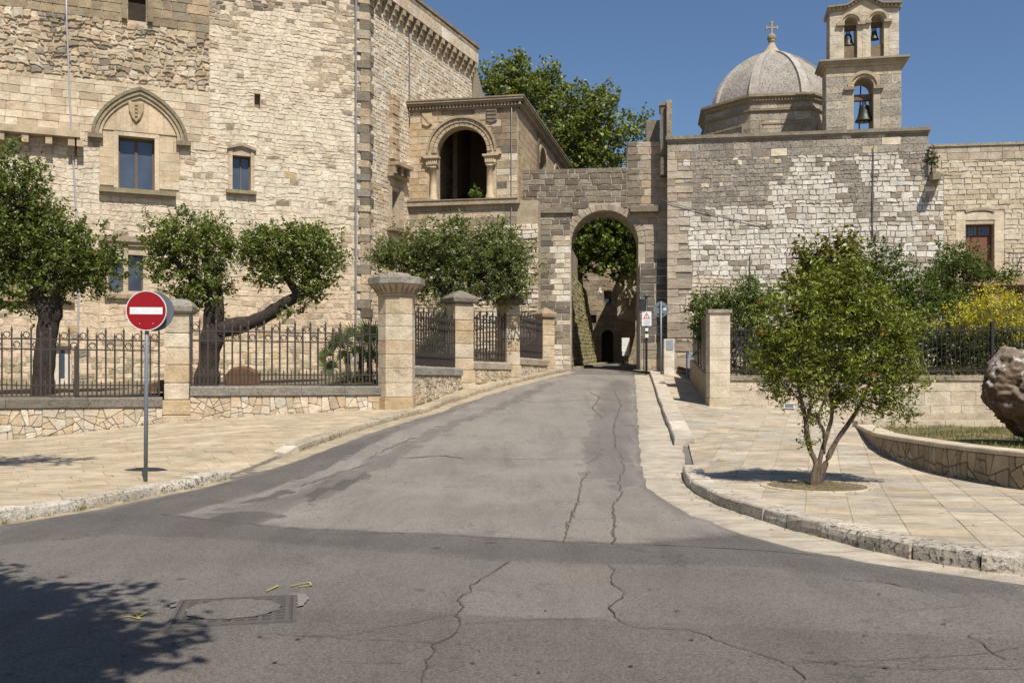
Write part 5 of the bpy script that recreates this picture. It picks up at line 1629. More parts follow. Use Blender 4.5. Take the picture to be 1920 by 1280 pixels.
# ================================================================== DOME
def build_dome():
    D = 52.0
    c = Vector(((1447 - CX) / F * D, D))
    zc = lambda y: EYE - (y - HY) / F * D
    t = empty('church_dome', (c.x, c.y, 10), 'grey ribbed octagonal dome with stone cross finial', 'dome')
    R = 135 / F * D
    rot = math.radians(7) - math.atan2(c.x, c.y)      # as it is seen from the street
    vert = lambda R, z, k: Vector((c.x + R * math.sin(rot + math.radians(22.5 + 45 * k)), c.y - R * math.cos(rot + math.radians(22.5 + 45 * k)), z))
    def octo(name, prof, col, mat=M_STONE, par=t):
        vs = [vert(r, z, k) for r, z in prof for k in range(8)]
        fs = [(i * 8 + (k + 1) % 8, i * 8 + k, (i + 1) * 8 + k, (i + 1) * 8 + (k + 1) % 8) for i in range(len(prof) - 1) for k in range(8)]
        return MB().add(vs, fs + [tuple(range((len(prof) - 1) * 8 + 7, (len(prof) - 1) * 8 - 1, -1))], col).build(name, mat, par)
    zf = lambda y: EYE - (y - HY) / F * 48.7        # heights on the near face
    z0, z1, z2 = zf(252), zf(210), zf(181)
    drum = octo('drum', [(R, 10.3), (R, z2)], (.44, .38, .29, .4))
    octo('cornice', [(R, z1 - .02), (R + .12, z1 + .04), (R + .12, z1 + .12), (R, z1 + .14)], (.30, .26, .19, .6), M_STONE)
    octo('cornice', [(R, z2 - .32), (R + .10, z2 - .24), (R + .10, z2 - .12), (R + .26, z2 - .06), (R + .26, z2 + .06), (R - .9, z2 + .14)], (.33, .28, .20, .6), M_STONE)
    pcs = []
    frs = []
    for k in range(7, 15):
        A, B = vert(R, 0, k), vert(R, 0, k + 1)
        fr = Fr(A, B); frs.append(fr)
        if fr.n.y > .3: continue
        cf = lambda x, y, z: jit(rc([(.40, .36, .295), (.46, .41, .335), (.34, .305, .25), (.54, .48, .385)]), .1, .03, .85)
        pcs += courses(fr, 0, fr.len, 10.6, z1 - .03, (.34, .42), (.5, .9), (), .014, 0, .004, (.012, .02), .008, -.02, cf)
        pcs += courses(fr, 0, fr.len, z1 + .15, z2 - .33, (.28, .36), (.5, .9), (), .014, 0, .004, (.012, .02), .008, -.02, cf)
        # sunk panel frame
        m = MB()
        for (a, b, c_, d) in ((.45, fr.len - .45, z1 - .62, z1 - .54), (.45, .52, 10.6, z1 - .62), (fr.len - .52, fr.len - .45, 10.6, z1 - .62)):
            m.fbox(fr, a, b, c_, d, .0, .055, (.36, .31, .23, .4))
        m.build('panel_frame', M_STONE, drum)
        u = .1
        first = None
        while u < fr.len - .08:
            m = MB().fbox(fr, u, u + .07, z2 - .235, z2 - .125, .0, .15, (.44, .38, .28, .3))
            if first is None: first = m.build('dentil', M_SMOOTH, drum); fu = u
            else: copy_part(first, drum, fr.pt(u, 0, 0) - fr.pt(fu, 0, 0))
            u += .15
    emit(pcs, drum, 'stone', 'far_stonework', M_STONE, 120, 30)
    # shell: eight curved panels with ribs between
    Rb = R - .50; H = zc(101) - z2
    prof = []
    for i in range(13):
        a = math.radians(4 + 80 * i / 12)
        prof.append((Rb * (math.cos(a) ** 1.3 * .93 + .07 * (1 - i / 12)), z2 + .02 + H * math.sin(a) ** 1.02))
    for k in range(8):
        vs = []
        for r, z in prof:
            A, B = vert(r, z, k), vert(r, z, k + 1)
            vs += [A.lerp(B, f) for f in (0, .25, .5, .75, 1)]
        fs = [(i * 5 + j, i * 5 + j + 1, (i + 1) * 5 + j + 1, (i + 1) * 5 + j) for i in range(12) for j in range(4)]
        MB().add(vs, fs, jit((.41, .39, .36), .06, .02, 1.0)).build('dome_panel', M_STONE, t, True)
        w = []
        m = MB()
        pts = [vert(r + .015, z + .015, k) for r, z in prof]
        tang = Vector((math.cos(rot + math.radians(22.5 + 45 * k)), math.sin(rot + math.radians(22.5 + 45 * k)), 0))
        rad = Vector((math.sin(rot + math.radians(22.5 + 45 * k)), -math.cos(rot + math.radians(22.5 + 45 * k)), 0))
        for i, p in enumerate(pts):
            hw = .24 * (1 - .55 * i / 12)
            up = Vector((0, 0, 1)) * (i / 12) + rad * (1 - i / 12)
            w += [p - tang * hw - up * .12, p - tang * hw + up * .05, p + tang * hw + up * .05, p + tang * hw - up * .12]
        fs = [(i * 4 + j, i * 4 + (j + 1) % 4, (i + 1) * 4 + (j + 1) % 4, (i + 1) * 4 + j) for i in range(12) for j in range(4)]
        m.add(w, fs + [(0, 1, 2, 3)], jit((.46, .435, .395), .05, .02, .6)); m.build('rib', M_STONE, t)
    zt = prof[-1][1]
    r0 = prof[-1][0]
    f = MB(); f.lathe(c.x, c.y, [(1.0, zt - .42), (.92, zt - .26), (.62, zt - .08), (.42, zt + .06), (.27, zt + .26), (.17, zt + .48), (.14, zt + .60), (.19, zt + .62), (.19, zt + .68), (.12, zt + .70)], 20, (.48, .42, .33, .4)); f.build('finial', M_STONE, t, True)
    zb = zc(72)
    f = MB(); f.lathe(c.x, c.y, [(.02, zb - .24), (.14, zb - .2), (.22, zb - .08), (.235, zb), (.22, zb + .08), (.14, zb + .2), (.02, zb + .24)], 18, (.34, .28, .2, .5)); f.build('ball', M_STONE, t, True)
    fr = Fr((c.x - 1, c.y), (c.x + 1, c.y))
    m = MB(); m.fbox(fr, .955, 1.045, zb + .2, zc(41), -.05, .05, (.34, .31, .26)); m.fbox(fr, .72, .954, zc(54), zc(51), -.05, .05, (.34, .31, .26)); m.fbox(fr, 1.046, 1.28, zc(54), zc(51), -.05, .05, (.34, .31, .26))
    for u, v in ((.72, zc(52.5)), (1.28, zc(52.5)), (1.0, zc(42))):
        m.fbox(fr, u - .04, u + .04, v - .1, v + .1, -.055, .055, (.32, .29, .25)) if u != 1 else m.fbox(fr, u - .1, u + .1, v - .04, v + .04, -.055, .055, (.32, .29, .25))
    m.build('cross', M_STONE, t)
build_dome()

# ================================================================== BELL TOWER
def build_tower():
    A = Vector(((1549 - CX) / F * 44.9, 44.9)); B = Vector(((1690 - CX) / F * 44.3, 44.3))
    fr = Fr(A, B)
    t = empty('bell_tower', (15.5, 45, 10), 'pale stone bell tower with three bell openings', 'bell tower')
    zc = fr.uv(1620, 120)[1]
    a = fr.box(1601, 145, 1638, 243)
    uc, r = (a[0] + a[1]) / 2, (a[1] - a[0]) / 2
    vs = a[3] - r; DP = 1.35
    m = MB(); slab(m, fr, rect(0, fr.len, 10.2, zc), [arch_poly(uc, r, 10.6, vs, 16)], -DP, 0, (.48, .42, .33, .3)); low = m.build('lower_stage', M_MORTAR, t)
    def cf(x, y, z):
        k = noise.noise(Vector((x * .04, y * .04, 3)))
        if y < 140: return jit(rc([(.60, .51, .37), (.56, .47, .34)]), .06, .03, .1)
        return jit(rc([(.46, .42, .355), (.40, .365, .31), (.52, .475, .395)] if k > -.2 else [(.60, .53, .41), (.56, .49, .385)]), .08, .02, .9)
    pc = courses(fr, 0, fr.len, 10.4, zc - .1, (.32, .42), (.45, .85), [('a', uc, r + .3, 10, vs)], .010, 0, .003, (.012, .02), .008, -.02, cf)
    sf = Fr(fr.pt(0, 0, -DP), fr.pt(0, 0, 0))
    pc += courses(sf, 0, sf.len, 10.4, zc - .1, (.32, .42), (.45, .85), (), .010, 0, .003, (.012, .02), .008, -.02, cf)
    emit(pc, low, 'stone', 'far_stonework', M_STONE, 120, 30)
    emit(voussoirs(fr, uc, vs, r, r + .13, 13, .03, lambda: jit((.56, .46, .32), .05), .006), low, 'voussoir', 'arch_ring', M_SMOOTH, 30, 4)
    m = MB(); ring(m, fr, uc, vs, r + .135, r + .27, 0, math.pi, 20, -.02, .1, (.46, .38, .27, .3)); m.build('arch_label', M_SMOOTH, low)
    for s in (-1, 1):
        MB().fbox(fr, uc + s * (r + .2) - .22, uc + s * (r + .2) + .22, vs - .14, vs - .005, 0, .14, (.34, .29, .22, .5)).build('impost', M_SMOOTH, low)
    for w, z0, z1, c in ((.10, zc - .1, zc + .02, (.5, .43, .32)), (.24, zc + .02, zc + .12, (.42, .36, .27)), (.32, zc + .12, zc + .20, (.36, .31, .23))):
        MB().fbox(fr, -w, fr.len + w, z0, z1, -DP - w, w, (*c, .4)).build('cornice', M_SMOOTH, t)
    # upper stage
    u0, u1 = fr.uv(1556, 60)[0], fr.uv(1686, 60)[0]
    zs = fr.uv(1570, 22)[1]; zp = fr.uv(1619, -2)[1]; zb = zc + .2
    ops = []
    for x0, x1, y0 in ((1583, 1608, 31), (1633, 1658, 26)):
        b = fr.box(x0, y0, x1, 110); ops.append(((b[0] + b[1]) / 2, (b[1] - b[0]) / 2, b[2], b[3] - (b[1] - b[0]) / 2))
    um = (u0 + u1) / 2
    outer = [(u0, zb), (u1, zb), (u1, zs), (um + .75, zs + .05), (um, zp), (um - .75, zs + .05), (u0, zs)]
    m = MB(); slab(m, fr, outer, [arch_poly(c, r_, vb, v_, 14) for c, r_, vb, v_ in ops], -DP + .15, -.06, (.60, .53, .41, .15)); up = m.build('upper_stage', M_MORTAR, t)
    pc = courses(fr, u0, u1, zb, zs, (.34, .42), (.4, .8), [('a', c, r_ + .2, vb, v_) for c, r_, vb, v_ in ops], .008, 0, .002, (-.05, -.045), .006, -.08, lambda x, y, z: jit(rc([(.60, .545, .45), (.63, .575, .48), (.57, .50, .395)]), .05, .02, .35))
    sf2 = Fr(fr.pt(u0, 0, -DP + .15), fr.pt(u0, 0, -.06))
    pc += courses(sf2, 0, sf2.len, zb, zs, (.34, .42), (.4, .8), (), .008, 0, .002, (.01, .015), .006, -.02, lambda x, y, z: jit(rc([(.52, .45, .34), (.48, .41, .31)]), .06, .03, .2))
    emit(pc, up, 'stone', 'far_stonework', M_STONE, 100, 30)
    for c, r_, vb, v_ in ops:
        m = MB(); ring(m, fr, c, v_, r_, r_ + .09, 0, math.pi, 16, -.1, -.02, (.60, .51, .38, .1)); ring(m, fr, c, v_, r_ + .092, r_ + .2, 0, math.pi, 16, -.1, .06, (.50, .42, .31, .3)); m.build('arch_label', M_SMOOTH, up)
        for s in (-1, 1): MB().fbox(fr, c + s * (r_ + .16) - .17, c + s * (r_ + .16) + .17, v_ - .12, v_ - .004, -.1, .09 + .002 * s, (.40, .34, .25, .4)).build('impost', M_SMOOTH, up)
        h = (v_ + r_ - vb) * .34
        MB().fbox(fr, c - r_ + .003, c + r_ - .003, vb + .002, vb + h, -.75, -.25, (.24, .19, .13, .5)).build('infill', M_STONE, up)
    # raking cornice with dentils
    path = [(u0 - .1, zs), (um - .75, zs + .05), (um, zp), (um + .75, zs + .05), (u1 + .1, zs)]
    for (a0, b0), (a1, b1) in zip(path, path[1:]):
        MB().prism(fr, [(a0, b0 + .005), (a1, b1 + .005), (a1, b1 + .15), (a0, b0 + .15)], -DP, .03, (.40, .34, .25, .4)).prism(fr, [(a0, b0 + .152), (a1, b1 + .152), (a1, b1 + .23), (a0, b0 + .23)], -DP - .1, .17, (.32, .27, .19, .5)).build('raking_cornice', M_SMOOTH, up)
        n = max(2, int(math.hypot(a1 - a0, b1 - b0) / .16))
        for k in range(n):
            f = (k + .5) / n
            u, v = a0 + (a1 - a0) * f, b0 + (b1 - b0) * f
            MB().fbox(fr, u - .035, u + .035, v + .055, v + .145, .03, .10, (.50, .43, .32, .2)).build('dentil', M_SMOOTH, up)
    # bells hang in the openings: things of their own
    def bell(u, ztop, h, label, w=-.55):
        q = fr.pt(u, 0, w)
        o = empty('bell', (q.x, q.y, ztop - h), label, 'bell', 'bells in the tower')
        R = h * .52
        pr = [(R * .98, 0), (R, .02), (R * .93, .08), (R * .78, .2), (R * .66, .38), (R * .58, .6), (R * .54, .8), (R * .46, .92), (R * .2, .985), (.01, 1)]
        b = MB(); b.lathe(q.x, q.y, [(r, ztop - h + f * h) for r, f in pr], 24, (.055, .06, .048)); b.build('body', M_BRONZE, o, True)
        c = MB(); c.tube([q + Vector((0, 0, ztop - h * .3)), q + Vector((0, 0, ztop - h * 1.02))], .02, 6, (.1, .08, .06)); c.lathe(q.x, q.y, [(.02, ztop - h * 1.08), (.05, ztop - h * 1.02), (.02, ztop - h * .95)], 10, (.1, .08, .06)); c.build('clapper', M_IRON, o)
        y = MB()
        for s in (-.07, 0, .07): y.fbox(fr, u + s - .02, u + s + .02, ztop - .02, ztop + .16, w - .04, w + .04, (.11, .085, .06))
        y.build('hanger', M_IRON, o)
        return o
    zB = lambda y: fr.uv(1620, y)[1]
    o = bell(uc + .1, zB(190), .78, 'large green bronze bell in the lower arch')
    MB().fbox(fr, uc - r - .3, uc + r + .3, zB(190) + .16, zB(190) + .42, -.68, -.42, (.14, .10, .07)).build('headstock', M_MATT, o)
    for (c, r_, vb, v_), lab, y, h in zip(ops, ('left bell of the two high openings', 'right smaller bell of the two high openings'), (55, 52), (.58, .40)):
        o = bell(c - .05, zB(y), h, lab)
        MB().fbox(fr, c - r_ - .2, c + r_ + .2, zB(y) + .15, zB(y) + .36, -.64, -.46, (.12, .09, .06)).build('headstock', M_MATT, o)
    # iron ladder behind the big bell
    q0 = fr.pt(uc - .38, 0, -1.1)
    l = empty('iron_ladder', (q0.x, q0.y, 10.7), 'thin iron ladder behind the large bell', 'ladder')
    for du, lean in ((-.02, 0), (.3, .45)):
        MB().tube([fr.pt(uc - .42 + du, 10.7, -1.1), fr.pt(uc - .42 + du + lean * .35, vs + r * .8, -1.1)], .03, 6, (.06, .05, .045)).build('stringer', M_IRON, l)
    for k in range(7):
        z = 10.9 + k * .33
        MB().tube([fr.pt(uc - .45, z, -1.1), fr.pt(uc - .1, z, -1.1)], .016, 5, (.06, .05, .045)).build('rung', M_IRON, l)
build_tower()

# ================================================================== THROUGH THE ARCH
def build_passage():
    uc, r, vs = GU
    base = GW.pt(uc - r, 0, -2.0)
    # leaning rampart on the left, moss grown
    t = empty('leaning_rampart', (base.x, 50, 2.3), 'mossy leaning rampart wall seen through the gate on the left', 'wall')
    def at(px, py, D): return P(px, py, D)
    A = [at(1071, 690, 46), at(1126, 680, 58)]
    m = MB()
    b0, b1 = P(1068, 700, 45.8), P(1126, 684, 60)
    t0, t1 = Vector((b0.x - .2, b0.y, 7.8)), P(1098, 545, 60)
    t0 = P(1060, 498, 45.8)
    lean = Fr((b0.x, b0.y), (b1.x, b1.y))
    vs_ = [b0 - Vector((0, 0, .5)), b1 - Vector((0, 0, .5)), t1, t0]
    bk = [v + Vector((-2.5, 0, 0)) for v in vs_]
    m.add(vs_ + bk, [(0, 1, 2, 3), (7, 6, 5, 4), (3, 2, 6, 7), (1, 5, 6, 2), (0, 3, 7, 4)], (.30, .27, .13, .5))
    m.build('rampart_face', M_MORTAR, t)
    class LeanFr:
        def pt(s, u, v, w=0):
            lo = vs_[0].lerp(vs_[1], u); hi = vs_[3].lerp(vs_[2], u)
            return lo.lerp(hi, v) + Vector((.96, -.2, .15)) * w
    lf = LeanFr()
    pc = []
    rows = 26
    for j in range(rows):
        u = random.uniform(-.03, 0)
        while u < 1:
            w = random.uniform(.025, .07)
            a, b = max(0, u + .002), min(1, u + w - .002)
            if b > a + .01:
                c0, c1 = (j + .06) / rows, (j + .94) / rows
                pc.append((lf, [(a, c0), (b, c0), (b, (c0 + c1) / 2), (b, c1), (a, c1)], random.uniform(.02, .07), .006, -.02, jit(rc([(.34, .31, .14), (.40, .36, .19), (.30, .29, .11), (.46, .40, .27)]), .12, .05, .45)))
            u += w
    for i in range(len(pc)): pass
    emit(pc, t, 'stone', 'far_stonework', M_STONE, 120, 30)
    up = MB()
    u0, u1 = t0 + Vector((-.1, 0, .05)), t1 + Vector((-.15, 0, .05))
    for a, b in ((Vector((0, 0, 0)), Vector((0, 0, 1.5))),):
        up.add([u0 + a, u1 + a, u1 + b * .8, u0 + b, u0 + a + Vector((-1, 0, 0)), u1 + a + Vector((-1, 0, 0)), u1 + b * .8 + Vector((-1, 0, 0)), u0 + b + Vector((-1, 0, 0))], [(0, 1, 2, 3), (7, 6, 5, 4), (3, 2, 6, 7), (1, 5, 6, 2), (0, 4, 5, 1)], (.42, .36, .27, .4))
    up.build('upper_wall', M_STONE, t)
    ks = MB(); 
    a, b = P(1075, 693, 45.9), P(1130, 683, 60)
    ks.add([a, b, b + Vector((.35, 0, 0)), a + Vector((.35, 0, 0)), a + Vector((0, 0, .14)), b + Vector((0, 0, .14)), b + Vector((.35, 0, .14)), a + Vector((.35, 0, .14))], [(0, 1, 5, 4), (4, 5, 6, 7), (3, 2, 6, 7), (0, 3, 7, 4)], (.36, .32, .25, .3)); ks.build('kerb', M_STONE, t)
    # houses closing the view
    hf = Fr((P(1040, 600, 66).x, 66), (P(1300, 600, 64).x, 64))
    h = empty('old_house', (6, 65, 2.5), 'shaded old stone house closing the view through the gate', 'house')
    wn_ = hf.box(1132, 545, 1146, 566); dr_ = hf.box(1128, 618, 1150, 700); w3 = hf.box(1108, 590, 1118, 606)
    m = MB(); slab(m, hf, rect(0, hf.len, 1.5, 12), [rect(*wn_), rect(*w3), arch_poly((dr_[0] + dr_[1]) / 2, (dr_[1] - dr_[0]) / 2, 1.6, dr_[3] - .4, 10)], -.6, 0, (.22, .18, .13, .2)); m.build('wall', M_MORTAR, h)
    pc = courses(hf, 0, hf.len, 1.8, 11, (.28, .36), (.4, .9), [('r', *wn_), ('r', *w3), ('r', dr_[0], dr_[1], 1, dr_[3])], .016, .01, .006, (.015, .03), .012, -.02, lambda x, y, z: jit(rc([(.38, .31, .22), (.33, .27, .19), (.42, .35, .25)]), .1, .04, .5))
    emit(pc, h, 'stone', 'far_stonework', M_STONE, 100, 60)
    MB().fbox(hf, *wn_, -.4, -.3, (.04, .03, .025)).build('window', M_GLASS, h)
    MB().fbox(hf, *w3, -.4, -.3, (.04, .03, .025)).build('window', M_GLASS, h)
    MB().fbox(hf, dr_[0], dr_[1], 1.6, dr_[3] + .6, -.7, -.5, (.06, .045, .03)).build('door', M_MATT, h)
    emit(voussoirs(hf, (dr_[0] + dr_[1]) / 2, dr_[3] - .4, (dr_[1] - dr_[0]) / 2, (dr_[1] - dr_[0]) / 2 + .22, 9, .04, lambda: jit((.36, .30, .21), .08)), h, 'voussoir', 'arch_ring', M_SMOOTH, 20, 2)
    # oriel block in the sun
    of = Fr((P(1157, 600, 61.5).x, 61.5), (P(1199, 600, 61).x, 61))
    o = empty('oriel', (P(1178, 600, 61).x, 61, 6), 'sunlit stone oriel with a carved panel beyond the gate', 'oriel')
    b = of.box(1157, 494, 1196, 597)
    w = of.box(1166, 499, 1181, 519)
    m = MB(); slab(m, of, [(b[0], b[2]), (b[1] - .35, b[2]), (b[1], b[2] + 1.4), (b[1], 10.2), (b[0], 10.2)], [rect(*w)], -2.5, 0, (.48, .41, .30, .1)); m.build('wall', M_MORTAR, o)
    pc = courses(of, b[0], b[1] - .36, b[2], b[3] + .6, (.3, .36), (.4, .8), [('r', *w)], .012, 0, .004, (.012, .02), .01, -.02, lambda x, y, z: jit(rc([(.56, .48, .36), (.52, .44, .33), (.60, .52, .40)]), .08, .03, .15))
    emit(pc, o, 'stone', 'far_stonework', M_SMOOTH, 60, 20)
    MB().fbox(of, *w, -.3, -.2).build('window', M_GLASS, o)
    p = of.box(1173, 560, 1187, 582)
    pm = MB(); pm.fbox(of, p[0], p[1], p[2], p[3], 0, .06, (.50, .41, .26, .1)); pn = pm.build('carved_panel', M_SMOOTH, o)
    for i in range(3):
        for j in range(4):
            u, v = p[0] + (p[1] - p[0]) * (i + .5) / 3, p[2] + (p[3] - p[2]) * (j + .5) / 4
            MB().prism(of, [(u + .06 * math.cos(k), v + .06 * math.sin(k)) for k in (0, 1.05, 2.1, 3.14, 4.2, 5.24)], .05, .10, (.34, .26, .15)).build('rosette', M_SMOOTH, pn)
    for a, b_, c, d in ((p[0] - .05, p[1] + .05, p[3], p[3] + .06), (p[0] - .05, p[1] + .05, p[2] - .06, p[2])):
        MB().fbox(of, a, b_, c, d, 0, .09, (.52, .43, .29)).build('panel_edge', M_SMOOTH, pn)
    # wall on the right of the passage, shading the street
    rf = Fr(GW.pt(uc + r + .35, 0, -2.0), (P(1215, 600, 63).x, 63))
    q = empty('alley_wall', (6, 55, 2.3), 'dark wall on the right of the street beyond the gate', 'wall')
    m = MB()
    A, B = GW.pt(uc + r + .25, 0, -2.0), Vector((P(1199, 600, 62).x, 62, 0))
    m.add([Vector((A.x, A.y, 1.5)), Vector((B.x, B.y, 1.5)), Vector((B.x, B.y, 5.6)), Vector((A.x, A.y, 6.4)), Vector((A.x + 2.5, A.y, 1.5)), Vector((B.x + 2.5, B.y, 1.5)), Vector((B.x + 2.5, B.y, 5.6)), Vector((A.x + 2.5, A.y, 6.4))], [(0, 1, 2, 3), (7, 6, 5, 4), (3, 2, 6, 7), (0, 3, 7, 4), (1, 5, 6, 2)], (.40, .34, .26, .3)); m.build('wall', M_STONE, q)
    # notice stand
    c = P(1173, 668, 58)
    g0 = G(c.x, c.y)
    n = empty('notice_stand', (c.x, c.y, g0), 'white notice board on two legs in the street beyond the gate', 'notice board')
    nf = Fr((c.x - 1, c.y), (c.x + 1, c.y))
    for s in (-.13, .13): MB().fbox(nf, 1 + s - .03, 1 + s + .03, g0, g0 + .8, -.03, .03, (.08, .07, .06)).build('leg', M_IRON, n)
    MB().fbox(nf, .78, 1.22, g0 + .75, g0 + 1.55, -.04, .04, (.72, .70, .64)).build('board', M_PAINT, n)
    MB().fbox(nf, .80, 1.20, g0 + .50, g0 + .73, -.12, .12, (.66, .66, .64)).build('box', M_PAINT, n)
    # street lamp on a wire
    wz = P(1100, 528, 50)
    L = empty('hanging_lamp', P(1125, 549, 56), 'small pale lamp hanging from a cable across the alley', 'lamp')
    MB().tube([P(1098, 528, 50), P(1118, 534, 54), P(1150, 540, 60)], .018, 5, (.3, .28, .25)).build('cable', M_PAINT, L)
    lq = P(1125, 549, 56)
    MB().lathe(lq.x, lq.y, [(.02, lq.z + .3), (.06, lq.z + .22), (.14, lq.z), (.02, lq.z - .06)], 12, (.6, .58, .52)).tube([lq + Vector((0, 0, .28)), lq + Vector((0, 0, .62))], .012, 5, (.2, .2, .2)).build('shade', M_PAINT, L)
build_passage()
# ================================================================== FENCE WALLS, PIERS, RAILINGS
IRON = (.055, .045, .039)
def low_wall(a, b, ztop, label, copecol, colset, size=.24, thick=.45, voro=True, cope_h=.27):
    """dwarf wall of fitted rubble with a coping"""
    fr = Fr(a, b)
    zb = min(G(*fr.pt(u, 0).xy) for u in (0, fr.len)) - .25
    t = empty('dwarf_wall', (*fr.pt(fr.len / 2, 0, -thick / 2).xy, zb), label, 'wall', 'dwarf walls under the railings')
    m = MB(); m.fbox(fr, 0, fr.len, zb, ztop - cope_h, -thick, 0, (.45, .385, .29, .2)); m.build('core', M_MORTAR, t)
    pc = []
    for pl in [q for k in range(max(1, round(fr.len))) for q in shatter(rect(fr.len * k / max(1, round(fr.len)), fr.len * (k + 1) / max(1, round(fr.len)), zb, ztop - cope_h - .005), size * size * .38, size * size * 1.15, .012, .42)]:
        pc.append((fr, pl, random.uniform(.02, .045), .016, -.02, jit(rc(colset), .1, .05, random.uniform(0, .4))))
    emit(pc, t, 'stone', 'far_stonework', M_STONE, 300, 30)
    u = 0
    while u < fr.len - .05:
        L = min(random.uniform(1.2, 2.2), fr.len - u)
        if fr.len - u - L < .5: L = fr.len - u
        m = MB()
        n = 6
        vs, fs = [], []
        for i in range(n + 1):
            uu = u + .004 + (L - .008) * i / n
            e = .012 * noise.noise(Vector((uu * 4, ztop, 1)))
            for w, z in ((.06, ztop - cope_h), (.075 + e, ztop - cope_h + .02), (.075 + e, ztop - .05), (.05 + e, ztop - .012), (0, ztop + e * .3), (-thick - .03, ztop), (-thick - .03, ztop - cope_h)):
                vs.append(fr.pt(uu, z, w))
        for i in range(n):
            for j in range(6): fs.append((i * 7 + j, i * 7 + j + 1, (i + 1) * 7 + j + 1, (i + 1) * 7 + j))
            fs.append((i * 7 + 6, i * 7, (i + 1) * 7, (i + 1) * 7 + 6))
        fs += [tuple(range(7)), tuple(range(n * 7 + 6, n * 7 - 1, -1))]
        m.add(vs, fs, jit(copecol, .1, .02, .8)); m.build('coping_stone', M_STONE, t)
        u += L
    return fr

def railing(fr, u0, u1, z0, label, w=-.22, pitch=.213, post_at=()):
    t = empty('iron_railing', fr.pt((u0 + u1) / 2, z0, w), label, 'railing', 'iron railings on the dwarf walls')
    rz = fr.rot()
    hb = .021
    for z, h in ((.02, .03), (.29, .03), (1.19, .034), (1.44, .034)):
        MB().fbox(fr, u0, u1, z0 + z, z0 + z + h, w - .026, w + .026, IRON).build('rail', M_IRON, t)
    n = max(2, round((u1 - u0) / pitch)); p = (u1 - u0) / n
    def bar(u, top, half, name):
        m = MB()
        q = fr.pt(u, 0, w)
        d2, n2 = fr.d * half, fr.n * half
        c = [d2 + n2, -d2 + n2, -d2 - n2, d2 - n2]
        vs = [Vector((q.x + k.x, q.y + k.y, z0 + .035)) for k in c] + [Vector((q.x + k.x, q.y + k.y, z0 + top - .16)) for k in c] + [Vector((q.x + k.x * 1.25, q.y + k.y * 1.25, z0 + top - .10)) for k in c] + [Vector((q.x, q.y, z0 + top))]
        fs = [(i + 4 * l, (i + 1) % 4 + 4 * l, (i + 1) % 4 + 4 * l + 4, i + 4 * l + 4) for l in (0, 1) for i in range(4)] + [(8 + i, 8 + (i + 1) % 4, 12) for i in range(4)]
        return m.add(vs, fs, IRON).build(name, M_IRON, t)
    def scroll(u, z):
        m = MB()
        pts = []
        for k in range(13):
            a = -math.pi * .5 - 2 * math.pi * k / 12 * .92
            pts.append(fr.pt(u + .072 * math.cos(a), z + .072 * math.sin(a), w))
        m.tube(pts, .014, 5, IRON); return m.build('scroll', M_IRON, t)
    protos = {}
    for k in range(n + 1):
        u = u0 + p * k
        key = 'tall' if k % 2 else 'short'
        d = lambda uu: fr.pt(uu, 0, 0) - fr.pt(protos[key][1], 0, 0)
        if key not in protos: protos[key] = (bar(u, 1.80 if k % 2 else 1.66, hb, 'bar'), u)
        else: copy_part(protos[key][0], t, d(u))
        if k < n:
            key = 'spike'; us = u + p / 2
            if key not in protos: protos[key] = (bar(us, .46, .013, 'spike'), us)
            else: copy_part(protos[key][0], t, d(us))
            key = 'hi' if k % 2 == 0 else 'lo'
            zz = z0 + (1.56 if k % 2 == 0 else 1.315)
            if key not in protos: protos[key] = (scroll(us, zz), us)
            else: copy_part(protos[key][0], t, d(us))
    return t

STW = [(.64, .57, .46), (.60, .52, .41), (.68, .62, .52), (.55, .46, .34), (.58, .48, .34), (.62, .55, .45)]
STG = [(.54, .46, .34), (.58, .49, .37), (.48, .40, .29), (.60, .52, .40)]
F0 = low_wall(WL0.xy, (PIER0.x - .35, PIER0.y - .05), 1.25, 'dwarf stone wall under the railing left of the no-entry sign', (.21, .195, .17), STW)
F1 = low_wall((PIER0.x + .34, PIER0.y + .02), (PIER1.x - .42, PIER1.y - .1), 1.53, 'dwarf stone wall between the capped pier and the large pillar', (.26, .245, .215), STW)
F2 = low_wall((PIER1.x + .40, PIER1.y + .25), (PIER2.x - .1, PIER2.y - .32), 2.10, 'dwarf wall just right of the large pillar', (.36, .34, .30), STG, .2)
F3 = low_wall((PIER2.x + .12, PIER2.y + .30), (PIER3.x - .1, PIER3.y - .3), 2.33, 'dwarf wall between the two smaller piers up the slope', (.46, .40, .31), STG, .2)
F4 = low_wall((PIER3.x + .1, PIER3.y + .3), (PIER4.x - .08, PIER4.y - .24), 2.54, 'short dwarf wall nearest the gate', (.48, .42, .33), STG, .2)
railing(F0, .3, F0.len - .06, 1.25, 'iron railing with rings behind the no-entry sign')
railing(F1, .06, F1.len - .06, 1.53, 'iron railing in front of the forked tree and the palm')
railing(F2, .05, F2.len - .05, 2.10, 'iron railing just right of the large pillar')
railing(F3, .05, F3.len - .05, 2.33, 'iron railing between the two smaller piers up the slope')
railing(F4, .05, F4.len - .05, 2.54, 'short iron railing panel nearest the gate')
# gate stile in the left railing
q = F0.pt(F0.uv(143, 700)[0], 1.25, -.22)
rl = [o for o in bpy.data.objects if o.name == 'iron_railing'][0]
MB().fbox(F0, F0.uv(140, 700)[0], F0.uv(148, 700)[0], 1.28, 2.55, -.27, -.17, IRON).build('post', M_IRON, rl)
MB().fbox(F1, .02, .08, 1.56, 3.1, -.27, -.17, IRON).build('post', M_IRON, bpy.data.objects['iron_railing.001'])

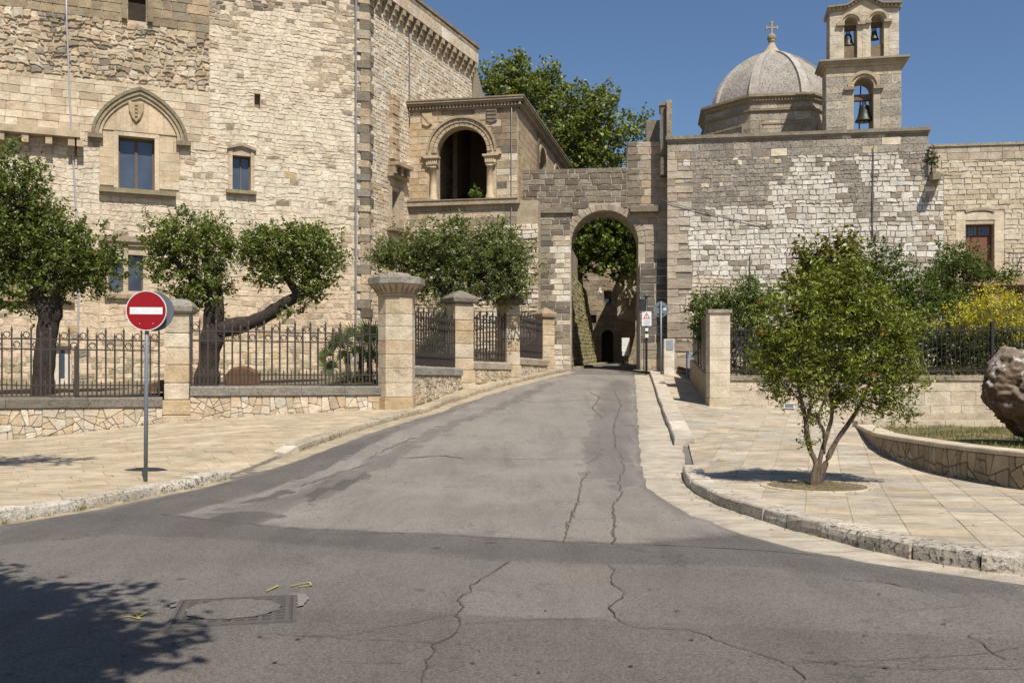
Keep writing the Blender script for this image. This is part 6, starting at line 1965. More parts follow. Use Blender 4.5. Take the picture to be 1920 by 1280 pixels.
def small_pier(c, zb, zt, half, label, rz, capcol, cap='flat', capmat=None):
    t = empty('stone_pier', (c.x, c.y, zb), label, 'pier', 'stone piers of the fence')
    fr = Fr((c.x - math.cos(rz) * half, c.y - math.sin(rz) * half), (c.x + math.cos(rz) * half, c.y + math.sin(rz) * half))
    z = zb; k = 0
    while z < zt - .32:
        h = min(random.uniform(.34, .5), zt - .3 - z)
        if zt - .3 - z - h < .2: h = zt - .3 - z
        w = half * (1.0 if z > zb + .45 else 1.12)
        b = MB()
        g = .006; r = .018
        pr = []
        for zz, ins in ((z + g, r), (z + g + r, 0), (z + h - g - r, 0), (z + h - g, r)):
            for (su, sw) in ((-1, 1), (1, 1), (1, -1), (-1, -1)):
                pr.append(fr.pt(half + su * (w - ins), zz, -half + sw * (w - ins)))
        fs = [(l * 4 + i, l * 4 + (i + 1) % 4, l * 4 + 4 + (i + 1) % 4, l * 4 + 4 + i) for l in range(3) for i in range(4)] + [(3, 2, 1, 0), (12, 13, 14, 15)]
        b.add(pr, fs, jit(rc([(.58, .48, .34), (.60, .51, .38), (.54, .43, .28), (.62, .54, .42)]), .07, .03, random.uniform(.05, .4))).build('block', M_STONE, t)
        z += h
    m = MB()
    prof = [(half * 1.0, zt - .30), (half * 1.32, zt - .24), (half * 1.36, zt - .12), (half * 1.3, zt - .08)] + ([(half * .25, zt + .14), (half * .05, zt + .16)] if cap != 'flat' else [(half * 1.2, zt - .02), (half * .9, zt + .06), (half * .3, zt + .1)])
    vs = [fr.pt(half + su * r_, z_, -half + sw * r_) for r_, z_ in prof for (su, sw) in ((-1, 1), (1, 1), (1, -1), (-1, -1))]
    fs = [(l * 4 + i, l * 4 + (i + 1) % 4, l * 4 + 4 + (i + 1) % 4, l * 4 + 4 + i) for l in range(len(prof) - 1) for i in range(4)] + [(3, 2, 1, 0), tuple(range(len(vs) - 4, len(vs)))]
    m.add(vs, fs, capcol).build('cap', M_STONE, t)
    return t
zpt = lambda py, D: EYE - (py - HY) / F * D
small_pier(PIER0, G(PIER0.x, PIER0.y) - .1, zpt(566, 26), .31, 'square stone pier with flat grey cap behind the no-entry sign', math.radians(8), (.33, .31, .27, .7))
small_pier(PIER2, 1.2, zpt(552, 33), .34, 'square pier with pyramid cap, nearest the large pillar', math.radians(30), (.24, .215, .175, .8), 'pyramid')
small_pier(PIER3, 1.35, zpt(556, 36), .30, 'mossy pier with dark cap in the middle of the slope', math.radians(40), (.17, .15, .12, .8), 'pyramid')
small_pier(PIER4, 1.7, zpt(583, 41), .28, 'short pier with broad flat cap at the foot of the gate', math.radians(30), (.36, .27, .19, .6), 'pyramid')

def big_pier():
    c = Vector((PIER1.x, PIER1.y + .1))
    zb = G(c.x, c.y) + .02; zt = zpt(513, 28.2)
    t = empty('octagonal_pillar', (c.x, c.y, zb), 'large octagonal pillar with flared moulded cap at the fence corner', 'pillar')
    R = .53
    a0 = math.radians(22.5 - 6)
    z = zb - .15; tops = [zb + .42, zb + .82, zb + 1.22, zb + 1.62, zb + 2.0, zb + 2.4, zb + 2.75, zt - .66]
    for k, z1 in enumerate(tops):
        r = R * (1.06 if k == 0 else 1.0)
        col = (.52, .40, .25) if k == 0 else rc([(.60, .50, .36), (.62, .54, .41), (.58, .47, .33)])
        MB().lathe(c.x, c.y, [(r - .012, z + .004), (r, z + .016), (r, z1 - .016), (r - .012, z1 - .004)], 8, jit(col, .05, .02, .55 if k in (2, 3) else .15), a0).build('drum_block', M_STONE, t)
        z = z1
    MB().lathe(c.x, c.y, [(R + .02, z), (R + .05, z + .05), (R + .02, z + .09)], 8, (.50, .40, .27, .3), a0).build('neck_mould', M_STONE, t)
    MB().lathe(c.x, c.y, [(R + .03, z + .09), (R + .10, z + .18), (R + .24, z + .30), (R + .24, z + .32)], 8, (.50, .43, .32, .3), a0).build('flare', M_STONE, t)
    for k in range(24):
        a = 2 * math.pi * k / 24 + .1
        m = MB()
        rr = lambda f, ang: (R + .06 + .16 * f) * math.cos(math.pi / 8) / math.cos(((ang - a0) % (math.pi / 4)) - math.pi / 8) + .02
        vs = [Vector((c.x + rr(f, a) * math.cos(a + s), c.y + rr(f, a) * math.sin(a + s), z + .11 + .19 * f)) for f in (0, 1) for s in (-.03, .03)]
        vs += [v - Vector((math.cos(a) * .07, math.sin(a) * .07, 0)) for v in vs]
        m.add(vs, [(0, 1, 3, 2), (0, 2, 6, 4), (1, 5, 7, 3), (2, 3, 7, 6), (0, 4, 5, 1)], (.30, .21, .13, .3)).build('flute', M_STONE, t)
    MB().lathe(c.x, c.y, [(R + .24, z + .321), (R + .29, z + .34), (R + .29, z + .52), (R + .22, z + .55)], 8, (.33, .31, .265, .8), a0).build('cap_slab', M_STONE, t)
    MB().lathe(c.x, c.y, [(R * .82, z + .551), (R * .82, z + .60), (R * .72, z + .66), (R * .2, z + .68)], 8, (.36, .34, .29, .8), a0).build('cap_top', M_STONE, t)
big_pier()

# ---- right: pillar, ashlar wall, railing
RD = 28.5
PR = P(1350, 700, RD)
def right_fence():
    zt = P(0, 580, RD).z
    t = empty('square_pillar', (PR.x, PR.y + .3, .8), 'square pale stone pillar at the end of the garden wall', 'pillar')
    fr = Fr((PR.x - .29, RD), (PR.x + .29, RD))
    z = G(PR.x, RD) - .1; k = 0
    while z < zt - .2:
        h = .36 if k else .46
        h = min(h, zt - .1 - z)
        b = MB(); g, r, w = .003, .008, .29 + (.012 if k == 0 else 0)
        vs = [fr.pt(.29 + su * (w - i), zz, -.29 + sw * (w - i)) for zz, i in ((z + g, r), (z + g + r, 0), (z + h - g - r, 0), (z + h - g, r)) for (su, sw) in ((-1, 1), (1, 1), (1, -1), (-1, -1))]
        b.add(vs, [(l * 4 + i, l * 4 + (i + 1) % 4, l * 4 + 4 + (i + 1) % 4, l * 4 + 4 + i) for l in range(3) for i in range(4)] + [(12, 13, 14, 15)], jit((.62, .55, .44) if k else (.52, .45, .34), .04, .02, .1)).build('block', M_SMOOTH, t)
        z += h; k += 1
    MB().fbox(fr, -.05, .63, zt - .1, zt, -.63, .05, (.36, .32, .25, .6)).build('cap', M_STONE, t)
    # wall
    wf = Fr((PR.x + .292, RD + .05), (22, RD + .05))
    zc = P(0, 703, RD).z
    w = empty('garden_wall', (12, RD + .3, .3), 'pale ashlar garden wall behind the red-flowered tree', 'wall')
    MB().fbox(wf, 0, wf.len, -.2, zc - .15, -.5, 0, (.46, .40, .30, .1)).build('core', M_MORTAR, w)
    pc = courses(wf, 0, wf.len, -.2, zc - .16, (.36, .44), (.7, 1.15), (), .010, 0, .003, (.012, .018), .008, -.02, lambda x, y, z: jit(rc([(.58, .51, .40), (.54, .47, .36), (.60, .53, .42), (.50, .45, .36)]), .06, .025, random.uniform(.05, .45)))
    emit(pc, w, 'ashlar_block', 'far_blocks', M_STONE, 200, 60)
    u = 0
    while u < wf.len:
        L = min(random.uniform(.5, .8), wf.len - u)
        MB().fbox(wf, u + .004, u + L - .004, zc - .15, zc, -.55, .06 + random.uniform(-.004, .004), jit((.34, .295, .225), .12, .03, .7)).build('coping_stone', M_STONE, w)
        u += L
    MB().fbox(wf, 0, wf.len, -.25, G(11, RD) + .26, 0.02, .05, (.48, .42, .32, .3)).build('plinth', M_STONE, w)
    for px in (1479, 1859):
        b = wf.box(px - 10, 755, px + 10, 765)
        l = MB().fbox(wf, b[0], b[1], b[2], b[3], 0, .04, (.62, .62, .62)).build('wall_light', M_PAINT, None, label='recessed lamp in the garden wall ' + ('left of the tree trunk' if px < 1600 else 'under the boulder'), cat='lamp', group='lamps set in the garden wall')
        MB().fbox(wf, b[0] + .03, b[1] - .03, b[2] + .025, b[3] - .025, .04, .046, (.06, .08, .09)).build('lens', M_GLASS, l)
        for k in range(3): MB().fbox(wf, b[0] + .03, b[1] - .03, b[2] + .04 + k * .03, b[2] + .048 + k * .03, .046, .055, (.5, .5, .5)).build('louvre', M_PAINT, l)
    # railing
    t = empty('black_railing', (12, RD + .3, zc), 'black iron railing on the garden wall', 'railing')
    K = (.03, .026, .026)
    for z in (.12, 1.28): MB().fbox(wf, 0, wf.len, zc + z, zc + z + .045, -.27, -.23, K).build('rail', M_IRON, t)
    f = None; u = .1; k = 0
    while u < wf.len:
        q = wf.pt(u, 0, -.25)
        if f is None: f = MB().tube([Vector((q.x, q.y, zc)), Vector((q.x, q.y, zc + 1.38)), Vector((q.x, q.y, zc + 1.46))], [.013, .013, .002], 5, K).build('bar', M_IRON, t); fq = q
        else: copy_part(f, t, q - fq)
        u += .135
    for px in (1735, 1868):
        uu = wf.uv(px, 650)[0]
        MB().fbox(wf, uu - .04, uu + .04, zc, zc + 1.55, -.30, -.20, K).build('post', M_IRON, t)
    # side wall and dark screen running back to the gate
    sf = Fr((6.9, 38.6), (PR.x - .285, RD + .25))
    s = empty('side_wall', (6.3, 34, 1.2), 'low side wall with dark screen running back from the square pillar', 'wall')
    n = 8
    for k in range(n):
        a, b = sf.len * k / n, sf.len * (k + 1) / n
        z0 = (G(*sf.pt(a, 0).xy) + G(*sf.pt(b, 0).xy)) / 2
        MB().fbox(sf, a + .004, b - .004, z0 - .3, z0 + .95, -.25, 0, jit((.44, .37, .27), .08, .03, .3)).build('wall_block', M_STONE, s)
    zA = P(1297, 610, 38.6).z; zB = P(1333, 592, RD).z
    m = MB()
    for k in range(6):
        a, b = sf.len * k / 6 + .02, sf.len * (k + 1) / 6 - .02
        za, zb = zA + (zB - zA) * k / 6, zA + (zB - zA) * (k + 1) / 6
        ga, gb = G(*sf.pt(a, 0).xy) + 1.0, G(*sf.pt(b, 0).xy) + 1.0
        MB().prism(sf, [(a, ga), (b, gb), (b, zb), (a, za)], -.14, -.10, (.075, .06, .052)).build('screen_panel', M_PAINT, s)
        MB().fbox(sf, b + .002, b + .04, gb - .1, zb + .06, -.15, -.09, (.06, .05, .045)).build('screen_post', M_IRON, s)
    # trellis frame leaning outwards whose shadow falls on the paving
    # blue gate
    c = P(1296, 690, 38.9); g0 = G(c.x, c.y) + .1
    bg = empty('blue_gate', (c.x, c.y, g0), 'narrow blue slatted gate by the church wall', 'gate')
    bf = Fr((c.x - .2, c.y), (c.x + .22, c.y - .05))
    for k in range(4): MB().fbox(bf, k * .11, k * .11 + .055, g0, g0 + 1.15, -.02, .02, (.22, .33, .44)).build('slat', M_PAINT, bg)
    for z in (.1, 1.0): MB().fbox(bf, -.01, .41, g0 + z, g0 + z + .05, -.035, -.021, (.20, .30, .40)).build('rail', M_PAINT, bg)
right_fence()

# ================================================================== PLANTER AND BOULDER
def planter():
    zt = .66
    base = [P(1608, 803, 23.0), P(1626, 824, 20.8), P(1645, 842, 19.2), P(1672, 857, 18.2), P(1707, 870, 17.4), P(1755, 885, 16.3), P(1801, 897, 15.5), P(1860, 909, 14.7), P(1920, 919, 14.05)]
    line = [Vector((p.x, p.y)) for p in base] + [Vector((7.9, 13.1)), Vector((9.2, 12.3)), Vector((11, 11.9)), Vector((14, 12))]
    cf = CFr(line)
    t = empty('curved_planter', (9.5, 18, .2), 'low curved planter wall of crazy-paved stone holding a grass bed', 'planter')
    vs, fs = [], []
    n = 60
    for i in range(n + 1):
        u = cf.len * i / n
        for w, z in ((0, -.2), (0, zt - .07), (-.3, zt - .07), (-.3, -.2)): vs.append(cf.pt(u, z, w))
    for i in range(n):
        for j in range(4): fs.append((i * 4 + j, i * 4 + (j + 1) % 4, (i + 1) * 4 + (j + 1) % 4, (i + 1) * 4 + j))
    MB().add(vs, fs + [(0, 1, 2, 3)], (.24, .19, .13, .2)).build('core', M_MORTAR, t)
    pc = []
    for pl in [q for k in range(round(cf.len)) for q in shatter(rect(cf.len * k / round(cf.len), cf.len * (k + 1) / round(cf.len), -.15, zt - .075), .02, .062, .018, .4)]:
        pc.append((cf, pl, random.uniform(.016, .028), .012, -.02, jit(rc([(.42, .345, .235), (.38, .31, .21), (.45, .37, .26), (.35, .30, .215)]), .1, .04, .25)))
    emit(pc, t, 'stone', 'far_stonework', M_STONE, 220, 40)
    u = 0
    while u < cf.len - .1:
        L = min(random.uniform(.55, .8), cf.len - u)
        k = 4
        vs, fs = [], []
        for i in range(k + 1):
            uu = u + .004 + (L - .008) * i / k
            for w, z in ((.035, zt - .072), (.04, zt - .02), (.03, zt - .002), (-.36, zt), (-.36, zt - .072)): vs.append(cf.pt(uu, z, w))
        for i in range(k):
            for j in range(5): fs.append((i * 5 + j, i * 5 + (j + 1) % 5, (i + 1) * 5 + (j + 1) % 5, (i + 1) * 5 + j))
        MB().add(vs, fs + [tuple(range(5)), tuple(range(k * 5 + 4, k * 5 - 1, -1))], jit((.60, .53, .42), .06, .03, .2)).build('coping_stone', M_PAVE, t)
        u += L
    # back edge
    bf = Fr((line[0].x, line[0].y), (15, 23.6))
    for k in range(10): MB().fbox(bf, k * bf.len / 10 + .004, (k + 1) * bf.len / 10 - .004, -.1, zt + .08, -.3, 0, jit((.56, .49, .38), .06, .03, .2)).build('coping_stone', M_PAVE, t)
    inner = [cf.pt(u, 0, -.3).xy for u in np.linspace(.2, cf.len, 30)] + [Vector((15, 12)), Vector((15, 23.4)), bf.pt(.3, 0, .02).xy]
    hz = lambda x, y: zt - .06 + .03 * noise.noise(Vector((x * 1.5, y * 1.5, 0)))
    M_BED = ground_material('planter_bed', (.13, .115, .045), (.30, .23, .12), 1.1)
    MB_ = surface('planter_soil', inner, 0, .5, M_BED, height=hz, parent=t)
    # grass
    pts = []
    pl = [(p.x, p.y) for p in inner]
    while len(pts) < 9000:
        x, y = random.uniform(6.8, 13), random.uniform(12.5, 23.4)
        if in_poly(x, y, pl) and noise.noise(Vector((x * .8, y * .8, 2))) > random.uniform(-.35, .25): pts.append((x, y, hz(x, y) + random.uniform(0, .05)))
    d = np.zeros((len(pts), 3)); d[:, 2] = 1
    g = leaf_mesh('grass', np.array(pts), .10, leaf_cols(len(pts), (.13, .14, .04), .3, .6), M_LEAF, None, .10, 0.0, None, d)
    tag(g, 'patchy dry grass growing in the curved planter', 'grass', None, 'stuff')
planter()

def boulder():
    D = 16.6
    c = P(1942, 738, D); zb = .55
    t = empty('boulder', (c.x + .2, D, zb), 'huge brown boulder with white lichen standing in the planter', 'boulder')
    bm = bmesh.new()
    bmesh.ops.create_icosphere(bm, subdivisions=6, radius=1)
    for v in bm.verts:
        p = v.co.copy()
        # mushroom shape: bulging head, undercut towards a narrower foot on the right
        z = p.z
        s = 1.0
        q = Vector((p.x * .86, p.y * .95, p.z * .80))
        low = max(0, -z)
        q.x = q.x * (1 - .52 * low ** 1.3) + low ** 1.3 * .62
        q.y *= 1 - .25 * low
        q.z -= low * .22
        n1 = noise.fractal(q * 1.3 + Vector((3, 1, 7)), 1.0, 2.0, 5)
        n2 = noise.fractal(q * 5.5, 1.0, 2.0, 3)
        cel = noise.voronoi(q * 4.0)[0][0]
        n3 = noise.fractal(q * 16, 1.0, 2.0, 3)
        vd = noise.voronoi(q * 2.1 + Vector((1, 5, 2)))[0]
        q += p.normalized() * (n1 * .17 + n2 * .07 + n3 * .022 - max(0, .30 - cel) * .28 + (vd[1] - vd[0]) * .16 - .06)
        v.co = q
    vs = [Vector((c.x + v.co.x, D + v.co.y, EYE - (735 - HY) / F * D - .10 + v.co.z)) for v in bm.verts]
    fs = [[w.index for w in f.verts] for f in bm.faces]
    m, nt, nd, lk = nodes_of('boulder_rock')
    pos = position(nt)
    n1 = noise_tex(nt, 3.0, 8, .7, pos, .4); n2 = noise_tex(nt, 14, 6, .75, pos); n3 = noise_tex(nt, 4.3, 5, .6, pos)
    cc = ramp(nt, n1, [(.3, (.06, .036, .02)), (.5, (.13, .08, .045)), (.7, (.24, .18, .125))])
    cc = mix(nt, 1.0, cc, ramp(nt, n2, [(.3, .55), (.7, 1.3)]), 'MULTIPLY')
    geo = nt.nodes.new('ShaderNodeNewGeometry'); sep = nt.nodes.new('ShaderNodeSeparateXYZ'); lk.new(geo.outputs['Normal'], sep.inputs[0])
    upm = ramp(nt, sep.outputs['Z'], [(-.0, 0.0), (.55, 1.0)])
    gm = math_n(nt, 'MULTIPLY', upm, ramp(nt, n1, [(.3, .3), (.6, .9)]))
    cc = mix(nt, gm, cc, (.30, .235, .17))
    lm = math_n(nt, 'MULTIPLY', ramp(nt, n3, [(.59, 0), (.64, 1)]), ramp(nt, sep.outputs['Z'], [(.05, 0.0), (.3, 1.0)]))
    lm = math_n(nt, 'MULTIPLY', lm, ramp(nt, n2, [(.38, 0), (.5, 1)]))
    cc = mix(nt, lm, cc, (.62, .60, .57))
    finish(nt, cc, .9, math_n(nt, 'ADD', n1, math_n(nt, 'MULTIPLY', n2, .5)), .09)
    mb = MB(); mb.add(vs, fs); mb.build('rock', m, t, True)
    bm.free()
boulder()

# ================================================================== SIGNS
def signs():
    # no entry
    b = GP(273, 903); b = Vector(((273 - CX) / F * 15.3, 15.3)); g0 = pav_h(*b)
    D = 15.3
    t = empty('no_entry_sign', (b.x, b.y, g0), 'round red no-entry sign with white bar on a grey pole', 'road sign')
    zc = P(0, 583, D).z; R = .305
    top = zc + .25
    MB().tube([Vector((b.x, D, g0 - .05)), Vector((b.x + .01, D, (g0 + top) / 2)), Vector((b.x + .025, D, top))], .031, 12, (.165, .19, .21)).build('pole', M_PAINT, t, True)
    rz = math.radians(4)
    cxw = (277 - CX) / F * D
    fr = Fr((cxw - math.cos(rz), D - .06 - math.sin(rz)), (cxw + math.cos(rz), D - .06 + math.sin(rz)))
    def disc(r0, r1, w0, w1, col, name, n=48, par=t, f=fr, u=1.0):
        m = MB()
        if r0 == 0: m.prism(f, [(u + r1 * math.cos(2 * math.pi * k / n), zc + r1 * math.sin(2 * math.pi * k / n)) for k in range(n)], w0, w1, col)
        else: ring(m, f, u, zc, r0, r1, 0, 2 * math.pi, n, w0, w1, col)
        return m.build(name, M_PAINT, par)
    disc(0, R - .002, -.02, 0, (.17, .18, .185), 'back_plate')
    disc(0, R - .0115, .0005, .004, (.27, .004, .008), 'red_disc')
    disc(R - .011, R, -.022, .007, (.70, .68, .66), 'white_rim')
    MB().fbox(fr, 1 - .245, 1 + .245, zc - .053, zc + .053, .0045, .007, (.70, .70, .69)).build('white_bar', M_PAINT, t)
    for s in (-.1, .1): MB().lathe(fr.pt(1 + s, 0, .004).x, fr.pt(1 + s, 0, .004).y, [(.006, zc - .2), (.006, zc - .188)], 8, (.6, .6, .6)).build('rivet', M_PAINT, t)
    f2 = Fr((cxw + .07 - 1, D + .08), (cxw + .07 + 1, D + .08))
    disc(0, R, -.01, .01, (.13, .14, .15), 'rear_disc', 48, t, f2, 1.0)
    MB().fbox(fr, 1 - .2, 1 + .2, zc - .13, zc - .10, -.075, -.021, (.2, .21, .22)).fbox(fr, 1 - .2, 1 + .2, zc + .10, zc + .13, -.075, -.021, (.2, .21, .22)).build('bracket', M_PAINT, t)
    # round sign from behind by the gate
    D = 40.0
    p = P(1239, 706, D); g0 = rpav_h(p.x, p.y)
    t = empty('rear_facing_sign', (p.x, p.y, g0), 'grey back of a round road sign on a pole by the gate', 'road sign')
    zc = P(0, 580, D).z
    MB().tube([Vector((p.x, p.y - .07, g0 - .05)), Vector((p.x, p.y - .07, zc + .32))], .035, 10, (.19, .21, .22)).build('pole', M_PAINT, t, True)
    f3 = Fr((p.x - 1, D), (p.x + 1, D))
    disc(0, .31, -.02, 0, (.145, .165, .175), 'disc', 36, t, f3, 1.0)
    MB().fbox(f3, 1.10, 1.22, zc - .03, zc + .06, .001, .004, (.62, .63, .62)).build('sticker', M_PAINT, t)
    for s in (.14, -.16): MB().fbox(f3, 1 - .14, 1 + .14, zc + s - .02, zc + s + .02, .001, .034, (.12, .13, .14)).build('bracket', M_PAINT, t)
    # warning panel on a black post
    D = 41.6
    p = P(1212, 697, D); g0 = G(p.x, D) + .1
    t = empty('warning_post', (p.x, D, g0), 'black post with a white warning triangle panel beside the gate', 'road sign')
    K = (.03, .03, .032)
    ztp = P(0, 558, D).z
    MB().tube([Vector((p.x, D, g0 - .1)), Vector((p.x, D, ztp))], .05, 10, K).build('post', M_PAINT, t, True)
    f4 = Fr((p.x - 1, D - .08), (p.x + 1, D - .08))
    z0, z1 = P(0, 611, D).z, P(0, 584, D).z
    pn = MB().fbox(f4, 1 - .2, 1 + .2, z0, z1, -.02, 0, (.68, .68, .67)).build('panel', M_PAINT, t)
    zm = z1 - .04
    MB().prism(f4, [(1 - .15, zm - .27), (1 + .15, zm - .27), (1, zm)], .001, .003, (.42, .04, .05)).build('red_triangle', M_PAINT, pn)
    MB().prism(f4, [(1 - .09, zm - .235), (1 + .09, zm - .235), (1, zm - .07)], .0035, .005, (.70, .70, .69)).build('triangle_field', M_PAINT, pn)
    MB().fbox(f4, 1 - .012, 1 + .012, zm - .19, zm - .12, .0055, .007, (.03, .03, .03)).fbox(f4, 1 - .012, 1 + .012, zm - .222, zm - .202, .0055, .007, (.03, .03, .03)).build('exclamation_mark', M_PAINT, pn)
    for k, (a, b_) in enumerate(((-.12, .12), (-.14, .14), (-.1, .15))):
        MB().fbox(f4, 1 + a, 1 + b_, z0 + .04 + k * .075, z0 + .07 + k * .075, .001, .0025, (.32, .36, .46)).build('text_line', M_PAINT, pn)
    MB().fbox(f4, 1 - .26, 1 - .06, P(0, 582, D).z, P(0, 560, D).z, -.15, .05, K).build('signal_box', M_PAINT, t)
    MB().lathe(p.x, D, [(.03, ztp), (.09, ztp + .03), (.10, ztp + .10), (.04, ztp + .16)], 12, (.07, .09, .12)).build('camera_dome', M_PAINT, t, True)
    MB().fbox(f4, 1 - .06, 1 + .06, P(0, 621, D).z, P(0, 615, D).z, 0, .04, (.7, .7, .68)).build('lamp', M_PAINT, t)
    MB().fbox(f4, 1 - .07, 1 + .07, P(0, 633, D).z, P(0, 626, D).z, -.05, .05, (.62, .62, .6)).build('card_reader', M_PAINT, t)
    MB().fbox(f4, 1 - .13, 1 - .09, g0, P(0, 635, D).z, -.06, -.02, K).build('conduit', M_PAINT, t)
    # stone pillar with meter cabinet
    D = 40.8
    p = P(1255, 694, D); g0 = rpav_h(p.x, p.y)
    t = empty('meter_pillar', (p.x, D, g0), 'low white stone pillar with a grey meter door', 'meter box')
    f5 = Fr((p.x - .21, D), (p.x + .21, D))
    zt = P(0, 635, D).z
    n = 4
    for k in range(n): MB().fbox(f5, 0, .42, g0 - .05 + (zt - g0 + .05) * k / n + .003, g0 - .05 + (zt - g0 + .05) * (k + 1) / n - .003, -.35, 0, jit((.68, .63, .54), .05, .02, .15)).build('block', M_SMOOTH, t)
    MB().fbox(f5, .08, .36, P(0, 656, D).z, P(0, 637, D).z, 0.001, .02, (.27, .29, .31)).build('meter_door', M_PAINT, t)
signs()

# rust brown sculptures behind the left railings
def rusty(px, py, D, rx, rz, label, lean=0.0):
    c = P(px, py, D)
    t = empty('rusty_sculpture', (c.x, D, c.z - .4), label, 'sculpture', 'rust brown shapes in the castle garden')
    n = 20
    pl = [(rx * math.cos(math.pi * k / n) * (1 + .05 * math.sin(5 * k)), rz * math.sin(math.pi * k / n) ** .8 + lean * math.cos(math.pi * k / n)) for k in range(n + 1)]
    fr = Fr((c.x, D), (c.x + 1, D))
    pl = [(u, c.z + v) for u, v in pl]
    pl = pl + [(-rx * .9, c.z - .5), (rx * .9, c.z - .5)]
    cu, cv = 0, c.z
    layers = ((-.16, .85), (-.08, .97), (0, 1.0), (.08, .97), (.16, .85))
    vs = [fr.pt(cu + (u - cu) * s, cv + (v - cv) * s, w) for w, s in layers for u, v in pl]
    m = len(pl)
    fs = [(l * m + i, l * m + (i + 1) % m, (l + 1) * m + (i + 1) % m, (l + 1) * m + i) for l in range(4) for i in range(m)] + [tuple(range(m)), tuple(range(5 * m - 1, 4 * m - 1, -1))]
    MB().add(vs, fs, (.13, .066, .03)).build('plate', M_MATT, t)
rusty(455, 716, 29.5, .54, .48, 'rust brown humped shape behind the second railing')
rusty(285, 735, 27.5, .50, .25, 'rust brown tapering shape behind the left railing', .22)

# ================================================================== TREES AND PLANTS
def px_blob(px, py, D, rx, ry, depth=None):
    p = P(px, py, D); k = D / F
    return (tuple(p), (rx * k, depth or (rx * k + ry * k) * .5, ry * k))
def L(D, *pts): return [P(x, y, D + (dd[0] if dd else 0)) for x, y, *dd in pts]

OAK = (.125, .16, .042)
D = 27.2
g0 = P(85, 760, D)
tree('holm_oak', (g0.x, D, 1.1),
     [(L(D, (78, 765), (82, 700), (88, 630), (95, 590), (110, 540)), [.34, .29, .27, .29, .20]),
      (L(D, (92, 600), (70, 540), (62, 470), (50, 400)), [.24, .2, .16, .1]),
      (L(D, (104, 560), (130, 510), (160, 480)), [.17, .12, .07]), (L(D, (62, 520), (30, 470), (10, 430)), [.14, .1, .06])],
     [px_blob(20, 365, D, 80, 92), px_blob(-40, 470, D, 90, 95), px_blob(75, 450, D, 75, 62), px_blob(150, 470, D, 82, 62), px_blob(175, 520, D, 55, 48), px_blob(110, 520, D, 55, 40), px_blob(30, 540, D, 55, 50)],
     29000, .12, OAK, 'dark holm oak at the left edge behind the railing', 'trees in the castle garden', .24, 24, (.055, .042, .032), .5, 50)
D = 29.6
g0 = P(392, 730, D)
tree('holm_oak', (g0.x, D, 1.3),
     [(L(D, (385, 735), (390, 690), (396, 640), (400, 600), (402, 560), (395, 510), (385, 480)), [.40, .36, .34, .30, .26, .2, .12]),
      (L(D, (398, 622), (440, 612), (490, 597), (530, 570), (560, 552), (575, 520), (590, 490)), [.26, .24, .2, .18, .17, .13, .08]),
      (L(D, (400, 560), (360, 520), (320, 480)), [.16, .12, .06]), (L(D, (560, 552), (530, 510), (510, 480)), [.13, .09, .05])],
     [px_blob(345, 440, D, 78, 45), px_blob(400, 470, D, 48, 45), px_blob(320, 490, D, 55, 45), px_blob(385, 540, D, 50, 45), px_blob(350, 555, D, 32, 25),
      px_blob(480, 470, D, 55, 45), px_blob(540, 470, D, 70, 50), px_blob(600, 485, D, 50, 58), px_blob(510, 515, D, 50, 30), px_blob(590, 540, D, 28, 28), px_blob(560, 440, D, 48, 25), px_blob(425, 620, D, 14, 14), px_blob(545, 585, D, 25, 12)],
     25000, .115, (.145, .185, .046), 'forked tree with a long low branch in front of the castle', 'trees in the castle garden', .22, 22, (.055, .042, .032), .5, 50)
D = 35.5
g0 = P(855, 650, D)
tree('olive_tree', (g0.x, D, 2.0),
     [(L(D, (862, 670), (850, 620), (842, 585), (832, 550), (815, 515)), [.26, .22, .19, .16, .1]),
      (L(D, (846, 600), (870, 555), (900, 520), (930, 490)), [.16, .13, .09, .05]), (L(D, (832, 555), (790, 520), (750, 490)), [.12, .08, .04])],
     [px_blob(770, 480, D, 68, 45), px_blob(835, 465, D, 62, 52), px_blob(900, 475, D, 62, 45), px_blob(950, 490, D, 55, 55), px_blob(800, 535, D, 55, 40), px_blob(880, 530, D, 60, 40), px_blob(955, 540, D, 45, 35), px_blob(862, 425, D, 18, 20), px_blob(940, 435, D, 30, 22), px_blob(720, 480, D, 35, 22)],
     31000, .14, (.155, .185, .07), 'olive tree with bushy crown right of the large pillar', 'trees in the castle garden', .27, 24, (.06, .05, .04), .34, 50)
D = 64
g0 = P(1040, 600, D)
tree('plane_tree', (g0.x, D, 2.5),
     [(L(D, (1040, 690), (1040, 500), (1035, 380), (1020, 280)), [.6, .5, .4, .25]), (L(D, (1037, 400), (980, 260), (950, 180)), [.3, .2, .1]), (L(D, (1037, 380), (1100, 280), (1130, 220)), [.3, .2, .1]), (L(D, (1037, 420), (1120, 340), (1190, 270)), [.26, .16, .08])],
     [px_blob(960, 165, D, 60, 55), px_blob(1010, 190, D, 85, 55), px_blob(925, 160, D, 36, 38), px_blob(1075, 215, D, 75, 60), px_blob(1130, 200, D, 32, 38), px_blob(1040, 270, D, 110, 55), px_blob(1130, 270, D, 62, 48), px_blob(1100, 310, D, 80, 34), px_blob(1195, 240, D, 24, 30), px_blob(980, 120, D, 22, 20), px_blob(1030, 140, D, 24, 22), px_blob(1200, 290, D, 30, 22)],
     26000, .23, (.155, .185, .05), 'big plane tree rising behind the loggia', None, .56, 22, (.16, .14, .11), .7, 60, None, .35)
D = 56
g0 = P(1080, 560, D)
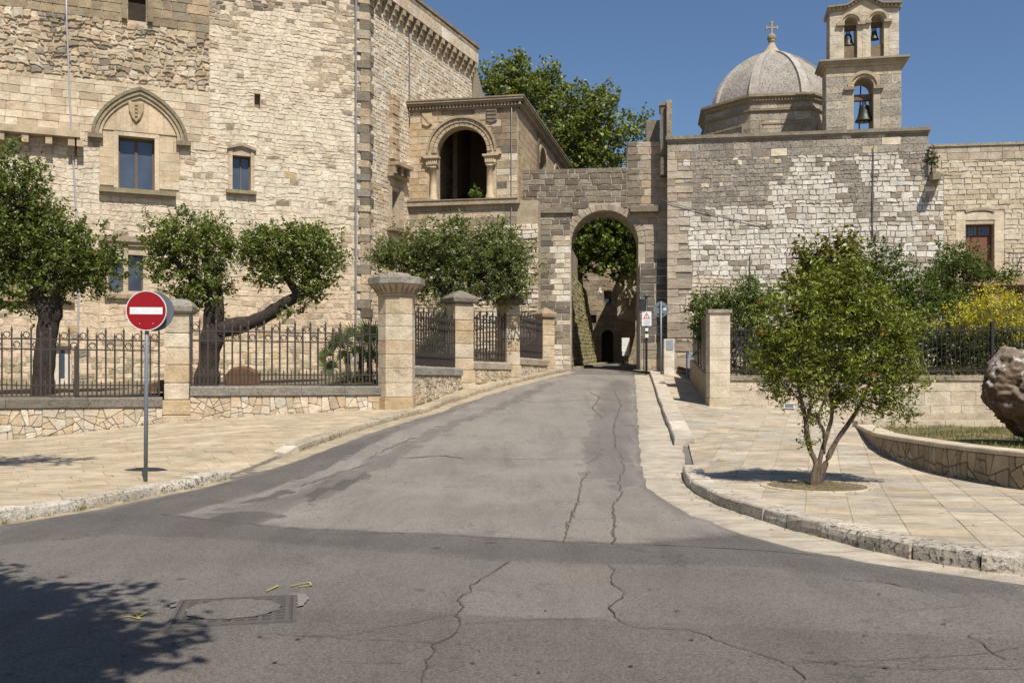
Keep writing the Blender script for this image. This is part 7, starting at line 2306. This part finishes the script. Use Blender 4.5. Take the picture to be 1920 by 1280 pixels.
tree('alley_tree', (g0.x, D, 2.6),
     [(L(D, (1050, 700), (1060, 560), (1090, 470), (1130, 430)), [.35, .3, .2, .1]), (L(D, (1075, 500), (1130, 470), (1180, 460)), [.2, .12, .06])],
     [px_blob(1110, 440, D, 55, 50), px_blob(1165, 440, D, 50, 42), px_blob(1150, 490, D, 45, 28), px_blob(1185, 480, D, 28, 32), px_blob(1090, 480, D, 28, 34), px_blob(1190, 400, D, 60, 30), px_blob(1085, 395, D, 60, 30), ((6.9, 60.0, 9.4), (2.2, 1.6, 1.1)), ((8.6, 58.5, 9.6), (1.8, 1.5, 1.0))],
     11000, .24, (.10, .14, .028), 'leafy tree seen through the gate arch', None, .5, 22, (.10, .08, .06), .75, 30, None, .4)
# pomegranate
D = 14.5
base = Vector((PIT.x, PIT.y, rpav_h(*PIT)))
def pomegranate():
    k = D / F
    t = tree('pomegranate_tree', tuple(base),
         [(L(D, (1524, 916), (1527, 890), (1530, 868), (1518, 840), (1512, 800), (1505, 760), (1490, 740)), [.075, .062, .045, .038, .034, .028, .02]),
          (L(D, (1530, 914), (1532, 890), (1540, 850), (1552, 810), (1560, 770), (1550, 700)), [.06, .055, .036, .03, .028, .018]),
          (L(D, (1534, 912, .05), (1545, 876, .05), (1566, 830, .1), (1590, 795, .15), (1612, 760, .2), (1640, 700, .2)), [.055, .05, .04, .034, .028, .016]),
          (L(D, (1514, 830), (1510, 800), (1520, 750, -.1), (1500, 680, -.2)), [.028, .024, .02, .012]),
          (L(D, (1545, 850), (1545, 810, -.1), (1535, 780, -.15), (1560, 720, -.2)), [.026, .024, .02, .012]),
          (L(D, (1560, 770), (1590, 650), (1600, 560)), [.024, .018, .01]), (L(D, (1505, 760), (1480, 650), (1460, 590)), [.022, .016, .01])],
         [px_blob(1480, 620, D, 75, 70), px_blob(1560, 610, D, 85, 62), px_blob(1640, 610, D, 75, 65), px_blob(1690, 640, D, 48, 58), px_blob(1440, 660, D, 38, 55), px_blob(1500, 700, D, 75, 48), px_blob(1590, 690, D, 85, 55), px_blob(1670, 710, D, 62, 45), px_blob(1560, 745, D, 60, 30), px_blob(1450, 735, D, 34, 22), px_blob(1650, 760, D, 50, 26), px_blob(1520, 570, D, 60, 34), px_blob(1620, 570, D, 52, 34), px_blob(1510, 830, D, 12, 16), px_blob(1525, 780, D, 26, 22), px_blob(1690, 770, D, 26, 22), px_blob(1575, 535, D, 50, 34), px_blob(1600, 500, D, 26, 30), px_blob(1540, 515, D, 22, 24), px_blob(1655, 545, D, 26, 22), px_blob(1715, 600, D, 26, 26)],
         30000, .070, (.15, .18, .032), 'young red-flowered pomegranate tree in the round paving pit', None, .16, 22, (.17, .125, .085), .34, 160, None, .5, 'tree', .45, 1.7)
    fl = MB()
    for (x, y, dd) in ((1492, 580, -.5), (1655, 624, -.5), (1637, 702, -.55), (1422, 567, -.3), (1430, 625, -.3)):
        c = P(x, y, D + dd)
        m = MB()
        for j in range(6):
            a = j * 1.047; d = Vector((math.cos(a), -.3, math.sin(a))) * .015
            e = Vector((-math.sin(a), 0, math.cos(a))) * .012
            m.add([c, c + d - e, c + d * 1.25, c + d + e], [(0, 1, 2, 3)], (.42, .05, .015))
        m.tube([c + Vector((0, .03, -.01)), c], [.004, .012], 6, (.45, .07, .02))
        m.build('flower', M_LEAF, t)
pomegranate()

def shrub(name, label, blobs, n, leaf, col, clump=.2, aspect=.5, var=.35, per=26, stem_z=1.6, group=None, mat=None, yellow=.25, cat='shrub', up=.35):
    c = blobs[0][0]
    t = empty(name, (c[0], c[1], stem_z), label, cat, group)
    pts, cl = blob_points(blobs, n, clump, per)
    m = MB()
    for q in cl[RNG.permutation(len(cl))[:16]]:
        b = Vector((c[0] * .6 + q[0] * .4, c[1] * .6 + q[1] * .4, stem_z))
        m.tube(bez(b, b.lerp(Vector(q), .5) + Vector((0, 0, .15)), q, 6), [.03, .026, .022, .018, .014, .01, .006], 5, (.10, .08, .055))
    m.build('stem', M_BARK, t, True)
    leaf_mesh('foliage', pts, leaf, leaf_cols(len(pts), col, var, yellow), mat or M_LEAF, t, aspect, up)
    return t
D = 31.5
shrub('magnolia', 'upright magnolia with bronze tipped leaves above the pomegranate tree', [px_blob(1560, 520, D, 52, 55), px_blob(1595, 470, D, 24, 32), px_blob(1518, 482, D, 30, 28), px_blob(1540, 570, D, 60, 55), px_blob(1545, 535, D, 80, 40), px_blob(1565, 465, D, 14, 22)], 7000, .20, (.16, .155, .04), .3, .42, .45, 16, 1.8, None, M_LEAFG, .5)
D = 33.5
shrub('climbing_rose', 'dense green climber rising in a cone against the church wall', [px_blob(1645, 500, D, 45, 55), px_blob(1690, 560, D, 70, 60), px_blob(1740, 590, D, 60, 60), px_blob(1640, 580, D, 50, 50)], 17000, .10, (.085, .125, .026), .26, .55, .35, 26, 1.9)
shrub('jasmine_bush', 'dark bushy shrub with pale blossoms below the brown door', [px_blob(1800, 495, D + 3, 52, 38), px_blob(1770, 530, D + 3, 40, 38), px_blob(1840, 520, D + 3, 30, 20), px_blob(1880, 518, D + 3, 44, 10), px_blob(1780, 570, D + 3, 50, 30)], 12000, .10, (.08, .118, .026), .26, .55, .35, 26, 2.0)
D = 34
shrub('honeysuckle', 'trailing green climber spilling over the dark screen by the square pillar', [px_blob(1310, 580, D, 22, 42), px_blob(1345, 575, D, 38, 34), px_blob(1390, 570, D, 40, 38), px_blob(1430, 575, D, 50, 40), px_blob(1312, 620, D, 14, 45), px_blob(1400, 620, D, 35, 30), px_blob(1405, 535, D, 22, 18)], 15000, .09, (.10, .145, .032), .22, .5, .35, 26, 1.9)
D = 30.6
shrub('broom_bush', 'broom bush covered in bright yellow flowers behind the black railing', [px_blob(1850, 600, D, 75, 45), px_blob(1800, 625, D, 50, 40), px_blob(1900, 615, D, 60, 50), px_blob(1860, 660, D, 80, 40)], 9000, .13, (.13, .14, .035), .3, .12, .3, 22, 1.7)
bt = bpy.data.objects['broom_bush']
pts, _ = blob_points([px_blob(1850, 583, D - .2, 70, 40), px_blob(1790, 615, D - .3, 44, 34), px_blob(1905, 598, D - .2, 56, 46), px_blob(1872, 555, D - .2, 46, 24), px_blob(1850, 630, D - .4, 80, 32)], 5200, .24, 14)
leaf_mesh('blossom', pts, .065, leaf_cols(len(pts), (.60, .46, .04), .3, .1), M_LEAF, bt, .7)
hedge_cols = [((.045, .06, .018), 'dark low bush behind the railing beside the square pillar', 1440), ((.04, .055, .016), 'dark low bush behind the railing hidden by the tree crown', 1560), ((.045, .06, .018), 'dark low bush behind the railing right of the tree crown', 1720), ((.05, .068, .018), 'dark low bush behind the railing left of the boulder', 1820)]
for c, lab, x in hedge_cols:
    D = 30.0
    shrub('low_bush', lab, [px_blob(x, 655, D, 62, 38), px_blob(x - 40, 640, D, 40, 30), px_blob(x + 45, 645, D, 45, 34), px_blob(x, 690, D, 70, 18)], 6500, .085, c, .2, .5, .4, 24, 1.66, 'low bushes behind the garden railing')
shrub('low_bush', 'dark low bush behind the railing above the boulder', [px_blob(1905, 655, 30, 60, 40), px_blob(1980, 655, 30, 60, 45)], 4500, .085, (.045, .06, .018), .2, .5, .4, 24, 1.66, 'low bushes behind the garden railing')
D = 29.6
lav = shrub('lavender', 'purple lavender behind the railing next to the square pillar', [px_blob(1392, 655, D, 26, 26), px_blob(1425, 660, D, 24, 24)], 2600, .09, (.13, .10, .15), .16, .15, .3, 24, 1.66, None, None, .1)
shrub('garden_weeds', 'low grassy weeds at the foot of the black railing', [px_blob(1400, 695, 29.2, 30, 8), px_blob(1780, 695, 29.2, 70, 8), px_blob(1860, 692, 29.2, 50, 8)], 2600, .08, (.12, .12, .045), .12, .25, .3, 20, 1.66)

# dwarf fan palm
def palm():
    D = 29.8
    base = P(668, 735, D)
    t = empty('fan_palm', (base.x, D, 1.35), 'dwarf fan palm behind the railing next to the large pillar', 'palm')
    k = D / F
    tr = MB()
    for (x0, y0, x1, y1) in ((650, 735, 652, 668), (672, 735, 678, 655), (690, 735, 692, 665)):
        tr.tube(L(D, (x0, y0), ((x0 + x1) / 2 + 2, (y0 + y1) / 2), (x1, y1)), [.10, .09, .07], 8, (.10, .075, .05))
    tr.build('trunk', M_BARK, t, True)
    for (x, y, r, ox, oy) in ((640, 640, 34, 650, 690), (690, 625, 36, 680, 660), (612, 668, 26, 648, 705), (632, 650, 30, 650, 690), (662, 630, 30, 655, 668), (690, 645, 32, 680, 660), (702, 625, 28, 688, 665), (622, 690, 24, 648, 715), (672, 660, 26, 676, 690), (700, 672, 28, 690, 700), (645, 668, 20, 650, 700), (712, 650, 28, 692, 670)):
        hub = P(x, y, D - random.uniform(.0, .5)); o = P(ox, oy, D)
        m = MB()
        ax = (hub - o).normalized()
        tilt = Vector((random.uniform(-.3, .3), -.8, random.uniform(.1, .5))).normalized()
        sx = ax.cross(tilt).normalized()
        c = rc([(.13, .18, .05), (.16, .20, .06), (.09, .13, .04)])
        m.tube(bez(o, o.lerp(hub, .5) + Vector((0, 0, .08)), hub, 5), .012, 5, (.16, .17, .06))
        for j in range(19):
            a = math.radians(-125 + 250 * j / 18)
            d = (ax * math.cos(a) + sx * math.sin(a)).normalized()
            Lr = r * k * random.uniform(.85, 1.1)
            e = hub + d * Lr - Vector((0, 0, .1 * Lr))
            s = d.cross(tilt).normalized() * .028
            m.add([hub, hub + d * Lr * .45 + s + tilt * .01, e, hub + d * Lr * .45 - s], [(0, 1, 2, 3)], jit(c, .2))
        m.build('frond', M_LEAFG, t)
palm()
shrub('garden_weeds', 'low green weeds beneath the fan palm', [px_blob(675, 710, 29, 30, 12), px_blob(640, 715, 29, 20, 8)], 1500, .08, (.10, .12, .03), .12, .4, .3, 20, 1.4)
shrub('garden_bush', 'dark spiky bush behind the railing right of the large pillar', [px_blob(800, 650, 33, 25, 30), px_blob(825, 610, 34, 22, 40), px_blob(790, 670, 32.5, 18, 20), px_blob(840, 660, 34, 25, 30)], 5000, .14, (.06, .08, .022), .25, .2, .35, 22, 1.9)

# weeds along the kerbs
pts = []
for ln, n in ((KL1, 260), (KL2, 240), (KR2, 60)):
    cf = CFr(ln)
    for _ in range(n):
        u = random.uniform(0, cf.len)
        if noise.noise(Vector((u * 1.3, n, 0))) < .0: continue
        q, d = cf.plan(u)
        for j in range(5):
            s = Vector((d.y, -d.x)) * random.uniform(.01, .06) + Vector((random.uniform(-.04, .04), random.uniform(-.04, .04)))
            pts.append((q.x + s.x, q.y + s.y, G(q.x, q.y) + random.uniform(.01, .04)))
d = np.zeros((len(pts), 3)); d[:, 2] = .6
w = leaf_mesh('kerb_weeds', np.array(pts), .05, leaf_cols(len(pts), (.16, .16, .05), .3, .6), M_LEAF, None, .18, .2, None, d)
tag(w, 'thin dry weeds growing along the foot of the kerbs', 'weeds', None, 'stuff')
# dry leaves blown about the pavements and gutters
pts = []
for _ in range(420):
    if random.random() < .5:
        x, y = random.uniform(3, 12), random.uniform(8.5, 27)
        if not in_poly(x, y, [(p[0], p[1]) for p in right_poly]): continue
        pts.append((x, y, rpav_h(x, y) + .012))
    else:
        q, d_ = CFr(random.choice((KR2, KL2, KL1))).plan(random.uniform(0, 14))
        q = q + Vector((d_.y, -d_.x)) * abs(random.gauss(0, .12))
        pts.append((q.x, q.y, G(q.x, q.y) + .022))
w = leaf_mesh('fallen_leaves', np.array(pts), .035, leaf_cols(len(pts), (.17, .11, .05), .4, .3), M_LEAF, None, .5, 3.0)
tag(w, 'dry brown leaves scattered on the paving and gutters', 'leaves', None, 'stuff')
# weeds at the foot of the dwarf walls
pts = []
for fr in (F0, F1, F2, F3):
    for _ in range(110):
        u = random.uniform(0, fr.len)
        if noise.noise(Vector((u * 1.7, fr.len, 3))) < .08: continue
        for j in range(6):
            q = fr.pt(u + random.gauss(0, .04), 0, .03 + abs(random.gauss(0, .03)))
            pts.append((q.x, q.y, pav_h(q.x, q.y) + random.uniform(.0, .05)))
d = np.zeros((len(pts), 3)); d[:, 2] = .6
w = leaf_mesh('wall_weeds', np.array(pts), .06, leaf_cols(len(pts), (.15, .16, .05), .3, .5), M_LEAF, None, .2, .2, None, d)
tag(w, 'tufts of weeds along the foot of the dwarf walls', 'weeds', None, 'stuff')
# litter of leaves under the tree
pts = [(PIT.x + random.gauss(0, .32), PIT.y + random.gauss(0, .32), rpav_h(*PIT) + .025) for _ in range(700)]
w = leaf_mesh('leaf_litter', np.array(pts), .035, leaf_cols(len(pts), (.20, .17, .07), .3, .3), M_LEAF, None, .4, 3.0)
tag(w, 'dry leaf litter in the round tree pit', 'leaves', None, 'stuff')

# street trees beside and behind the camera: only their shadows reach the picture
tree('street_tree', (-4.6, -1.5, 0), [([(-4.6, -1.5, -.1), (-4.5, -1.2, 2.2), (-3.6, .4, 4.2), (-2.9, 1.6, 5.2)], [.22, .18, .13, .06])],
     [((-2.3, 2.1, 5.8), (1.2, 1.3, .6)), ((-1.6, 2.2, 5.6), (.8, .9, .5)), ((-2.7, 3.4, 5.9), (1.0, .8, .5)), ((-3.5, 1.1, 6.2), (1.6, 1.5, .8)), ((-3.4, 3.9, 6.0), (1.1, .6, .5))],
     34000, .16, OAK, 'street tree beside the camera that shades the road corner', 'street trees outside the picture', .4, 30, (.08, .06, .05), .55, 20)
tree('street_tree', (-10.2, 11.6, .1), [([(-10.2, 11.6, 0), (-10, 11.8, 3.5), (-9.4, 12.2, 6.8), (-8.2, 12.6, 8.6)], [.26, .2, .15, .07])],
     [((-8.6, 12.4, 9.0), (1.4, 1.1, .9)), ((-6.7, 12.7, 9.0), (1.2, .7, .5)), ((-7.0, 12.1, 9.3), (1.0, .6, .4)), ((-9.8, 12.6, 9.6), (1.5, 1.5, 1.0))],
     8000, .13, OAK, 'street tree beyond the left edge that shades the pavement', 'street trees outside the picture', .36, 30, (.08, .06, .05), .55, 20)
